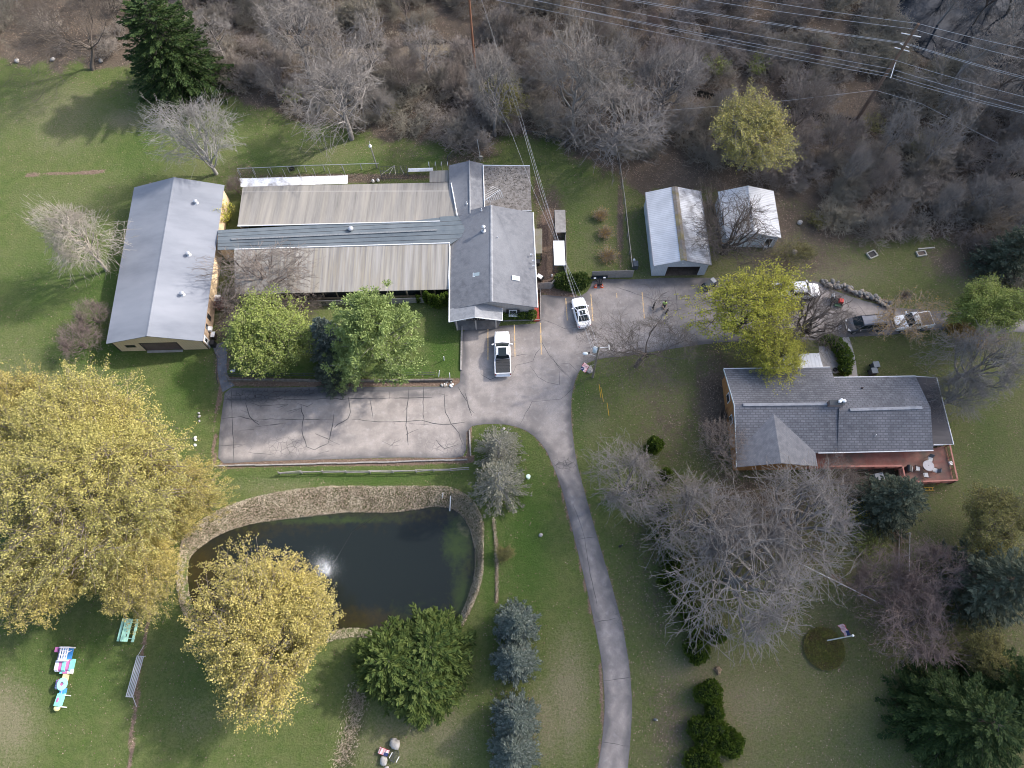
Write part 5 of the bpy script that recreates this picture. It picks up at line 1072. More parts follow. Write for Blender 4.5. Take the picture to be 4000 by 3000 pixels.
for u, v in ((1787, 1288), (1861, 1286), (1938, 1281)):
    q = MB(); p = F(u, v); q.box(o((p.x, p.y, 1.22)), (.17, .17, 2.44)); q.build('porch_post', greige, t)
q = MB(); a, b, c, d = F(1786, 1290), F(1942, 1284), F(1962, 1246), F(1770, 1250); q.slab([o((p.x, p.y, .05)) for p in (a, b, c, d)], .05); q.build('porch_floor', M('worn_porch_slab', (.13, .125, .125), (.21, .20, .195), scale=1.2, bump=.2), t)
# main walls
q = MB(); wl, wr2 = mfl + Vector((.35, .35, 0)), mfr + Vector((-.35, .35, 0)); bl_, br_ = mbl + Vector((.35, -.35, 0)), mbr + Vector((-.35, -.35, 0)); mw = (wl + wr2) / 2; mb2 = (bl_ + br_) / 2
q.panel([o((wl.x, wl.y, 0)), o((wr2.x, wr2.y, 0)), o((wr2.x, wr2.y, 2.6)), o((mw.x, mw.y, 4.36)), o((wl.x, wl.y, 2.6))], Vector((0, -1, 0)), .12); q.panel([o((bl_.x, bl_.y, 0)), o((br_.x, br_.y, 0)), o((br_.x, br_.y, 2.6)), o((mb2.x, mb2.y, 4.36)), o((bl_.x, bl_.y, 2.6))], Vector((0, 1, 0)), .12)
q.panel([o((wr2.x, wr2.y + .13, 0)), o((br_.x, br_.y - .13, 0)), o((br_.x, br_.y - .13, 2.55)), o((wr2.x, wr2.y + .13, 2.55))], Vector((1, 0, 0)), .12); q.panel([o((wl.x, wl.y + .13, 0)), o((bl_.x, bl_.y - .13, 0)), o((bl_.x, bl_.y - .13, 2.55)), o((wl.x, wl.y + .13, 2.55))], Vector((-1, 0, 0)), .12)
q.build('walls', greige, t)
wn = F(2004, 1212, 1.5); wy = wl.y - .03; q = MB(); q.box(o((wn.x, wy, 1.45)), (1.0, .06, .95)); wf = q.build('window', white_trim, t); q = MB(); q.box(o((wn.x, wy - .03, 1.45)), (.84, .03, .78)); q.build('pane', glass, wf)
for s in (-1, 1): q = MB(); q.box(o((wn.x + s * .68, wy - .01, 1.45)), (.32, .05, .95)); q.build('shutter', MATS['black_plastic'], wf)
q = MB(); q.box(o((wn.x, wy - .22, .95)), (1.1, .35, .22)); q.build('window_box', white_trim, wf)
q = MB(); q.box(o((wl.x + 1.6, wy, 1.05)), (1.0, .06, 2.05)); q.build('door', white_trim, t)
# skylights
for u, v, s in ((1862, 1073, -1), (2014, 1087, 1)):
    x, y = 0, 0; z = 3.72 if s < 0 else 3.55; p = F(u, v, z); an = math.atan2(R_ - E_, 5.6) * s; Rm = Matrix.Rotation(an, 3, 'Y')
    q = MB(); q.box(o(p), (.98, .62, .18), M4=Rm); sk_ = q.build('skylight', white_trim, t); q = MB(); q.box(o(p) + Rm @ Vector((0, 0, .095)), (.82, .48, .02), M4=Rm); q.build('pane', M('skylight_glass', (.30, .36, .38) if s < 0 else (.30, .36, .38), rough=.15, spec=.6), sk_)
pipe(t, o, 1889, 900, 4.3, .75, .12, True, galv); pipe(t, o, 1944, 929, 4.2, .35, .05); pipe(t, o, 1881, 821, 4.1, .4, .05); pipe(t, o, 1823, 795, 3.45, .35, .05)
for u, v in ((2076, 1002), (2084, 1026), (2085, 1046)): q = MB(); p = o(F(u, v, 2.75)); q.tube([p, p + Vector((0, 0, .55))], .03, 5); q.box(p + Vector((-.05, 0, .5)), (.3, .2, .05)); q.build('roof_vent', galv, t)
# north wing
wfl_, wbl_, wfr_, wbr_ = F(1757, 850, E_), F(1754, 646, E_), F(1892, 850, E_), F(1889, 640, E_); wrf, wrb = F(1836, 835, 3.45), F(1833, 628, 3.45)
q = MB(); q.panel([o(wfl_), o(wbl_), o(wrb), o(wrf)], UP, .1); q.panel([o(wfr_), o(wbr_), o(wrb), o(wrf)], UP, .1); q.build('wing_roof', shingle, t)
q = MB(); q.tube([o(wrf) + Vector((0, 0, .02)), o(wrb) + Vector((0, 0, .02))], .10, 5); q.build('wing_ridge', shingle_pale, t)
q = MB(); a, b = wbl_ + Vector((.3, -.3, 0)), wbr_ + Vector((-.3, -.3, 0)); m = (a + b) / 2; q.panel([o((a.x, a.y, 0)), o((b.x, b.y, 0)), o((b.x, b.y, 2.5)), o((m.x, m.y, 3.3)), o((a.x, a.y, 2.5))], Vector((0, 1, 0)), .12)
q.panel([o((a.x, a.y - .13, 0)), o((a.x, a.y - 8, 0)), o((a.x, a.y - 8, 2.45)), o((a.x, a.y - .13, 2.45))], Vector((-1, 0, 0)), .12); q.build('wing_walls', greige, t)
# mossy flat roof
c4 = [F(1892, 812, 2.75), F(2077, 824, 2.75), F(2070, 648, 2.75), F(1887, 646, 2.75)]; q = MB(); q.slab([o(p) for p in c4], .14)
q.build('flat_roof', M('mossy_flat_roof', (.225, .205, .190), (.165, .150, .140), scale=1.5, detail=6, lo=.35, hi=.7, c3=(.07, .06, .05), s3=2.6, bump=.8, bscale=5), t)
q = MB()
for a, b in ((c4[3], c4[2]), (c4[0], c4[3])): q.tube([o(a) + Vector((0, 0, .03)), o(b) + Vector((0, 0, .03))], .075, 4)
q.tube([o(c4[1]) + Vector((0, 0, .02)), o(F(2040, 823, 2.75))], .06, 4); q.build('flat_roof_edge', white_trim, t)
q = MB(); ins = [(.2, .2), (-.2, .2), (-.2, -.2), (.2, -.2)]; P4 = [c4[i] + Vector((ins[i][0], ins[i][1], 0)) for i in range(4)]
for a, b, n_ in ((P4[1], P4[2], Vector((1, 0, 0))), (P4[2], P4[3], Vector((0, 1, 0)))): q.panel([o((a.x, a.y, 0)), o((b.x, b.y, 0)), o((b.x, b.y, 2.6)), o((a.x, a.y, 2.6))], n_, .12)
q.build('extension_walls', greige, t)
rr = random.Random(9); q = MB()
for i in range(170):
    p = F(rr.uniform(1896, 2064), rr.uniform(655, 800) if rr.random() < .3 else rr.uniform(652, 735), 2.77); q.box(o(p), (rr.uniform(.05, .22), rr.uniform(.04, .10), .03), rr.uniform(0, 3))
q.build('roof_debris', M('dead_leaf', (.05, .042, .036), (.30, .27, .24), scale=1.8, lo=.5, hi=.6), t)
# kennel roofs left of the hall, sloping away from the corridor
gz0, gz1 = 2.35, 3.0
q = MB(); q.slab([o(p) for p in (F(948, 729, gz0), F(928, 881, gz1), F(1719, 863, gz1), F(1790, 861, gz1), F(1758, 712, gz0))], .1); q.build('upper_kennel_roof', kennel_roof, t)
q = MB(); q.slab([o(p) for p in (F(915, 975, gz1), F(917, 1150, gz0), F(1752, 1130, gz0), F(1758, 950, gz1))], .1); q.build('lower_kennel_roof', kennel_roof2, t)
a, b, c, d = F(852, 899, 2.95), F(1792, 846, 2.95), F(1762, 952, 2.95), F(850, 976, 2.95); rw, re = F(850, 938, 3.25), F(1850, 893, 3.25)
q = MB(); q.panel([o(a), o(b), o(re), o(rw)], UP, .08); q.panel([o(d), o(c), o(re), o(rw)], UP, .08)
q.panel([o(F(1719, 846, 3.03)), o(F(1719, 868, 3.06)), o(F(1795, 864, 3.06)), o(F(1790, 842, 3.03))], UP, .05); q.build('corridor_roof', corr_roof, t)
q = MB(); dd = (re - rw).normalized(); q.box(o((rw + re) / 2 + dd * -1.5 + Vector((0, 0, .05))), (26.5, .22, .09), math.atan2(dd.y, dd.x)); q.build('ridge_vent', M('grey_vent', (.13, .14, .15), (.2, .21, .22), scale=5), t)
q = MB()
for f in (.33, .66):
    for s_, (e0, e1) in ((0, (a, b)), (1, (d, c))): p0 = e0.lerp(rw, f) + Vector((0, 0, .012)); p1 = e1.lerp(re, f) + Vector((0, 0, .012)); q.tube([o(p0), o(p1)], .018, 3)
q.build('roof_seam', dark_trim, t)
q = MB()
for p0, p1 in ((F(928, 883, 3.06), F(1719, 864, 3.06)), (F(916, 974, 3.06), F(1758, 949, 3.06))): q.tube([o(p0), o(p1)], .07, 5)
q.tube([o(F(1762, 715, 2.68)), o(F(1786, 842, 3.15))], .085, 5); q.tube([o(F(1757, 952, 3.06)), o(F(1751, 1130, 2.45))], .05, 5); q.build('white_flashing', white_trim, t)
p = F(1371, 897, 3.2); q = MB(); q.lathe(o(p), [(.24, -.1), (.24, .18), (.36, .20), (.36, .30), (.28, .42), (.12, .50)], 16); q.build('roof_fan', galv, t, smooth=True)
q = MB()
for P0, P1, n_, z_ in ((F(948, 732, gz0), F(1755, 716, gz0), Vector((0, 1, 0)), 2.25), (F(917, 1146, gz0), F(1750, 1126, gz0), Vector((0, -1, 0)), 2.22)):
    e = -n_ * .25; P0 = P0 + e; P1 = P1 + e; q.panel([o((P0.x, P0.y, 0)), o((P1.x, P1.y, 0)), o((P1.x, P1.y, z_)), o((P0.x, P0.y, z_))], n_, .1)
P0, P1 = F(928, 883, gz1), F(948, 732, gz0); q.panel([o((P0.x + .2, P0.y, 0)), o((P1.x + .2, P1.y - .3, 0)), o((P1.x + .2, P1.y - .3, gz0 - .12)), o((P0.x + .2, P0.y, gz1 - .12))], Vector((-1, 0, 0)), .1)
P0, P1 = F(917, 1148, gz0), F(915, 975, gz1); q.panel([o((P0.x + .2, P0.y + .3, 0)), o((P1.x + .2, P1.y, 0)), o((P1.x + .2, P1.y, gz1 - .12)), o((P0.x + .2, P0.y + .3, gz0 - .12))], Vector((-1, 0, 0)), .1)
P0, P1 = F(850, 974, 2.9), F(917, 973, 2.9); q.panel([o((P0.x, P0.y + .2, 0)), o((P1.x, P1.y + .2, 0)), o((P1.x, P1.y + .2, 2.82)), o((P0.x, P0.y + .2, 2.82))], Vector((0, -1, 0)), .1); q.build('kennel_walls', tan_siding, t)
q = MB(); P0, P1 = F(920, 1146, gz0) + Vector((0, .2, 0)), F(1750, 1126, gz0) + Vector((0, .2, 0)); n = 15
for i in range(n): a_ = P0.lerp(P1, (i + .06) / n); b_ = P0.lerp(P1, (i + .94) / n); q.panel([o((a_.x, a_.y, .5)), o((b_.x, b_.y, .5)), o((b_.x, b_.y, 2.05)), o((a_.x, a_.y, 2.05))], Vector((0, -1, 0)), .05)
tag(q.build('kennel_window', glass, t))
ant = thing('tv_antenna', 'comb shaped white television antenna standing over the mossy flat roof', 'antenna', F(1916, 800, 4.5)); q = MB(); o2 = Vector(ant.location); A_, B_ = F(1890, 785, 6.0) - o2, F(1954, 742, 6.0) - o2; mp = F(1912, 770, 6.0) - o2
q.tube([(0, 0, -.1), mp], .03, 5); q.tube([A_, B_], .04, 5); q.build('mast', galv, ant); q = MB(); d_ = (B_ - A_).normalized(); s_ = Vector((-d_.y, d_.x, 0))
for i in range(9):
    p = A_.lerp(B_, .2 + .8 * i / 8); l = .5 + .55 * i / 8; q.tube([p, p + (s_ * .9 - d_ * .35) * l * 1.25], .018, 3); q.tube([p, p + (-s_ * .9 - d_ * .35) * l * 1.25], .018, 3)
q.build('element', white_trim, ant)
# dog silhouette wall south of the kennels
tt = thing('low_wall', 'low grey wall with black dog silhouettes in front of the kennel', 'wall', F(1160, 1195)); q = MB(); o3 = Vector(tt.location); A_, B_ = F(1040, 1200), F(1672, 1182); d_ = (B_ - A_); q.panel([(A_.x - o3.x, A_.y - o3.y, 0), (B_.x - o3.x, B_.y - o3.y, 0), (B_.x - o3.x, B_.y - o3.y, 1.15), (A_.x - o3.x, A_.y - o3.y, 1.15)], Vector((0, -1, 0)), .12); q.build('wall_panel', wood_grey, tt)
for i, u in enumerate((1211, 1240, 1270)):
    p = F(u, 1193) - o3; yy = A_.y + (B_.y - A_.y) * ((u - 1040) / 632) - o3.y - .03; q = MB(); dog = [(-.34, .55), (-.28, .66), (-.12, .60), (.14, .60), (.2, .72), (.34, .72), (.38, .62), (.27, .56), (.24, .4), (.24, .2), (.18, .2), (.15, .4), (-.12, .42), (-.16, .2), (-.24, .2), (-.22, .42)]
    q.panel([(p.x + x, yy, z + .2) for x, z in dog], Vector((0, -1, 0)), .02); q.build('dog_silhouette', MATS['black_plastic'], tt)
# white roofed run and pens north of the kennel
tt = thing('kennel_run', 'long low run with a bright white panel roof behind the kennel', 'shed', F(1140, 715)); o3 = Vector(tt.location)
q = MB(); q.slab([F(*p, 1.9) - o3 for p in ((940, 730), (1357, 717), (1358, 685), (935, 697))], .06); q.build('roof', M('bright_white_panel', (.82, .82, .83), (.74, .74, .75), scale=1, c3=(.30, .28, .27), s3=.9, rough=.5), tt)
for u in range(945, 1358, 58):
    for v in (700 - (u - 945) * .028, 727 - (u - 945) * .031): q = MB(); p = F(u, v) - o3; q.tube([(p.x, p.y, 0), (p.x, p.y, 1.84)], .04, 5); q.build('post', galv, tt)
def panels(tt, o3, pts, h, m, step=.5):
    q = MB(); P = [F(*p) - o3 for p in pts]
    for a, b in zip(P[:-1], P[1:]):
        for z in (.08, h * .5, h): q.tube([(a.x, a.y, z), (b.x, b.y, z)], .022, 4)
        n = max(1, int((b - a).length / step))
        for i in range(n + 1): p = a.lerp(b, i / n); q.tube([(p.x, p.y, 0), (p.x, p.y, h)], .02, 4)
    q.build('railing', m, tt)
tt = thing('dog_pen', 'dark steel dog pen with open top behind the kennel roof', 'pen', F(1545, 690)); panels(tt, Vector(tt.location), [(1492, 700), (1595, 697), (1594, 678), (1490, 681), (1492, 700)], 1.6, M('dark_steel', (.06, .065, .07), rough=.5), .45)
q = MB(); o3 = Vector(tt.location)
for a, b in (((1490, 681), (1540, 646)), ((1545, 681), (1540, 646)), ((1578, 680), (1562, 648)), ((1520, 681), (1540, 646))): A_ = F(*a, 1.6) - o3; B_ = F(*b, 1.5) - o3; q.tube([A_, B_], .04, 4)
q.build('lean_pole', timber, tt)
tt = thing('panel_stack', 'stack of pale metal panels beside the dark dog pen', 'panel', F(1642, 665)); o3 = Vector(tt.location); q = MB()
for i in range(4): a = [F(*p, .7 + i * .05) - o3 for p in ((1593 + i * 2, 671 - i * 3), (1692 - i * 2, 668 - i * 3), (1692, 664 - i * 3), (1594, 667 - i * 3))]; q.slab(a, .04)
for u in (1600, 1640, 1685): p = F(u, 670) - o3; q.tube([(p.x, p.y, 0), (p.x, p.y, .7)], .05, 5)
q.build('panel', white_trim, tt)
tt = thing('lean_to', 'small grey flat roofed lean-to between the pens and the wing', 'shed', F(1715, 690)); o3 = Vector(tt.location); q = MB(); q.slab([F(*p, 2.1) - o3 for p in ((1678, 712), (1754, 710), (1753, 665), (1678, 667))], .1); q.build('roof', kennel_roof, tt)
q = MB()
for u, v in ((1681, 709), (1681, 670), (1750, 668)): p = F(u, v, 2.1) - o3; q.tube([(p.x, p.y, 0), (p.x, p.y, 2.02)], .05, 5)
q.build('post', timber, tt)
tt = thing('pipe_frame', 'row of upright galvanised pipe hoops beside the wing gable', 'frame', F(1712, 660)); o3 = Vector(tt.location); q = MB()
for u in (1680, 1705, 1728, 1752): p = F(u, 664) - o3; q.tube([(p.x, p.y, 0), (p.x, p.y, 1.7), (p.x, p.y - .7, 1.75)], .035, 5)
q.build('hoop', galv, tt)
for u, v, l in ((1458, 711, 'white jug on the leaves behind the kennel roof, left one'), (1478, 708, 'white jug on the leaves behind the kennel roof, right one')):
    tt = thing('jug', l, 'jug', F(u, v), group='white jugs behind the kennel'); q = MB(); q.lathe((0, 0, 0), [(.16, 0), (.2, .08), (.2, .34), (.07, .45), (.06, .52)], 12); q.build('jug_body', white_trim, tt, smooth=True)

# ---- garages
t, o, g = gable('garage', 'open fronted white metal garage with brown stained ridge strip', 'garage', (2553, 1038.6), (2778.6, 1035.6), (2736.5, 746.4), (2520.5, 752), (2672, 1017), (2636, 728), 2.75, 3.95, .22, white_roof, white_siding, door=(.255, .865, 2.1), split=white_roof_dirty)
q = MB(); a, b = g['rf'], g['rb']; dx = g['dx']
for sx in (-1, 1): q.panel([o(a) + Vector((0, 0, .05)), o(b) + Vector((0, 0, .05)), o(b) + dx * sx * .42 + Vector((0, 0, -.08)), o(a) + dx * sx * .42 + Vector((0, 0, -.08))], UP, .02)
q.build('ridge_strip', M('rusty_ridge', (.24, .215, .195), (.13, .105, .085), scale=1.4, c3=(.24, .20, .07), s3=.7), t)
for a, b in (('fl', 'bl'), ('fr', 'br')): q = MB(); q.tube([o(g[a]), o(g[b])], .07, 5); q.build('gutter', M('grey_gutter', (.25, .25, .27)), t)
q = MB(); q.slab([o((p.x, p.y, .03)) for p in (g['wfl'], g['wfr'], g['wbr'], g['wbl'])], .03); q.build('floor', M('dirt_floor', (.085, .062, .048), (.13, .10, .08), scale=2), t)
p = g['at'](.5, 3.0, .05); q = MB(); q.ball(p, (.1, .08, .08), 8, 6); q.build('wall_lamp', white_trim, t)
t, o, g = gable('garage', 'smaller white metal garage with closed panel door behind the dark bare tree', 'garage', (2838, 930), (3052, 929), (3022, 746), (2804, 749), (2950, 911), (2922, 725), 2.5, 3.5, .22, white_roof, white_siding, door=(.06, .66, 2.0))
q = MB(); L = (g['wfr'] - g['wfl']).length; w0 = o(Vector((g['wfl'].x, g['wfl'].y, 0))); rect_on(q, w0, g['dx'], L * .063, L * .657, .02, 1.98, -.05, -g['dy'], .05); q.build('overhead_door', M('pale_panel_door', (.52, .56, .58), (.58, .61, .63), scale=1, wave=('Z', .8, .3, (.38, .41, .43))), t)
q = MB(); rect_on(q, w0, g['dx'], L * .76, L * .93, .03, 2.05, .02, -g['dy'], .04); df = q.build('door_frame', white_trim, t); q = MB(); rect_on(q, w0, g['dx'], L * .785, L * .905, .08, 1.95, .026, -g['dy'], .02); q.build('pane', glass, df)
tt = thing('garden_chair', 'white plastic chair beside the door of the smaller garage', 'chair', F(2985, 970), rad(10)); q = MB(); q.box((0, 0, .43), (.46, .46, .04)); q.build('seat', white_trim, tt); q = MB(); q.box((0, .22, .72), (.46, .04, .55)); q.build('backrest', white_trim, tt)
for x in (-.2, .2):
    for y in (-.2, .2): q = MB(); q.box((x, y, .21), (.04, .04, .42)); q.build('leg', white_trim, tt)
    q = MB(); q.box((x * 1.15, 0, .64), (.05, .42, .03)); q.build('armrest', white_trim, tt)

# ---- house
base = F(3240, 1640); base.z = 0; t = thing('house', 'cedar sided grey shingled house with a red deck and dark porch roof', 'house', base); o = lambda p: Vector(p) - base
E_ = 2.7; RA, RB = 4.36, 4.35
aw, awS = F(2827, 1440, E_), F(2877, 1773, E_); ae, aeS = F(3243, 1434, E_), F(3290, 1768.5, E_); raw, rae = F(2869, 1587, RA), F(3294, 1575, RA); raw.y = (aw.y + awS.y) / 2; rae.y = (ae.y + aeS.y) / 2 - .05
bw, bwS, be, beS = F(3245, 1474, E_), F(3270, 1768.5, E_), F(3576, 1469, E_), F(3646, 1760, E_); rbw, rbe = F(3278, 1601, RB), F(3635, 1593, RB)
q = MB(); q.panel([o(aw), o(ae), o(rae), o(raw)], UP, .1); q.panel([o(awS), o(aeS), o(rae), o(raw)], UP, .1); q.build('main_roof', shingle_h, t)
q = MB(); q.panel([o(bw), o(be), o(rbe), o(rbw)], UP, .1); q.panel([o(bwS), o(beS), o(rbe), o(rbw)], UP, .1); q.build('east_roof', shingle_h, t)
pw, pe = F(2877, 1825, E_), F(3194, 1821, E_); CR = 4.05; m = (pw + pe) / 2; pk = Vector((m.x, m.y, CR)); apy = awS.y + (raw.y - awS.y) * (CR - E_) / (RA - E_) + .15; apx = pk.x; ap = Vector((apx, apy, CR))
q = MB(); pwN = Vector((pw.x + .15, awS.y + .3, E_ + .02)); peN = Vector((pe.x, awS.y + .3, E_ + .02)); q.panel([o(pw), o(pk), o(ap), o(pwN)], UP, .1); q.panel([o(pe), o(pk), o(ap), o(peN)], UP, .1); q.build('cross_gable_roof', M('shingle_mid', (.15, .152, .165), (.205, .208, .22), bump=.4, bscale=9, brick=(2.1, .045, .45, .28, .35, (.085, .085, .095)), rotz=PI / 2, **SH), t)
q = MB()
for a, b in ((raw + Vector((1, 0, 0)), rae - Vector((1.9, 0, 0))), (rbw + Vector((1.2, 0, 0)), rbe - Vector((1.0, 0, 0)))): d_ = b - a; q.box(o((a + b) / 2) + Vector((0, 0, .05)), (d_.length, .34, .12), math.atan2(d_.y, d_.x))
q.build('ridge_vent', shingle_pale, t)
for a, b in ((aw, ae), (bw, be), (F(3197, 1770, E_), beS)): q = MB(); q.tube([o(a), o(b)], .06, 5); q.build('gutter', white_trim, t)
q = MB()
for a, b in ((aw, raw), (raw, awS), (awS, pw)): q.panel([o(a) + Vector((-.02, 0, .02)), o(b) + Vector((-.02, 0, .02)), o(b) + Vector((-.02, 0, -.22)), o(a) + Vector((-.02, 0, -.22))], Vector((-1, 0, 0)), .05)
q.build('bargeboard', M('pale_blue_board', (.50, .56, .58), rough=.6), t)
q = MB(); x0 = .45; W_ = [aw + Vector((x0, -.4, 0)), awS + Vector((x0, 0, 0)), pw + Vector((x0 - .05, .4, 0))]
a, b = W_[0], W_[2]; q.panel([o((a.x, a.y, 0)), o((b.x, b.y, 0)), o((b.x, b.y, 2.65)), o((W_[1].x, W_[1].y, 2.65)), o((raw.x + x0, raw.y, 4.2)), o((a.x, a.y, 2.65))], Vector((-1, 0, 0)), .14)
a, b = W_[2], pe + Vector((-.4, .4, 0)); mm = (a + b) / 2; q.panel([o((a.x + .15, a.y, 0)), o((b.x, b.y, 0)), o((b.x, b.y, 2.55)), o((mm.x, mm.y, 3.75)), o((a.x + .15, a.y, 2.55))], Vector((0, -1, 0)), .14)
c_ = Vector((b.x, bwS.y + .5, 0)); q.panel([o((b.x, b.y + .15, 0)), o((c_.x, c_.y, 0)), o((c_.x, c_.y, 2.55)), o((b.x, b.y + .15, 2.55))], Vector((1, 0, 0)), .14)
a, b = bwS + Vector((-2.0, .55, 0)), beS + Vector((-.3, .55, 0)); q.panel([o((a.x, a.y, 0)), o((b.x, b.y, 0)), o((b.x, b.y, 2.6)), o((a.x, a.y, 2.6))], Vector((0, -1, 0)), .14)
a, b = beS + Vector((-.3, .7, 0)), be + Vector((-.3, -.4, 0)); q.panel([o((a.x, a.y, 0)), o((b.x, b.y, 0)), o((b.x, b.y, 2.6)), o((rbe.x - .3, rbe.y, 4.05)), o((a.x, a.y, 2.6))], Vector((1, 0, 0)), .14)
for a, b in ((aw + Vector((.6, -.4, 0)), ae + Vector((-.3, -.4, 0))), (bw + Vector((0, -.4, 0)), be + Vector((-.4, -.4, 0)))): q.panel([o((a.x, a.y, 0)), o((b.x, b.y, 0)), o((b.x, b.y, 2.6)), o((a.x, a.y, 2.6))], Vector((0, 1, 0)), .14)
a = ae + Vector((-.3, -.55, 0)); b = rae + Vector((-.3, 0, 0)); q.panel([o((a.x, a.y, 0)), o((b.x, b.y, 0)), o((b.x, b.y, 4.25)), o((a.x, a.y, 2.6))], Vector((1, 0, 0)), .14); q.build('walls', cedar, t)
for v, h in ((1555, .9), (1640, .9)):
    p = F(2852, v, 1.7); q = MB(); q.box(o((W_[0].x - .03, p.y, 1.7)), (.08, 1.1, 1.0)); wf = q.build('window', white_trim, t); q = MB(); q.box(o((W_[0].x - .07, p.y, 1.7)), (.04, .9, .8)); q.build('pane', glass, wf)
c_ = F(3258, 1582, 4.2); q = MB(); q.box(o((c_.x, c_.y, 4.45)), (1.62, .55, 1.1)); ch = q.build('chimney', M('chimney_brick', (.15, .085, .065), (.25, .15, .12), scale=5, brick=(3, .03, .5, .22, .5, (.3, .28, .26))), t)
q = MB(); q.box(o((c_.x, c_.y, 5.03)), (1.7, .62, .08)); q.build('crown', M('chimney_crown', (.07, .075, .08)), ch)
for dx_, dy_ in ((.2, 0), (.42, .16), (.72, .04)): q = MB(); q.lathe(o((c_.x + dx_, c_.y + dy_, 5.05)), [(.10, 0), (.10, .28), (.19, .30), (.19, .36), (.05, .42)], 12); q.build('flue_cap', white_trim, ch)
pipe(t, o, 3418, 1702, 3.3, .35, .05); pipe(t, o, 3367, 1517, 3.3, .3, .08, m=dark_trim); pipe(t, o, 2922, 1634, 3.5, .2, .09, m=dark_trim)
PZ = 2.35; pp = [F(3576, 1470, PZ), F(3659, 1475, PZ), F(3725, 1736, PZ - .1), F(3646, 1736, PZ - .1), F(3630, 1598, PZ)]; q = MB(); q.slab([o(p) for p in pp], .1); q.build('porch_roof', M('dark_porch_roof', (.060, .056, .060), (.085, .08, .083), scale=1.5, stretch=(.3, 2, 1), rough=.7), t)
q = MB(); q.tube([o(pp[0]), o(pp[1]), o(pp[2]), o(pp[3])], .06, 5); q.build('porch_trim', white_trim, t)
q = MB(); a, b = F(3652, 1742, PZ) + Vector((0, .35, 0)), F(3712, 1738, PZ) + Vector((0, .35, 0)); q.panel([o((a.x, a.y, 1.0)), o((b.x, b.y, 1.0)), o((b.x, b.y, 1.35)), o((a.x, a.y, 1.35))], Vector((0, -1, 0)), .1); q.panel([o((a.x, a.y, 2.05)), o((b.x, b.y, 2.05)), o((b.x, b.y, 2.2)), o((a.x, a.y, 2.2))], Vector((0, -1, 0)), .1)
for f in (0, .33, .66, 1): p = a.lerp(b, f); q.box(o((p.x, p.y + .05, 1.6)), (.1, .1, 1.2))
c_ = F(3650, 1490, PZ) + Vector((-.3, 0, 0)); n = 8
for i in range(n + 1): p = Vector((b.x, b.y, 0)).lerp(Vector((c_.x, c_.y, 0)), i / n); q.box(o((p.x, p.y + .05, 1.1)), (.1, .1, 2.2))
q.panel([o((b.x, b.y + .1, 0)), o((c_.x, c_.y, 0)), o((c_.x, c_.y, .8)), o((b.x, b.y + .1, .8))], Vector((1, 0, 0)), .08); q.build('porch_frame', white_trim, t)
q = MB(); q.panel([o((a.x, a.y + .08, 1.3)), o((b.x, b.y + .08, 1.3)), o((b.x, b.y + .08, 2.08)), o((a.x, a.y + .08, 2.08))], Vector((0, -1, 0)), .03); q.build('porch_screen', glass, t)
aw4 = [F(3056, 1384, 2.35), F(3199, 1379, 2.35), F(3216, 1436, 2.5), F(3068, 1440, 2.5)]; q = MB(); q.slab([o(p) for p in aw4], .06); q.build('entry_awning', M('awning_metal', (.56, .57, .59), (.64, .65, .66), scale=1, wave=('X', .7, .4, (.36, .37, .39))), t)
q = MB()
for p in aw4[:2]: q.box(o((p.x, p.y - .1, 1.15)), (.1, .1, 2.3))
q.build('awning_post', white_trim, t)
# deck
DK = .95; redwood = M('red_deck_stain', (.27, .105, .080), (.36, .165, .130), scale=1.3, detail=6, c3=(.15, .12, .095), s3=.5, wave=('Y', 2.2, .45, (.13, .05, .04)), rough=.8)
red2 = M('red_rail_stain', (.34, .13, .10), (.42, .19, .15), scale=2, rough=.7)
D = thing('deck', 'raised red stained timber deck with railings behind the house', 'deck', F(3480, 1800)); o3 = Vector(D.location)
dp = [(3150, 1762), (3640, 1752), (3690, 1742), (3722, 1884), (3520, 1892), (3508, 1828), (3150, 1830)]; q = MB(); q.slab([F(*p, DK) - o3 for p in dp], .12); q.build('deck_boards', redwood, D)
def rail(pts, h=.95, dbl=True):
    P = [F(*p, DK) - o3 for p in pts]; q = MB(); b_ = MB()
    for a, b in zip(P[:-1], P[1:]):
        d_ = (b - a); an = math.atan2(d_.y, d_.x)
        q.box((a + b) / 2 + Vector((0, 0, h)), (d_.length, .16, .05), an); q.box((a + b) / 2 + Vector((0, 0, .1)), (d_.length, .06, .08), an); n = max(1, int(d_.length / .16))
        for i in range(n): p = a.lerp(b, (i + .5) / n); b_.box(p + Vector((0, 0, h * .5)), (.035, .035, h * .86))
        n = max(1, round(d_.length / 1.6))
        for i in range(n + 1): p = a.lerp(b, i / n); q.box(p + Vector((0, 0, h * .5 - .4)), (.1, .1, h + .8))
    q.build('handrail', red2, D); b_.build('baluster', red2, D)
rail([(3692, 1745), (3722, 1884), (3522, 1892)]); rail([(3508, 1829), (3200, 1831)]); rail([(3510, 1830), (3522, 1892)])
q = MB(); a, b = F(3692, 1745, 0) - o3, F(3722, 1884, 0) - o3
for f in (0, .5, 1): p = a.lerp(b, f); q.box((p.x, p.y, .4), (.14, .14, .84))
for u in (3530, 3620, 3700): p = F(u, 1888) - o3; q.box((p.x, p.y, .4), (.14, .14, .84))
q.build('deck_post', timber, D)
q = MB(); p = F(3711, 1811, DK) - o3; q.box((p.x, p.y, 1.08), (.34, .42, .2)); tag(q.build('rail_box', white_trim, D))
tt = thing('patio_table', 'round grey glass patio table on the red deck', 'table', F(3614, 1826, DK) ); q = MB(); q.lathe((0, 0, .70), [(.62, 0), (.64, .02), (.62, .04)], 28); q.build('tabletop', M('table_grey', (.36, .34, .35), (.42, .40, .41), scale=3, rough=.3), tt)
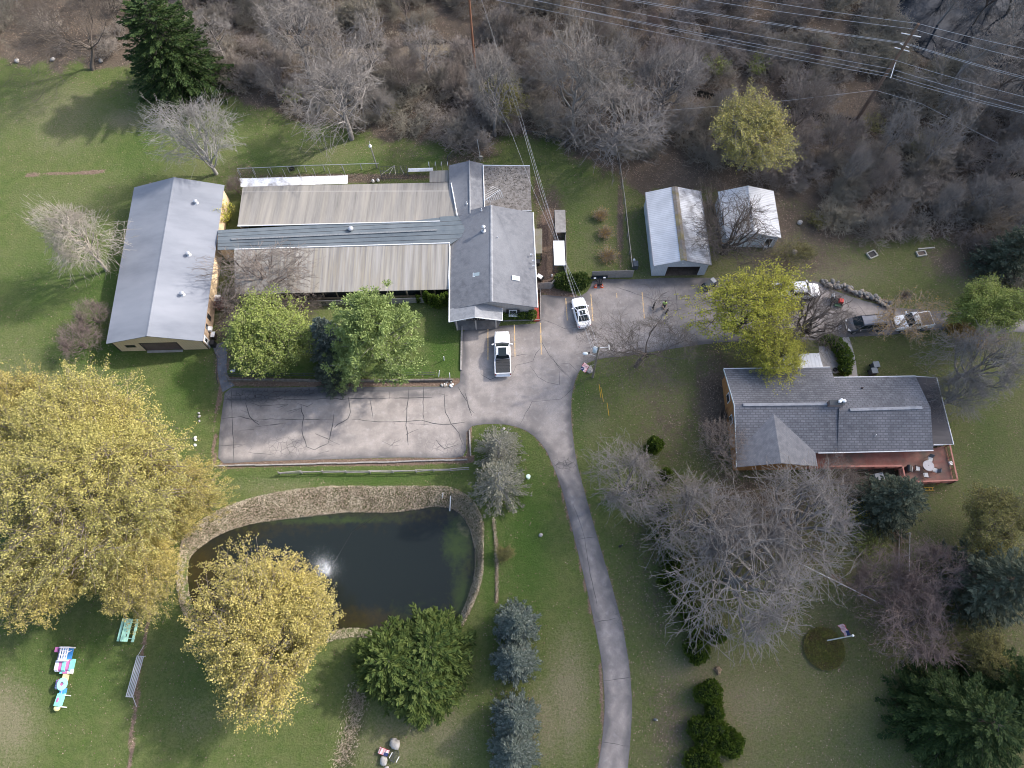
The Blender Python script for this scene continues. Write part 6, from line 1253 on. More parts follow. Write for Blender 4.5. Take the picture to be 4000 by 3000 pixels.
q = MB(); q.lathe((0, 0, 0), [(.28, 0), (.26, .03), (.035, .05), (.035, .7)], 12); q.build('pedestal', dark_trim, tt); q = MB(); q.lathe((0, 0, .74), [(.03, 0), (.03, .04)], 8); q.build('umbrella_hole', dark_trim, tt)
ch0 = thing('patio_chair', 'x', 'chair', (0, 0, 0)); q = MB(); q.box((0, 0, .42), (.5, .48, .05)); q.build('seat', M('pale_cushion', (.55, .55, .54)), ch0); q = MB(); q.panel([(-.25, .24, .44), (.25, .24, .44), (.22, .42, .95), (-.22, .42, .95)], Vector((0, -1, .3)), .03); q.build('backrest', M('grey_mesh', (.13, .135, .14), rough=.7), ch0)
for s in (-1, 1): q = MB(); q.tube([(s * .27, -.24, 0), (s * .27, -.24, .62), (s * .27, .28, .64)], .018, 5); q.tube([(s * .27, .3, 0), (s * .24, .42, .95)], .018, 5); q.build('side_frame', dark_trim, ch0)
for i, (u, v, r_, l) in enumerate(((3626, 1795, -20, 'patio chair at the upper right of the round deck table'), (3577, 1832, 80, 'patio chair left of the round deck table'), (3645, 1838, -110, 'patio chair at the lower right of the round deck table'), (3609, 1856, 180, 'patio chair below the round deck table'))):
    c = ch0 if i == 0 else copy_tree(ch0); c.location = F(u, v + 3, DK); c.rotation_euler = (0, 0, rad(r_)); c['label'] = l; c['group'] = 'patio chairs round the deck table'
tt = thing('grill', 'dark barbecue grill on the deck beside the railing corner', 'grill', F(3538, 1838, DK), rad(80)); q = MB(); q.box((0, 0, .45), (.6, .45, .7)); q.build('cabinet', dark_trim, tt); q = MB(); q.lathe((0, 0, 0), [(.01, 0), (.02, .01)], 4); q.v = []; q.f = []; q.m = []
for i in range(7): a_ = PI * i / 6; q.v += [(-.4, math.cos(a_) * .26, .8 + math.sin(a_) * .22), (.4, math.cos(a_) * .26, .8 + math.sin(a_) * .22)]
q.f = [(2 * i, 2 * i + 1, 2 * i + 3, 2 * i + 2) for i in range(6)] + [tuple(range(0, 14, 2)), tuple(range(1, 14, 2))[::-1]]; q.m = [0] * len(q.f); q.build('hood', MATS['black_plastic'], tt); q = MB(); q.tube([(-.3, -.32, .85), (.3, -.32, .85)], .02, 6); q.build('handle', galv, tt)
# ================================================================== VEHICLES
rubber = M('tyre_rubber', (.018, .018, .019), rough=.9); rim = M('rim_metal', (.45, .46, .47), rough=.35, metal=.7); lamp = M('headlight_glass', (.62, .64, .66), rough=.15, spec=.7); tail = M('tail_light', (.28, .02, .02), rough=.3)
wpaint = M('white_car_paint', (.80, .80, .81), rough=.35, coat=.6); gpaint = M('dark_grey_paint', (.055, .06, .07), rough=.3, coat=.7); carglass = M('car_glass', (.015, .022, .024), rough=.12, spec=.35); grey_roof = M('grey_van_roof', (.17, .18, .21), rough=.35, coat=.6)
def hullsec(x, w, z0, z1, r=.12):
    return [(x, -w, z0 + .12), (x, -w, z1 - r * 1.6), (x, -w + r * .35, z1 - r * .6), (x, -w + r * 1.4, z1), (x, w - r * 1.4, z1), (x, w - r * .35, z1 - r * .6), (x, w, z1 - r * 1.6), (x, w, z0 + .12), (x, w - .1, z0), (x, -w + .1, z0)]
def loft(q, secs):
    n = len(secs[0]); vs = [p for s in secs for p in s]
    fs = [(i * n + k, i * n + (k + 1) % n, (i + 1) * n + (k + 1) % n, (i + 1) * n + k) for i in range(len(secs) - 1) for k in range(n)] + [tuple(range(n))[::-1], tuple((len(secs) - 1) * n + k for k in range(n))]
    q.add(vs, fs); return q
def wheel(t, x, y, r=.36, w=.24):
    q = MB(); q.tube([(x, y - w / 2, r), (x, y + w / 2, r)], r, 18); wh = q.build('wheel', rubber, t); s = 1 if y > 0 else -1; q = MB(); q.tube([(x, y + s * (w / 2 - .02), r), (x, y + s * (w / 2 + .012), r)], r * .62, 14); q.build('rim', rim, wh)
def cabin(t, x0, x1, x2, x3, wb, wt, z0, z1, paint, roofm=None, posts=3):
    """x0 front foot, x1 front of roof, x2 rear of roof, x3 rear foot (x runs towards the nose)"""
    q = MB(); rz = z1; rw = wt
    secs = []
    for f in (0, .25, .5, .75, 1): x = x1 + (x2 - x1) * f; c = .035 * math.sin(PI * f); secs.append([(x, -rw, rz - .07), (x, -rw * .78, rz - .005 + c), (x, 0, rz + .02 + c), (x, rw * .78, rz - .005 + c), (x, rw, rz - .07), (x, 0, rz - .1)])
    loft(q, secs); q.build('roof', roofm or paint, t, smooth=False)
    q = MB(); q.add([(x0, -wb, z0), (x0 + .10, 0, z0), (x0, wb, z0), (x1 + .02, wt * .97, z1 - .05), (x1 + .05, 0, z1 - .01), (x1 + .02, -wt * .97, z1 - .05), (x0 - .3, 0, z0 - .1)], [(0, 1, 4, 5), (1, 2, 3, 4), (0, 6, 1), (1, 6, 2), (0, 5, 6), (5, 4, 6), (4, 3, 6), (3, 2, 6)]); q.build('windshield', carglass, t)
    q = MB(); q.add([(x3, -wb, z0), (x3 - .06, 0, z0), (x3, wb, z0), (x2 - .02, wt * .97, z1 - .05), (x2 - .03, 0, z1 - .01), (x2 - .02, -wt * .97, z1 - .05), (x3 + .3, 0, z0 - .1)], [(0, 1, 4, 5), (1, 2, 3, 4), (0, 6, 1), (1, 6, 2), (0, 5, 6), (5, 4, 6), (4, 3, 6), (3, 2, 6)]); q.build('rear_window', carglass, t)
    for s in (-1, 1):
        q = MB(); q.panel([(x0 - .05, s * wb, z0), (x3 + .05, s * wb, z0), (x2, s * wt, z1 - .07), (x1, s * wt, z1 - .07)], Vector((0, s, .3)), .03); q.build('side_window', carglass, t)
    q = MB()
    for s in (-1, 1):
        q.tube([(x0, s * wb, z0), (x1, s * wt, z1 - .06)], .045, 5); q.tube([(x3, s * wb, z0), (x2, s * wt, z1 - .06)], .06, 5); q.tube([(x1, s * wt, z1 - .06), (x2, s * wt, z1 - .06)], .03, 4)
        for i in range(1, posts): f = i / posts; q.tube([(x0 + (x3 - x0) * f, s * (wb + .005), z0), (x1 + (x2 - x1) * f, s * (wt + .005), z1 - .06)], .035, 4)
    q.build('pillars', paint, t)
def vehicle(name, label, cat_, tail_px, nose_px, kind, paint, z=1.0, **kw):
    a, b = F(*tail_px, z), F(*nose_px, z); d = b - a; c = (a + b) / 2; L = d.length; t = thing(name, label, cat_, (c.x, c.y, .022), math.atan2(d.y, d.x)); h = L / 2
    if kind == 'sedan':
        W_ = .92; secs = [hullsec(-h, .62, .45, .90), hullsec(-h + .12, .80, .28, .98), hullsec(-h + .45, .90, .22, 1.02), hullsec(-h + 1.1, W_, .2, 1.0), hullsec(0, W_, .2, .98), hullsec(h - 1.35, W_, .2, .97), hullsec(h - .7, .90, .2, .86), hullsec(h - .22, .80, .24, .74), hullsec(h, .56, .38, .62)]
        q = MB(); loft(q, secs); q.build('body', paint, t); cabin(t, h - 1.45, h - 2.1, -h + 1.35, -h + .62, .80, .60, .94, 1.42, paint)
        q = MB(); q.box((h - 2.62, 0, 1.455), (.62, .70, .03)); q.build('sunroof', carglass, t)
        for s in (-1, 1):
            q = MB(); q.box((h - .30, s * .66, .70), (.36, .24, .1), -s * .5); q.build('headlight', lamp, t); q = MB(); q.box((-h + .12, s * .62, .86), (.16, .36, .12), s * .3); q.build('taillight', tail, t)
            q = MB(); q.box((h - 1.6, s * 1.02, .98), (.14, .2, .12)); q.build('mirror', paint, t)
            for x in (h - .95, -h + .95): wheel(t, x, s * .82, .34, .22)
    if kind == 'pickup':
        W_ = 1.0; cab0 = kw.get('cab', 2.35); q = MB(); loft(q, [hullsec(h - 1.75, W_, .35, 1.18), hullsec(h - 1.2, .99, .35, 1.17), hullsec(h - .5, .95, .35, 1.12), hullsec(h - .14, .86, .38, 1.04), hullsec(h, .70, .45, .92)][::-1]); loft(q, [hullsec(-h + cab0, W_, .35, 1.15), hullsec(h - 1.7, W_, .35, 1.17)]); q.build('body', paint, t)
        q = MB(); bl = cab0
        for s in (-1, 1): q.box((-h + bl / 2 + .02, s * (W_ - .06), .82), (bl, .12, .72)); 
        q.box((-h + .05, 0, .80), (.10, W_ * 1.9, .68)); q.box((-h + bl / 2, 0, .52), (bl, W_ * 1.8, .12)); q.box((-h - .05, 0, .5), (.16, W_ * 1.84, .16)); q.build('bed', paint, t)
        if kw.get('cover'):
            q = MB(); n = 4
            for i in range(n): q.box((-h + .12 + (bl - .18) * (i + .5) / n, 0, 1.19), ((bl - .18) / n - .03, W_ * 1.76, .05))
            q.build('bed_cover', kw['cover'], t)
        x_cab = kw.get('cabx', (1.72, 2.55)); cabin(t, h - x_cab[0], h - x_cab[1], -h + cab0 + .28, -h + cab0 + .05, .90, .78, 1.14, 1.84, paint, posts=2)
        if kw.get('sun'): q = MB(); q.box((h - x_cab[1] - .75, 0, 1.89), (1.15, .98, .03)); q.build('sunroof', carglass, t)
        for s in (-1, 1):
            q = MB(); q.box((h - .2, s * .74, .90), (.26, .26, .18), -s * .4); q.build('headlight', lamp, t); q = MB(); q.box((-h - .0, s * .9, .85), (.06, .14, .4)); q.build('taillight', tail, t)
            q = MB(); q.box((h - x_cab[0] - .25, s * 1.16, 1.22), (.12, .28, .22), s * .35); q.build('mirror', paint, t)
            for x in (h - .98, -h + 1.15): wheel(t, x, s * .88, .40, .27)
        q = MB(); q.box((h - .02, 0, .82), (.06, 1.1, .26)); q.build('grille', dark_trim, t)
    if kind == 'van':
        W_ = .98; q = MB(); loft(q, [hullsec(-h, .86, .3, 1.12), hullsec(-h + .15, .95, .24, 1.18), hullsec(0, W_, .22, 1.12), hullsec(h - 1.2, W_, .22, 1.06), hullsec(h - .55, .93, .24, .98), hullsec(h - .18, .84, .28, .84), hullsec(h, .66, .36, .7)]); q.build('body', paint, t)
        cabin(t, h - .95, h - 1.75, -h + .38, -h + .08, .88, .70, 1.04, 1.78, paint, kw.get('roof'), posts=4)
        for s in (-1, 1):
            q = MB(); q.tube([(h - 2.1, s * .60, 1.86), (-h + .7, s * .60, 1.86)], .03, 5); q.build('roof_rail', dark_trim, t); q = MB(); q.box((h - .24, s * .68, .78), (.4, .26, .14), -s * .5); q.build('headlight', lamp, t)
            q = MB(); q.box((h - 1.35, s * 1.08, 1.1), (.14, .22, .16)); q.build('mirror', paint, t); q = MB(); q.box((-h + .06, s * .84, 1.0), (.12, .14, .4)); q.build('taillight', tail, t)
            for x in (h - .95, -h + 1.0): wheel(t, x, s * .86, .35, .22)
        q = MB(); q.box((h - .03, 0, .66), (.07, .9, .16)); q.build('grille', galv, t)
    if kind == 'trailer':
        q = MB(); q.box((0, 0, .55), (L, 1.9, .1)); 
        for s in (-1, 1): q.box((0, s * .92, .78), (L, .05, .36))
        q.box((-h, 0, .78), (.05, 1.9, .36)); q.build('deck', M('trailer_wood', (.20, .18, .165), (.29, .27, .25), scale=2), t); q = MB(); q.tube([(h, -.7, .5), (h + 1.1, 0, .5), (h, .7, .5)], .05, 5); q.build('hitch', dark_trim, t)
        for s in (-1, 1):
            for x in (-.4, .45): wheel(t, x, s * 1.05, .3, .18)
    return t
vehicle('pickup_truck', 'white crew cab pickup with sunroof and black bed cover below the porch', 'pickup truck', (1965, 1461), (1960, 1293), 'pickup', wpaint, cover=M('black_tonneau', (.035, .036, .038), rough=.7), sun=True, cab=1.95)
vehicle('sedan_car', 'white sedan with sunroof parked nose to the rounded hedge', 'car', (2286, 1274), (2256, 1158), 'sedan', wpaint)
vehicle('pickup_truck', 'white pickup half hidden by the lime yellow maple, nose at the rock wall', 'pickup truck', (3015, 1135), (3202, 1132), 'pickup', wpaint, cab=2.2, cabx=(1.3, 1.95))
vehicle('minivan', 'dark grey minivan with roof rails facing left by the front walk', 'van', (3466, 1254), (3308, 1268), 'van', gpaint, roof=grey_roof)
vehicle('pickup_truck', 'white pickup with a tan bed cover under the orange budding tree', 'pickup truck', (3640, 1244), (3494, 1262), 'pickup', wpaint, cab=1.75, cabx=(1.5, 2.1), cover=M('tan_cover', (.24, .18, .14), rough=.9))
vehicle('flatbed_trailer', 'grey wooden flatbed trailer under the lime yellow maple', 'trailer', (2925, 1140), (3000, 1138), 'trailer', wpaint, z=.6)
# black smoker trailer beside the garage
tt = thing('utility_cart', 'dark covered cart with a raised bar parked by the open garage', 'cart', F(2768, 1118), rad(35)); q = MB(); q.box((0, 0, .7), (1.5, .9, .6), taper=.9); q.box((-.9, 0, .45), (.7, .8, .3)); q.build('cart_body', M('dark_slate_cover', (.075, .085, .095), (.11, .12, .13), scale=2), tt); q = MB(); q.tube([(-.6, -.2, .6), (-1.15, -.1, 1.7)], .03, 5); q.build('bar', galv, tt); q = MB(); q.box((.5, .0, 1.03), (.5, .7, .06)); q.build('lid', galv, tt)
for x in (-.6, .6):
    for y in (-.5, .5): wheel(tt, x, y, .26, .16)
# snow plough and cones
tt = thing('snow_plow', 'detached snow plow blade standing in front of the grey fence', 'plow', F(2340, 1102), rad(3)); q = MB(); n = 7
for i in range(n): a_ = -.9 + 1.8 * i / (n - 1); q.v += [(-1.15, .32 + .26 * math.cos(a_), .42 + .38 * math.sin(a_)), (1.15, .32 + .26 * math.cos(a_), .42 + .38 * math.sin(a_)), (-1.15, .28 + .26 * math.cos(a_), .42 + .38 * math.sin(a_)), (1.15, .28 + .26 * math.cos(a_), .42 + .38 * math.sin(a_))]
q.f = [(4 * i, 4 * i + 1, 4 * i + 5, 4 * i + 4) for i in range(n - 1)] + [(4 * i + 2, 4 * i + 6, 4 * i + 7, 4 * i + 3) for i in range(n - 1)]; q.m = [0] * len(q.f); q.build('blade', M('plow_blue_black', (.03, .045, .06), rough=.4), tt)
q = MB(); q.tube([(-.5, .3, .3), (0, -.65, .35), (.5, .3, .3)], .05, 5); q.tube([(0, .3, .5), (0, -.55, .6)], .07, 6); q.box((0, -.5, .4), (.6, .3, .35)); q.build('a_frame', MATS['black_plastic'], tt)
for s in (-1, 1): q = MB(); q.box((s * .62, .1, .86), (.3, .16, .1)); q.build('plow_light', lamp, tt)
orange = M('cone_orange', (.72, .10, .03), rough=.5)
for u, l in ((2326, 'orange traffic cone left of the pair below the snow plow'), (2351, 'orange traffic cone right of the pair below the snow plow')):
    tt = thing('traffic_cone', l, 'cone', F(u, 1121, .02), group='traffic cones'); q = MB(); q.box((0, 0, .02), (.38, .38, .04)); q.lathe((0, 0, .04), [(.15, 0), (.115, .2), (.075, .42), (.03, .66)], 14); q.build('cone_body', orange, tt); q = MB(); q.lathe((0, 0, .04), [(.117, .22), (.094, .35)], 14); q.build('band', white_trim, tt)
# mower
tt = thing('riding_mower', 'red and green riding mower on the drive below the rock wall', 'mower', F(3268, 1181, .02), rad(-15)); q = MB(); q.box((.35, 0, .55), (.65, .62, .38), taper=.8); q.build('hood', M('mower_red', (.50, .035, .03), rough=.4), tt); q = MB(); q.box((-.1, 0, .33), (1.4, .75, .2)); q.box((-.65, 0, .5), (.3, .7, .3)); q.build('chassis', dark_trim, tt)
q = MB(); q.box((-.3, 0, .62), (.42, .42, .1)); q.box((-.5, 0, .82), (.1, .42, .34)); q.build('seat', MATS['black_plastic'], tt); q = MB(); q.box((.1, -.45, .22), (.8, .6, .16)); q.build('mower_deck', M('mower_green', (.03, .10, .05), rough=.5), tt); q = MB(); q.tube([(-.8, -.35, .4), (-.8, -.35, 1.3), (-.8, .35, 1.3), (-.8, .35, .4)], .03, 5); q.build('roll_bar', galv, tt); q = MB(); q.box((-.75, .45, .6), (.35, .5, .45)); q.build('bagger', M('grey_box', (.3, .31, .32)), tt)
for x, r_ in ((.6, .17), (-.5, .26)):
    for y in (-.42, .42): wheel(tt, x, y, r_, .17)
# red vehicle at right
tt = thing('red_cart', 'red cart half hidden behind the orange bush at the far right', 'cart', F(3850, 1312), rad(10)); q = MB(); q.box((0, 0, .6), (1.9, .8, .35), taper=.85); q.build('cart_body', M('faded_red', (.40, .05, .04), rough=.5), tt)
for x in (-.6, .6):
    for y in (-.42, .42): wheel(tt, x, y, .22, .14)

# ================================================================== PEOPLE AND DOGS
def skin_body(name, verts, edges, mat, parent, root=0, lvl=2):
    me = bpy.data.meshes.new(name); me.from_pydata([v[:3] for v in verts], edges, []); o_ = bpy.data.objects.new(name, me); COL.objects.link(o_); o_.parent = parent
    md = o_.modifiers.new('skin', 'SKIN'); md.use_smooth_shade = True; sv = me.skin_vertices[0].data
    for i, v in enumerate(verts): sv[i].radius = (v[3], v[4] if len(v) > 4 else v[3]); sv[i].use_root = i == root
    s_ = o_.modifiers.new('sub', 'SUBSURF'); s_.levels = 1; s_.render_levels = lvl; me.materials.append(mat); return o_
skin = M('skin', (.46, .27, .19), rough=.6)
P_ = thing('person', 'person in a hi-vis yellow green shirt and dark trousers on the drive below the stalls', 'person', F(2590, 1203, .022), rad(-100))
vs = [(0, 0, .98, .15, .13), (0, 0, 1.18, .15, .12), (.02, 0, 1.38, .18, .13), (.02, 0, 1.50, .07), (.04, 0, 1.60, .075), (.05, 0, 1.70, .095, .085), (.045, 0, 1.78, .06),
      (.02, .19, 1.44, .07), (.05, .25, 1.18, .05), (.20, .24, 1.0, .042), (.30, .22, .98, .03), (.02, -.19, 1.44, .07), (.02, -.26, 1.17, .05), (.16, -.25, .98, .042), (.26, -.24, .94, .03),
      (.0, .10, .92, .10), (.05, .11, .50, .07), (.0, .12, .10, .05), (.16, .13, .04, .045), (0, -.10, .92, .10), (-.05, -.11, .50, .07), (-.16, -.12, .10, .05), (0, -.13, .04, .045)]
ed = [(0, 1), (1, 2), (2, 3), (3, 4), (4, 5), (5, 6), (2, 7), (7, 8), (8, 9), (9, 10), (2, 11), (11, 12), (12, 13), (13, 14), (0, 15), (15, 16), (16, 17), (17, 18), (0, 19), (19, 20), (20, 21), (21, 22)]
skin_body('body', vs, ed, skin, P_)
skin_body('shirt', [(0, 0, .94, .165, .15), (0, 0, 1.18, .165, .14), (.02, 0, 1.40, .195, .15), (.02, 0, 1.49, .10), (.02, .20, 1.44, .085), (.045, .255, 1.20, .07), (.02, -.20, 1.44, .085), (.02, -.265, 1.19, .07)], [(0, 1), (1, 2), (2, 3), (2, 4), (4, 5), (2, 6), (6, 7)], M('hi_vis_green', (.42, .62, .16), rough=.7), P_)
skin_body('trousers', [(0, 0, .98, .165, .15), (0, .10, .90, .115), (.05, .11, .50, .09), (.0, .12, .14, .075), (0, -.10, .90, .115), (-.05, -.11, .50, .09), (-.16, -.12, .14, .075)], [(0, 1), (1, 2), (2, 3), (0, 4), (4, 5), (5, 6)], M('dark_cloth', (.03, .032, .045), rough=.9), P_)
q = MB(); q.ball((.03, 0, 1.745), (.105, .095, .10), 12, 8); q.build('hair', M('hair_brown', (.055, .03, .018), rough=.8), P_, smooth=True)
q = MB(); q.ball((.145, 0, 1.69), (.018, .014, .02), 8, 5)
for s in (-1, 1): q.ball((.045, s * .092, 1.70), (.02, .012, .03), 8, 5)
q.build('face', skin, P_, smooth=True)
for s, x0, z0 in ((1, .30, .98), (-1, .26, .94)):
    q = MB(); y0 = s * .23; q.ball((x0 + .04, y0, z0 - .01), (.05, .035, .022), 8, 5)
    for i in range(4): yy = y0 + (i - 1.5) * .02; q.tube([(x0 + .07, yy, z0 - .01), (x0 + .11, yy, z0 - .02), (x0 + .125 - .008 * abs(i - 1.3), yy, z0 - .05)], .009, 5)
    q.tube([(x0 + .03, y0 - s * .03, z0 - .01), (x0 + .07, y0 - s * .05, z0 - .03)], .010, 5); q.build('hand', skin, P_, smooth=True)
    q = MB(); xx = (.08 if s > 0 else -.08); q.box((xx, s * .125, .045), (.28, .10, .09)); q.build('shoe', dark_trim, P_)
def dog(label, u, v, rz):
    t = thing('dog', label, 'dog', F(u, v, .022), rad(rz), 'black dogs on the drive'); m = M('black_fur', (.020, .019, .020), (.035, .032, .030), scale=8, rough=.85)
    vs = [(-.26, 0, .42, .10, .12), (-.05, 0, .41, .095, .12), (.20, 0, .42, .12, .15), (.34, 0, .52, .075), (.42, 0, .62, .085), (.56, 0, .58, .045), (-.36, 0, .44, .03), (-.52, 0, .50, .018),
          (.22, .09, .30, .045), (.20, .10, .14, .028), (.23, .10, .03, .032), (.22, -.09, .30, .045), (.26, -.10, .14, .028), (.28, -.10, .03, .032),
          (-.24, .09, .32, .06), (-.20, .10, .24, .042), (-.32, .10, .15, .028), (-.28, .10, .03, .032), (-.26, -.09, .32, .06), (-.26, -.10, .24, .042), (-.38, -.10, .15, .028), (-.35, -.10, .03, .032)]
    ed = [(1, 0), (1, 2), (2, 3), (3, 4), (4, 5), (0, 6), (6, 7), (2, 8), (8, 9), (9, 10), (2, 11), (11, 12), (12, 13), (0, 14), (14, 15), (15, 16), (16, 17), (0, 18), (18, 19), (19, 20), (20, 21)]
    skin_body('body', vs, ed, m, t, root=1)
    for s in (-1, 1): q = MB(); q.add([(.38, s * .05, .68), (.44, s * .05, .69), (.40, s * .11, .60), (.40, s * .07, .66)], [(0, 1, 2), (0, 2, 3), (1, 3, 2), (0, 3, 1)]); q.build('ear', m, t)
dog('black dog left of the person in the hi-vis shirt', 2552, 1202, 70); dog('black dog to the lower right of the person in the hi-vis shirt', 2603, 1222, -120)

# ================================================================== POLES, WIRES, FENCES
polem = M('pole_wood', (.11, .072, .052), (.19, .13, .10), scale=3, stretch=(1, 1, .2), rough=.95); polel = M('pole_wood_pale', (.20, .165, .13), (.30, .25, .20), scale=3, stretch=(1, 1, .2)); wire = M('wire_aluminium', (.42, .42, .43), rough=.6)
tp = thing('power_pole', 'tall leaning dark wooden power pole with white crossarms in the upper right woods', 'pole', F(3332, 490)); o3 = Vector(tp.location); pt = F(3588, 93, 17.4) - o3
q = MB(); q.tube([(0, 0, -.2), pt], [.30, .17], 10); q.build('pole', polem, tp); on = lambda z: pt * (z / pt.z)
for z, dxs in ((15.8, 1.2), (13.6, .9), (14.2, .5)): p = on(z); q = MB(); q.tube([p + Vector((-dxs, .3, 0)), p + Vector((dxs * .9, -.4, 0))], .06, 5); q.build('crossarm', white_trim, tp)
q = MB(); p = on(11.0); q.tube([p + Vector((.35, .3, .6)), p + Vector((-.2, -1.6, -.6))], .05, 5); q.build('insulator_bar', white_trim, tp)
def wires(label, pts, r=.028, group='power lines across the upper right woods', sag=0, cat_='wire', m=None):
    P = [F(*p) for p in pts]; Q = []
    for a, b in zip(P[:-1], P[1:]):
        n = 12
        for i in range(n): f = i / n; Q.append(a.lerp(b, f) - Vector((0, 0, 4 * sag * f * (1 - f))))
    Q.append(P[-1]); q = MB(); q.tube(Q, r, 4); tag(q.build('power_line', m or wire, origin=P[0]), label, cat_, group)
for i, (l, mdd, r_, z) in enumerate((((2700, -45), (3588, 92), (4150, 218), 17.3), ((2600, -25), (3567, 113), (4150, 264), 16.2), ((2300, -32), (3540, 168), (4150, 336), 14.3), ((2270, -30), (3540, 172), (4150, 344), 14.0), ((2000, -45), (3490, 233), (4150, 415), 12.4),
                                      ((1900, -38), (3485, 270), (4150, 455), 11.5), ((1750, -75), (3480, 290), (4150, 473), 10.9), ((1650, -60), (3466, 299), (4150, 478), 10.4))):
    a = tuple(l) + (z,); wires(['topmost of the power lines, ending at the pole tip', 'second power line from the top', 'upper line of the close pair at the middle crossarm', 'lower line of the close pair at the middle crossarm', 'fifth power line from the top, above the short insulator bar', 'sixth power line from the top', 'seventh power line from the top', 'lowest of the long power lines'][i],
          [(l[0], l[1], z), (mdd[0], mdd[1], z), (r_[0], r_[1], z)], sag=.22, r=.026)
wires('thin cable looping left and right from low on the tall power pole', [(2500, 440, 6), (3080, 392, 7.4), (3418, 352, 8.0), (3600, 405, 7.4), (3900, 560, 6)], r=.022)
tp = thing('utility_pole', 'brown wooden pole at the top edge left of the tall grey tree', 'pole', F(1857, 290)); q = MB(); q.tube([(0, 0, -.2), F(1828, -60, 14.5) - Vector(tp.location)], [.2, .13], 9); q.build('pole', M('pole_red_brown', (.19, .085, .05), (.26, .13, .08), scale=2, stretch=(1, 1, .2)), tp)
up = thing('utility_pole', 'wooden pole with transformer, street light and flag at the drive corner', 'pole', F(2315, 1473)); o3 = Vector(up.location); pt = F(2340, 1352, 8.2) - o3; on2 = lambda z: pt * (z / pt.z)
q = MB(); q.tube([(0, 0, -.2), pt], [.16, .11], 10); q.build('pole', polel, up); p = on2(7.3) + Vector((-.36, .0, 0)); q = MB(); q.lathe(p, [(.24, -.45), (.27, -.4), (.27, .35), (.2, .42)], 14); q.build('transformer', M('transformer_grey', (.50, .54, .55), rough=.4), up, smooth=True)
q = MB(); p = on2(7.8); q.tube([p, p + Vector((1.15, .05, .1))], .035, 5); q.tube([p + Vector((1.15, -.3, .15)), p + Vector((1.15, .3, .15))], .05, 5); q.build('side_arm', white_trim, up)
q = MB(); p = on2(5.6); q.tube([p, p + Vector((-.7, .15, .25)), p + Vector((-1.25, .25, .25))], .03, 5); q.build('lamp_arm', galv, up); q = MB(); q.ball(p + Vector((-1.35, .27, .24)), (.34, .2, .13), 12, 6); q.build('lamp_head', M('lamp_head_grey', (.55, .60, .63), rough=.4), up, smooth=True)
q = MB(); p = on2(6.6); q.ball(p + Vector((-1.0, -.05, 0)), (.1, .1, .3), 8, 6); q.tube([p, p + Vector((-1.0, -.05, 0))], .025, 4); q.build('insulator', MATS['black_plastic'], up)
q = MB(); p = on2(.0) ; q.ball((-.35, .95, .12), (.45, .5, .2), 12, 6, .15, 3); tag(q.build('boulder', M('stone_grey', (.24, .225, .21), (.34, .32, .305), scale=2, bump=.5), origin=None, parent=None), 'flat grey stone at the foot of the transformer pole', 'stone').location = o3
def flag(t, p0, du, dv, w, h, droop=0.2):
    """striped flag hung from p0, du along the fly, dv down the hoist"""
    mats = [M('flag_red', (.46, .03, .045)), M('flag_white', (.74, .74, .74)), M('flag_blue', (.03, .04, .12))]; q = MB(); n, m = 10, 13
    P = lambda i, j: p0 + du * (w * i / n) + dv * (h * j / m) + (Vector((0, 0, -droop * w)) * (i / n) ** 1.6) + du.cross(dv) * .07 * math.sin(i * 1.3 + j * .15)
    for j in range(m):
        for i in range(n): mat = 2 if (i < 4 and j < 7) else (0 if j % 2 == 0 else 1); q.add([P(i, j), P(i + 1, j), P(i + 1, j + 1), P(i, j + 1)], [(0, 1, 2, 3)], mat)
    f = q.build('flag', mats, t); md = f.modifiers.new('s', 'SOLIDIFY'); md.thickness = .012; return f
p = on2(3.6); q = MB(); q.tube([p, p + Vector((-1.9, -.9, .55))], .022, 5); q.build('flag_staff', galv, up); flag(up, p + Vector((-1.86, -.88, .52)), Vector((.45, .88, -.05)).normalized(), Vector((.80, -.40, -.35)).normalized(), 1.15, .75)
for i, pts in enumerate(([(2316, 1362, 7.4), (2275, 1255, 7.0), (2240, 1145, 7.0), (2180, 960, 7.2), (2110, 750, 8), (2040, 500, 9.5), (2000, 375, 10), (1950, 215, 12), (1878, -10, 14)], [(2336, 1352, 7.8), (2300, 1250, 7.3), (2267, 1150, 7.2), (2199, 1000, 7.2), (2124, 750, 8.2), (2050, 500, 9.5), (1990, 300, 11)],
                         [(2312, 1366, 7.1), (2245, 1170, 6.6), (2168, 935, 6.8), (2086, 750, 7.6), (2000, 524, 9.2), (1928, 380, 10)], [(2322, 1360, 7.3), (2250, 1150, 6.9), (2190, 962, 7.1), (2118, 748, 7.9), (2046, 500, 9.4)])):
    wires(['long service wire from the transformer pole to the top edge', 'right hand service wire from the transformer pole', 'left hand thin service wire crossing the mossy flat roof', 'twin service wire over the rounded hedge'][i], pts, r=.012, group='service wires above the parking area')
lp = thing('lamp_post', 'slim wooden lamp post with white lamp on the lawn behind the kennel', 'lamp post', F(1474, 655)); o3 = Vector(lp.location); pt = F(1447, 572, 4.6) - o3; q = MB(); q.tube([(0, 0, -.1), pt], [.10, .07], 8); q.build('pole', wood_grey, lp); q = MB(); q.tube([pt, pt + Vector((-.1, .45, .5))], .02, 4); q.build('bracket', galv, lp); q = MB(); q.lathe(pt + Vector((-.04, .05, .05)), [(.22, -.12), (.22, 0), (.1, .18), (.04, .24)], 12); q.build('lamp_head', white_trim, lp)
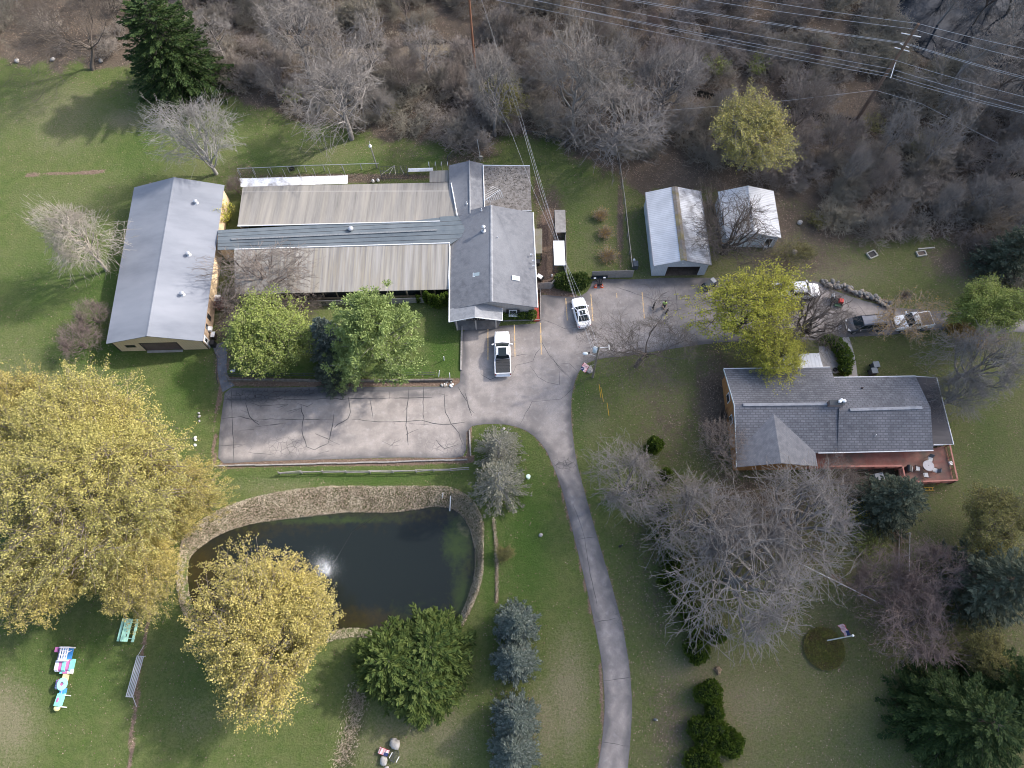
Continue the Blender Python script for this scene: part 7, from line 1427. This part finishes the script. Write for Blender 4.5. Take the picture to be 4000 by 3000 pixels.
fp = thing('flagpole', 'white flagpole with a small drooping flag in the round bed at lower right', 'flagpole', F(3226, 2503)); o3 = Vector(fp.location); pt = F(3331, 2483, 6.3) - o3; q = MB(); q.tube([(0, 0, 0), pt], [.07, .045], 10); q.build('pole', white_trim, fp); q = MB(); q.ball(pt + Vector((0, 0, .05)), (.12, .12, .12), 12, 8); q.build('finial', white_trim, fp, smooth=True); flag(fp, pt * .95 + Vector((-.02, .1, 0)), Vector((-.35, .92, -.1)).normalized(), Vector((-.30, -.1, -.95)).normalized(), 1.15, .85, .15)
mp_ = thing('meter_post', 'grey box on a tall pipe beside the north wing gable', 'post', F(1879, 632)); q = MB(); q.tube([(0, 0, 0), (-.35, .2, 4.2)], .05, 6); q.build('pipe', galv, mp_); q = MB(); q.box((0, -.1, 1.0), (.5, .2, .55)); q.build('box', M('meter_box', (.34, .33, .29)), mp_)
def post_rail(name, label, cat_, pts, h, rails, m, pw=.06, rw=.04, n=None, step=2.4, mesh=None, z=0.):
    P = [O(*p, z) for p in pts]; t = thing(name, label, cat_, P[0]); o3 = Vector(t.location)
    for a, b in zip(P[:-1], P[1:]):
        k = max(1, round((b - a).length / step)); q = MB()
        for zz in rails: q.tube([a - o3 + Vector((0, 0, zz)), b - o3 + Vector((0, 0, zz))], rw, 5)
        q.build('rail', m, t)
        for i in range(k): p = a.lerp(b, i / k) - o3; q = MB(); q.tube([(p.x, p.y, -.1), (p.x, p.y, h)], pw, 6); q.build('post', m, t)
        if mesh:
            q = MB(); L_ = (b - a).length; nn = int(L_ / .22)
            for i in range(nn): p0 = a.lerp(b, i / nn) - o3; q.tube([p0 + Vector((0, 0, .05)), a.lerp(b, min(1, (i + 1) / nn)) - o3 + Vector((0, 0, h - .05))], .008, 3, cap=False); q.tube([p0 + Vector((0, 0, h - .05)), a.lerp(b, min(1, (i + 1) / nn)) - o3 + Vector((0, 0, .05))], .008, 3, cap=False)
            tag(q.build('mesh', mesh, t))
    return t
DG = MATS['dark_steel']
post_rail('chain_fence', 'chain link fence along the lawn behind the white kennel run', 'fence', [(520, 377), (552, 376), (662, 371), (822, 366)], 1.3, (1.28,), galv, mesh=DG)
post_rail('chain_fence', 'green chain link fence corner around leaves above the north wing', 'fence', [(968, 352), (993, 327), (1030, 315)], 1.4, (1.38,), DG, mesh=DG)
post_rail('chain_fence', 'long thin fence beside the leaf strip left of the open garage', 'fence', [(1334, 345), (1347, 440), (1363, 588)], 1.3, (1.28,), wood_grey, mesh=DG, step=3)
post_rail('chain_fence', 'dark edge fence along the woods right of the thick pale trunk', 'fence', [(1095, 283), (1180, 305), (1262, 332)], 1.2, (1.18,), DG, mesh=DG, step=3)
def board_fence(name, label, pts, h, m):
    P = [O(*p) for p in pts]; t = thing(name, label, 'fence', P[0]); o3 = Vector(t.location); rr = random.Random(4)
    for a, b in zip(P[:-1], P[1:]):
        d_ = (b - a); n = int(d_.length / .16); q = MB(); an = math.atan2(d_.y, d_.x)
        for i in range(n): p = a.lerp(b, (i + .5) / n) - o3; q.box((p.x, p.y, h / 2 + rr.uniform(-.02, .02)), (.15, .03, h), an)
        q.build('boards', m, t); q = MB(); c = (a + b) / 2 - o3
        for z in (.35, h - .3): q.box(c + Vector((-d_.y, d_.x, 0)).normalized() * .04 + Vector((0, 0, z)), (d_.length, .05, .1), an)
        q.build('rail', m, t)
board_fence('board_fence', 'grey board fence behind the snow plow and cones', [(1277, 601), (1366, 599)], 1.7, wood_grey)
board_fence('board_fence', 'short grey board fence between main building and rounded hedge', [(1162, 625), (1190, 624), (1203, 610)], 1.6, wood_grey)
board_fence('board_fence', 'grey board fence along the right side of the white topped dog run', [(1220, 500), (1222, 600)], 1.3, wood_grey)
def dogrun(label, c4, h, roofm, low=False):
    t = thing('dog_run', label, 'kennel', F(*c4[0])); o3 = Vector(t.location); q = MB(); P = [F(*p, h) - o3 for p in c4]; q.slab(P, .07); q.build('roof', roofm, t); q = MB()
    for p in P: q.tube([(p.x * .97, p.y * .97, 0), (p.x * .97, p.y * .97, h - .06)], .045, 5)
    for a, b in zip(P, P[1:] + P[:1]):
        for z in (.1, h * .5): q.tube([(a.x * .97, a.y * .97, z), (b.x * .97, b.y * .97, z)], .03, 4)
        n = int((b - a).length / .35)
        for i in range(n): p = a.lerp(b, i / n) * .97; q.tube([(p.x, p.y, 0), (p.x, p.y, h - .08)], .012, 3)
    q.build('cage', MATS['dark_steel'], t); return t
dogrun('dog run with a bright white roof between hall and rounded hedge', [(2165, 1036), (2209, 1036), (2204, 940), (2161, 940)], 1.9, white_trim)
dogrun('dog run with a weathered grey roof above the white roofed one', [(2170, 908), (2211, 907), (2208, 820), (2166, 820)], 1.9, wood_grey)
dogrun('dog run with a mossy grey roof against the hall wall', [(2088, 990), (2118, 989), (2118, 893), (2087, 893)], 1.6, M('mossy_board', (.20, .185, .16), (.17, .16, .10), scale=1.5))
for u, v, l, m_ in ((2100, 1034, 'round black bin between hall and white roofed dog run', 'black_plastic'), (2480, 1042, 'covered dark grey barrel cart beside the long thin fence', 'dark_slate_cover')):
    t = thing('bin', l, 'bin', F(u, v)); q = MB(); q.lathe((0, 0, 0), [(.26, 0), (.32, .75), (.34, .8), (.3, .86)], 16); q.build('bin_body', MATS[m_], t, smooth=False)
    if 'cart' in l: q = MB(); q.box((0, 0, .45), (.7, .9, .8), taper=.9); q.build('cover', MATS[m_], t); q = MB(); q.ball((-.1, .8, .3), (.18, .25, .25), 8, 6); q.build('bag', white_trim, t)
t = thing('cooler', 'black tub with a white lid beside the short board fence', 'box', F(2107, 1090), rad(-35)); q = MB(); q.box((0, 0, .3), (.95, .65, .6)); q.build('tub', MATS['black_plastic'], t); q = MB(); q.box((0, .05, .63), (.72, .5, .07)); q.build('lid', white_trim, t)
t = thing('canister', 'small white canister at the left edge of the rounded hedge', 'canister', F(2155, 1080)); q = MB(); q.lathe((0, 0, 0), [(.12, 0), (.13, .4), (.05, .5)], 12); q.build('body', white_trim, t)
# rail fence above the pond, timbers, walls
tf = thing('split_rail_fence', 'weathered split rail fence on the grass bank above the pond', 'fence', O(606, 1024)); o3 = Vector(tf.location); rr = random.Random(8); P = [O(606, 1024), O(700, 1021), O(800, 1022), O(900, 1020), O(1012, 1015)]
for a, b in zip(P[:-1], P[1:]):
    k = max(1, round((b - a).length / 2.3))
    for i in range(k):
        p0 = a.lerp(b, i / k) - o3; p1 = a.lerp(b, (i + 1) / k) - o3; q = MB(); q.tube([(p0.x, p0.y, -.1), (p0.x, p0.y, .95)], .07, 6); q.build('post', timber, tf); q = MB()
        for z in (.42, .8): q.tube([(p0.x - .1, p0.y + rr.uniform(-.08, .08), z + rr.uniform(-.12, .05)), (p1.x + .1, p1.y + rr.uniform(-.08, .08), z + rr.uniform(-.05, .08))], .055, 5)
        q.build('rail', timber, tf)
def beams(label, pts, w=.16, h=.2, m=timber, L_=2.4, z=0.):
    P = [O(*p) for p in pts]; t = thing('landscape_timber', label, 'timber', P[0]); o3 = Vector(t.location); rr = random.Random(len(label))
    for a, b in zip(P[:-1], P[1:]):
        k = max(1, round((b - a).length / L_)); d_ = (b - a); an = math.atan2(d_.y, d_.x)
        for i in range(k): c = a.lerp(b, (i + .5) / k) - o3; q = MB(); q.box((c.x, c.y + rr.uniform(-.03, .03), z + h / 2), (d_.length / k - .02, w, h), an + rr.uniform(-.01, .01)); q.build('beam', m, t)
    return t
beams('row of weathered timbers along the bottom edge of the lower lot', [(463, 1007), (640, 1003), (860, 998), (1010, 993)])
beams('short row of timbers at the right end of the lower lot', [(1014, 930), (1017, 986)])
beams('two long timbers between the leaf strip and the front lawn', [(998, 706), (996, 800)], w=.22)
beams('low timber edging in front of the hedge under the gable window', [(1084, 694), (1168, 692), (1167, 612)], w=.12, h=.18)
w_ = beams('stacked dark timber retaining wall between front lawn and lower lot', [(494, 822), (720, 824), (978, 822)], w=.2, h=.42, m=M('dark_timber', (.10, .088, .075), (.19, .17, .15), scale=3), L_=3)
beams('stacked timber corner at the left end of the retaining wall', [(489, 808), (497, 824)], w=.3, h=.35, m=MATS['dark_timber'])
post_rail('black_railing', 'low black railing along the top of the timber retaining wall', 'railing', [(493, 812), (700, 812), (940, 810)], .75, (.7, .12), DG, pw=.03, rw=.025, step=2.2)
q = MB(); c = F(2096, 1210); mul = M('red_mulch', (.22, .035, .028), (.34, .07, .05), scale=6, bump=.8); P = [F(*p) for p in ((2083, 1130), (2100, 1130), (2108, 1256), (2084, 1256))]; q.prism([(p.x, p.y) for p in P], .0, .12); tag(q.build('mulch_bed', mul), kind='structure')
# stones
stone = M('fieldstone', (.27, .255, .235), (.42, .40, .38), scale=2.5, bump=.6, bscale=8); stoneb = M('fieldstone_brown', (.22, .185, .15), (.33, .29, .245), scale=2.5, bump=.6, bscale=8)
stonew = M('wall_stone', (.15, .142, .132), (.25, .24, .225), scale=2.5, bump=.6, bscale=8)
def stone_(u, v, s, l, m=stone, g=None, full=False, k=0, z=.0):
    p = F(u, v) if full else O(u, v); q = MB(); q.ball((0, 0, s * .42 + z), (s, s * .8, s * .62), 11, 7, .16, k + int(u * 7 + v)); o_ = q.build('stone', m, smooth=True); o_.location = p; o_.rotation_euler = (0, 0, (u * 3.1 + v) % 3); tag(o_, l, 'stone', g); return o_
stone_(1544, 2905, .62, 'largest pale boulder beside the striped chairs at the bottom edge', full=True); stone_(1500, 2972, .48, 'second pale boulder below the flag patterned seat', full=True); stone_(1510, 3003, .3, 'boulder top cut by the bottom edge near the chairs', full=True)
stone_(1168, 1156, .26, 'single pale stone in the grass west of the drive'); stone_(1088, 927, .22, 'white stone at the lot corner, upper of two'); stone_(1093, 934, .22, 'white stone at the lot corner, lower of two')
for i, (u, v) in enumerate(((430, 893), (431, 900), (431, 910), (422, 946), (423, 951), (422, 962))): stone_(u, v, .17 + .04 * (i % 2), ['topmost of the white stones in the strip right of the willow', 'second white stone, touching the topmost one', 'small third white stone right of the willow', 'upper one of two touching white stones right of the willow', 'lower one of two touching white stones', 'lowest of the white stones right of the willow'][i], white_trim if i > 2 else stone, 'white stones right of the willow')
for i, (u, v) in enumerate(((38, 133), (219, 133), (115, 130), (1727, 482))): stone_(u * 1.0, v * 1.0 - (0 if i < 3 else 0), .4, ['grey boulder in the leaves at the upper left edge', 'grey boulder left of the tall dark spruce', 'boulder between the two upper left boulders', 'pinkish boulder in the grass right of the small garage'][i])
stone_(3101, 990, .5, 'pinkish brown boulder beside the greenish bush', stoneb, full=True)
rr = random.Random(31); k = 0; path_ = [(1775, 612), (1800, 617), (1835, 626), (1870, 640), (1900, 652), (1922, 664)]
for seg in range(5):
    for i in range(19):
        f = (i + rr.random() * .8) / 19; a, b = path_[seg], path_[seg + 1]; u, v = a[0] + (b[0] - a[0]) * f, a[1] + (b[1] - a[1]) * f + rr.uniform(-7, 5)
        stone_(u, v, rr.uniform(.14, .36), ['boulder of the rock wall along the drive, left end', 'boulder of the rock wall along the drive, left half', 'boulder of the rock wall along the drive, middle', 'boulder of the rock wall along the drive, right half', 'boulder of the rock wall along the drive, right end'][seg], rr.choice([stonew, stoneb, stonew]), 'rock wall boulders ' + str(seg + 1), k=k, z=rr.uniform(0, .25)); k += 1
for i in range(16): p = (rr.uniform(1722, 1768), rr.uniform(1492, 1512)); stone_(p[0], p[1], rr.uniform(.09, .2), 'pale cobble at the corner where the retaining wall meets the drive', rr.choice([stone, stoneb, white_trim]), 'cobbles at the wall corner', full=True, k=i)
# small garden things
for i, (a, b, l) in enumerate((((1713, 1472), (1717, 1447), 'taller white stake in the lawn corner above the cobbles'), ((1757, 1477), (1756, 1457), 'shorter white stake in the lawn corner above the cobbles'), ((1735, 1407), (1733, 1393), 'white post on the front lawn right of the pine'))):
    o3 = F(*a); q = MB(); q.tube([(0, 0, 0), F(*b, 1.2) - o3], .06, 6); o_ = q.build('stake', white_trim); o_.location = o3; tag(o_, l, 'stake')
for a, b, l in (((1728, 1950), (1730, 1926), 'short white pipe in the reeds above the pond'), ((1757, 1996), (1760, 1938), 'long white pipe sloping from the reeds into the pond')):
    q = MB(); q.tube([F(*a, -.7), F(*b, .25)], .06, 8); tag(q.build('white_pipe', white_trim, origin=F(*a, -.7)), l, 'pipe')
ye = M('yellow_guard', (.70, .42, .04), rough=.5)
for a, b, l in (((2347, 1553), (2340, 1500), 'left yellow guy wire guard below the transformer pole'), ((2357, 1568), (2347, 1513), 'right yellow guy wire guard below the transformer pole'), ((2379, 1625), (2371, 1573), 'lowest yellow guy wire guard on the grass')):
    q = MB(); q.tube([F(*a, .05), F(*b, 1.3)], .03, 6); tag(q.build('guy_guard', ye, origin=F(*a, 0)), l, 'guy guard', 'yellow guy wire guards')
t = thing('figurine', 'small black and white lawn figure on the reddish patch right of the drive', 'figurine', O(1339, 1181)); q = MB(); q.ball((0, 0, .18), (.18, .13, .16), 10, 6); q.ball((.2, .1, .34), (.09, .08, .09), 8, 5); q.build('body', MATS['black_plastic'], t, smooth=True); q = MB(); q.ball((.27, .14, .34), (.05, .05, .04), 8, 5); q.build('muzzle', white_trim, t)
t = thing('figurine', 'tiny grey and white lawn figure in the grass near the bottom edge', 'figurine', O(1415, 1554)); q = MB(); q.ball((0, 0, .15), (.2, .12, .13), 10, 6); q.build('body', MATS['dark_slate_cover'], t, smooth=True); q = MB(); q.ball((.17, -.06, .18), (.08, .06, .06), 8, 5); q.build('head', white_trim, t)
t = thing('garden_statue', 'pale green lawn ornament beside the dull olive conifer', 'ornament', O(1141, 1032)); q = MB(); q.lathe((0, 0, 0), [(.2, 0), (.12, .1), (.1, .4), (.26, .55), (.26, .62), (.1, .66)], 12); q.build('body', M('mint_white', (.55, .68, .60), rough=.6), t)
t = thing('lawn_goose', 'grey and white duck figure by the left end of the black railing', 'ornament', F(912, 1453)); q = MB(); q.ball((0, 0, .3), (.34, .17, .18), 12, 7); q.tube([(.25, .05, .35), (.36, .08, .6)], [.07, .04], 6); q.ball((.4, .09, .64), (.09, .06, .06), 8, 5); q.build('body', M('pale_grey', (.5, .5, .5)), t, smooth=True)
q = MB(); q.ball((0, 0, .05), (.42, .4, .3), 11, 6, .35, 5); o_ = q.build('tree_stump', M('stump', (.16, .11, .07), (.24, .18, .12), scale=5, bump=1.)); o_.location = O(1550, 1447); tag(o_, 'ragged brown tree stump between the arborvitae rows', 'stump')
for i in range(8): a = i * .8; q = MB(); 
t = thing('tyre', 'black tyre lying on the lawn behind the white kennel run', 'tyre', F(1141, 660)); q = MB(); n = 20; vs = []; 
for i in range(n):
    for j in range(8): a, b = 2 * PI * i / n, 2 * PI * j / 8; vs.append(((.27 + .1 * math.cos(b)) * math.cos(a), (.27 + .1 * math.cos(b)) * math.sin(a), .1 + .1 * math.sin(b)))
q.add(vs, [(i * 8 + j, ((i + 1) % n) * 8 + j, ((i + 1) % n) * 8 + (j + 1) % 8, i * 8 + (j + 1) % 8) for i in range(n) for j in range(8)]); q.build('ring', rubber, t, smooth=True)
# picnic table, bench, play train
mint = M('mint_paint', (.34, .62, .46), (.42, .68, .54), scale=2, rough=.6); PT = thing('picnic_table', 'mint green picnic table in the shade of the huge willow', 'picnic table', F(508, 2463), rad(87)); q = MB()
for i in range(4): q.box((0, -.30 + i * .2, .76), (2.3, .185, .05))
q.build('tabletop', mint, PT)
for s in (-1, 1): q = MB(); q.box((0, s * .78, .45), (2.3, .26, .05)); q.build('bench_seat', mint, PT)
for x in (-.8, .8): q = MB(); q.tube([(x, -.75, 0), (x, -.2, .74)], .04, 5); q.tube([(x, .75, 0), (x, .2, .74)], .04, 5); q.tube([(x, -.85, .42), (x, .85, .42)], .035, 5); q.build('leg_frame', mint, PT)
q = MB(); q.box((-.55, -.15, .79), (.3, .07, .03)); o_ = q.build('small_item', dark_trim); o_.location = PT.location; o_.rotation_euler = PT.rotation_euler; tag(o_, 'small dark item lying on the mint green picnic table', 'item')
BN = thing('aluminium_bench', 'slatted aluminium bleacher bench on the worn path below the picnic table', 'bench', F(537, 2642), rad(85)); al = M('aluminium', (.48, .48, .49), rough=.4, metal=.4); q = MB()
for i in range(5): q.box((0, -.28 + i * .14, .45 + .05 * i), (4.0, .09, .04))
q.build('slats', al, BN)
for x in (-1.95, 1.95): q = MB(); q.box((x, 0, .5), (.07, .78, .07)); q.tube([(x, -.3, 0), (x, -.3, .45)], .03, 5); q.tube([(x, .3, 0), (x, .3, .6)], .03, 5); q.build('end_frame', al, BN)
for s, p1 in ((1, (564, 2521)), (-1, (534, 2760))): q = MB(); a = F(540 if s > 0 else 524, 2574 if s > 0 else 2710); b = F(*p1); q.tube([(a.x, a.y, .5), (b.x, b.y, .05)], .03, 5); o_ = q.build('ground_brace', al); o_.parent = BN; o_.matrix_parent_inverse = Matrix.LocRotScale(BN.location, BN.rotation_euler, None).inverted()
PL = [M('play_white', (.72, .70, .72), rough=.5), M('play_teal', (.22, .58, .52), rough=.5), M('play_pink', (.48, .16, .34), rough=.5), M('play_yellow', (.74, .64, .30), rough=.5), M('play_blue', (.06, .26, .60), rough=.5), M('play_lilac', (.36, .33, .58), rough=.5)]
def play(nm, l, u, v, rz=0): return thing(nm, l, 'play equipment', F(u, v), rad(rz), 'crawl through play pieces')
t = play('play_house', 'white arched play frame with windows at the top of the play row', 262, 2552)
for y, m_ in ((-.75, PL[0]), (.55, PL[0])): q = MB(); q.tube([(-.75, y, .05), (-.45, y, .8), (-.15, y, 1.05), (.6, y, 1.05), (.75, y, .05)], .08, 6); q.build('arch_frame', m_, t)
q = MB()
for x in (-.1, .15, .4, .62): q.box((x, -.1, 1.05), (.1, 1.35, .06))
for y in (-.6, -.2, .2, .5): q.box((.25, y, 1.06), (.85, .09, .06))
q.build('roof_grid', PL[0], t); q = MB(); q.panel([(-.74, -.7, .1), (-.74, .5, .1), (-.42, .5, .8), (-.42, -.7, .8)], Vector((-1, 0, .4)), .03); q.build('side_panel', PL[5], t); q = MB(); q.box((-.85, .35, .35), (.35, .5, .5)); q.build('step_box', PL[2], t); q = MB(); q.tube([(.6, .1, .9), (1.0, .25, .95)], [.07, .02], 5); q.build('spout', PL[0], t); q = MB(); q.box((0, -.1, .1), (1.3, 1.2, .12)); q.build('base', PL[4], t)
t = play('play_tunnel', 'teal and pink rounded play tunnel, second in the play row', 261, 2600); q = MB(); loft(q, [[(x, y, z) for y, z in ((-.62, .0), (-.62, .5), (-.42, .78), (.42, .78), (.62, .5), (.62, 0))] for x in (-.8, -.45)]); q.build('left_end', PL[0], t)
q = MB(); loft(q, [[(x, y, z) for y, z in ((-.6, .0), (-.6, .46), (-.4, .72), (.4, .72), (.6, .46), (.6, 0))] for x in (-.46, .82)]); q.build('tunnel_body', PL[2], t)
for x, w2 in ((.12, .34), (.78, .12)): q = MB(); loft(q, [[(xx, y, z) for y, z in ((-.64, .0), (-.64, .52), (-.44, .80), (.44, .80), (.64, .52), (.64, 0))] for xx in (x - w2 / 2, x + w2 / 2)]); q.build('tunnel_band', PL[1], t)
t = play('play_step', 'small pink and white play steps, third in the play row', 266, 2623); q = MB(); q.box((0, 0, .3), (.5, .42, .5)); q.build('tread', PL[2], t); q = MB(); q.box((.42, 0, .3), (.36, .4, .55)); q.build('white_side', PL[0], t); q = MB(); q.box((-.42, 0, .25), (.34, .44, .45)); q.build('teal_side', PL[1], t)
t = play('play_step', 'pale yellow play slide step, fourth in the play row', 261, 2644); q = MB(); q.box((0, 0, .22), (.48, .75, .4), taper=.9); q.build('tread', PL[3], t)
t = play('play_climber', 'teal play climber with a round hole, fifth in the play row', 256, 2672); q = MB(); loft(q, [[(x, y, z) for y, z in ((-.45, .0), (-.5, .4), (-.2, .62), (.3, .62), (.5, .3), (.5, 0))] for x in (-.65, .1)]); q.build('climber_body', PL[2], t); q = MB()
for i in range(3): q.box((-.35, -.18 - i * .14, .66 - i * .05), (.55, .06, .05))
q.build('white_rungs', PL[0], t); n = 18; q = MB(); ou = [(.12 + .0, 0)]; vs = []
for i in range(n): a = 2 * PI * i / n; vs += [(.42, .62 * math.cos(a), .55 + .50 * math.sin(a) * (1 if math.sin(a) > 0 else 1.05)), (.42, .20 * math.cos(a), .60 + .18 * math.sin(a)), (.28, .62 * math.cos(a), .55 + .50 * math.sin(a)), (.28, .20 * math.cos(a), .60 + .18 * math.sin(a))]
q.add(vs, [(4 * i, 4 * ((i + 1) % n), 4 * ((i + 1) % n) + 1, 4 * i + 1) for i in range(n)] + [(4 * i + 2, 4 * i + 3, 4 * ((i + 1) % n) + 3, 4 * ((i + 1) % n) + 2) for i in range(n)] + [(4 * i, 4 * i + 2, 4 * ((i + 1) % n) + 2, 4 * ((i + 1) % n)) for i in range(n)]); o_ = q.build('wall_ring', PL[1], t); o_.rotation_euler = (0, rad(-35), 0); o_.location = (.1, 0, .1)
q = MB(); q.box((-.72, 0, .22), (.16, .8, .4)); q.build('blue_side', PL[4], t)
t = play('play_step', 'blue play step, sixth in the play row', 252, 2700); q = MB(); q.box((0, 0, .25), (.5, .55, .45), taper=.9); q.build('tread', PL[4], t); q = MB(); q.box((0, 0, .49), (.1, .5, .03)); q.build('stripe', PL[5], t)
t = play('play_car', 'teal play car with a yellow nose at the bottom of the play row', 240, 2738, 83); q = MB(); q.box((.1, 0, .4), (1.35, .6, .6), taper=.85); q.build('car_body', PL[1], t); q = MB(); q.ball((-.68, 0, .36), (.3, .33, .28), 12, 7); q.build('nose', PL[3], t, smooth=True); q = MB(); q.ball((.1, .02, .70), (.26, .13, .05), 12, 5); q.build('seat_hole', PL[2], t)
for x in (-.5, .6): q = MB(); q.tube([(x, -.3, .35), (x, -.85, .1)], .05, 5); q.build('leg', PL[0], t)
# lawn seats with flag pattern near the bottom edge
t = thing('flag_seat', 'flag patterned folding seat cover between the two pale boulders', 'seat', F(1498, 2936), rad(-10)); f = flag(t, Vector((.55, -.35, .42)), Vector((-1, .15, .1)).normalized(), Vector((.15, .98, 0)).normalized(), 1.05, .62, .1)
q = MB(); q.tube([(.5, -.3, 0), (.5, -.3, .4)], .03, 5); q.tube([(-.4, .25, 0), (-.4, .25, .4)], .03, 5); q.tube([(-.4, -.25, 0), (-.4, -.25, .4)], .03, 5); q.build('legs', dark_trim, t)
t = thing('lawn_frame', 'dark metal stand with two white slats beside the pale boulders', 'stand', F(1542, 2955), rad(62)); q = MB()
for y in (-.2, 0, .18): q.box((0, y, .35), (1.0, .07, .06))
q.tube([(-.4, -.2, 0), (-.4, .2, .7)], .03, 5); q.tube([(.45, -.2, 0), (.9, .3, .3)], .03, 5); q.build('frame', MATS['dark_steel'], t)
for y in (-.42, .38): q = MB(); q.box((-.05, y, .3), (.6, .07, .05)); q.build('slat', white_trim, t)
# right-hand yard
def planter(u, v, rz, l, w=1.2, d=.75, fill='black_plastic', h=.25):
    t = thing('planter_frame', l, 'planter', F(u, v), rad(rz)); q = MB()
    for s in (-1, 1): q.box((0, s * d / 2, h / 2), (w, .1, h)); q.box((s * (w / 2 - .05), 0, h / 2), (.1, d - .1, h))
    q.build('frame', M('pale_timber', (.36, .34, .29), (.45, .43, .37), scale=3), t); q = MB(); q.box((0, 0, h * .25), (w - .2, d - .1, h * .5)); q.build('filling', MATS[fill], t); return t
planter(3405, 996, 25, 'grey raised planter with a dark cover in the right yard', w=1.25, d=.9); planter(3597, 992, 10, 'wooden frame on the grass right of the dark planter', w=1.25, d=.7, fill='dirt_floor')
q = MB(); a, b = F(3585, 974), F(3650, 968); q.box(((a.x + b.x) / 2, (a.y + b.y) / 2, .08), ((b - a).length, .14, .12), math.atan2(b.y - a.y, b.x - a.x)); tag(q.build('wood_plank', MATS['pale_timber']), 'pale plank lying above the wooden frame in the right yard', 'plank')
t = thing('stacked_slab', 'pale slab with two dark straps on the grass at the far right', 'slab', F(3902, 976), rad(-62)); q = MB(); q.box((0, 0, .45), (2.4, 1.9, .5)); q.build('slab_body', M('pale_slab', (.44, .44, .43), (.54, .54, .52), scale=1.5, c3=(.25, .24, .22), s3=1.5), t)
for y in (-.5, .55): q = MB(); q.box((0, y, .71), (2.42, .11, .03)); q.build('strap', dark_trim, t)
for i, (u, v) in enumerate(((3409, 1436), (3402, 1460))):
    t = thing('wheeled_bin', ['upper dark blue grey wheeled bin on the lawn behind the house', 'lower dark blue grey wheeled bin on the lawn behind the house'][i], 'bin', F(u, v), rad(5), 'wheeled bins behind the house'); q = MB(); q.box((0, 0, .48), (.62, .62, .95), taper=1.12); q.build('bin_body', MATS['dark_slate_cover'], t); q = MB(); q.box((0, 0, 1.0), (.74, .74, .08)); q.build('lid', M('bin_lid', (.13, .15, .17), rough=.6), t)
    for s in (-1, 1): q = MB(); q.tube([(s * .3, .33, .12), (s * .36, .33, .12)], .12, 10); q.build('wheel', rubber, t)
t = thing('hose_pot', 'round pot with a coiled pale hose beside the curved hedge', 'pot', F(3260, 1446)); q = MB(); q.lathe((0, 0, 0), [(.2, 0), (.26, .3), (.22, .32), (.1, .2)], 14); q.build('pot', MATS['black_plastic'], t); q = MB()
for r_ in (.28, .36, .44): q.tube([(r_ * math.cos(a * .35), r_ * math.sin(a * .35), .06) for a in range(19)], .03, 4)
q.build('hose', M('pale_hose', (.50, .48, .40)), t)
t = thing('ladder', 'yellow ended ladder lying under the deck edge', 'ladder', F(3625, 1912), 0); q = MB()
for y in (-.15, .15): q.box((0, y, .25), (1.1, .05, .05))
for x in (-.4, 0, .4): q.box((x, 0, .25), (.04, .3, .04))
q.build('rails', ye, t)
for a, b, l in (((3510, 2080), (3505, 2330), 'timber edged garden line running down from the hemlock'),): post_rail('garden_edge', l, 'edging', [(p[0] / K, p[1] / K) for p in (a, b)], .25, (.2,), timber, pw=.06, rw=.06)
post_rail('wire_fence', 'thin wire fence running down from the hemlock below the deck', 'fence', [(1955, 1155), (1953, 1250)], 1.1, (1.08,), galv, mesh=DG, step=2.5)
post_rail('wire_fence', 'thin fence line under the big grey bare trees toward the flagpole bed', 'fence', [(1720, 1220), (1900, 1310)], 1.1, (1.08,), galv, step=2.5)
t = thing('patio_box', 'grey covered box in front of the deck beside the hemlock', 'box', F(3424, 1868)); q = MB(); q.box((0, 0, .4), (1.1, .9, .8), .2, taper=.9); q.build('cover', MATS['grey_box'], t)
for i, (u, v) in enumerate(((530, 837), (610, 835))): pass
# cloud bank that keeps the sun off the right-hand side
cm = bpy.data.materials.new('cloud_vapour'); cm.use_nodes = True; cn = cm.node_tree; cn.nodes.remove(cn.nodes['Principled BSDF']); vs_ = cn.nodes.new('ShaderNodeVolumeScatter'); vs_.inputs['Color'].default_value = (1, 1, 1, 1); vs_.inputs['Density'].default_value = .0135; vs_.inputs['Anisotropy'].default_value = .55; lk(cn, vs_.outputs[0], cn.nodes['Material Output'].inputs['Volume'])
def cloud(u, v, rx, ry, rz, alt=320.):
    g = O(u, v); c = g + SUNV * (alt / SUNV.z); q = MB(); q.ball((0, 0, 0), (rx, ry, rz), 28, 16, .05, int(u)); o_ = q.build('cloud', cm, smooth=True); o_.location = c; tag(o_, kind='structure'); return o_
for a in ((2250, 700, 70, 90, 30), (1750, 1250, 34, 60, 22), (1700, 60, 60, 40, 22), (2000, 1600, 60, 40, 26), (1100, 30, 40, 16, 12)): cloud(*a)
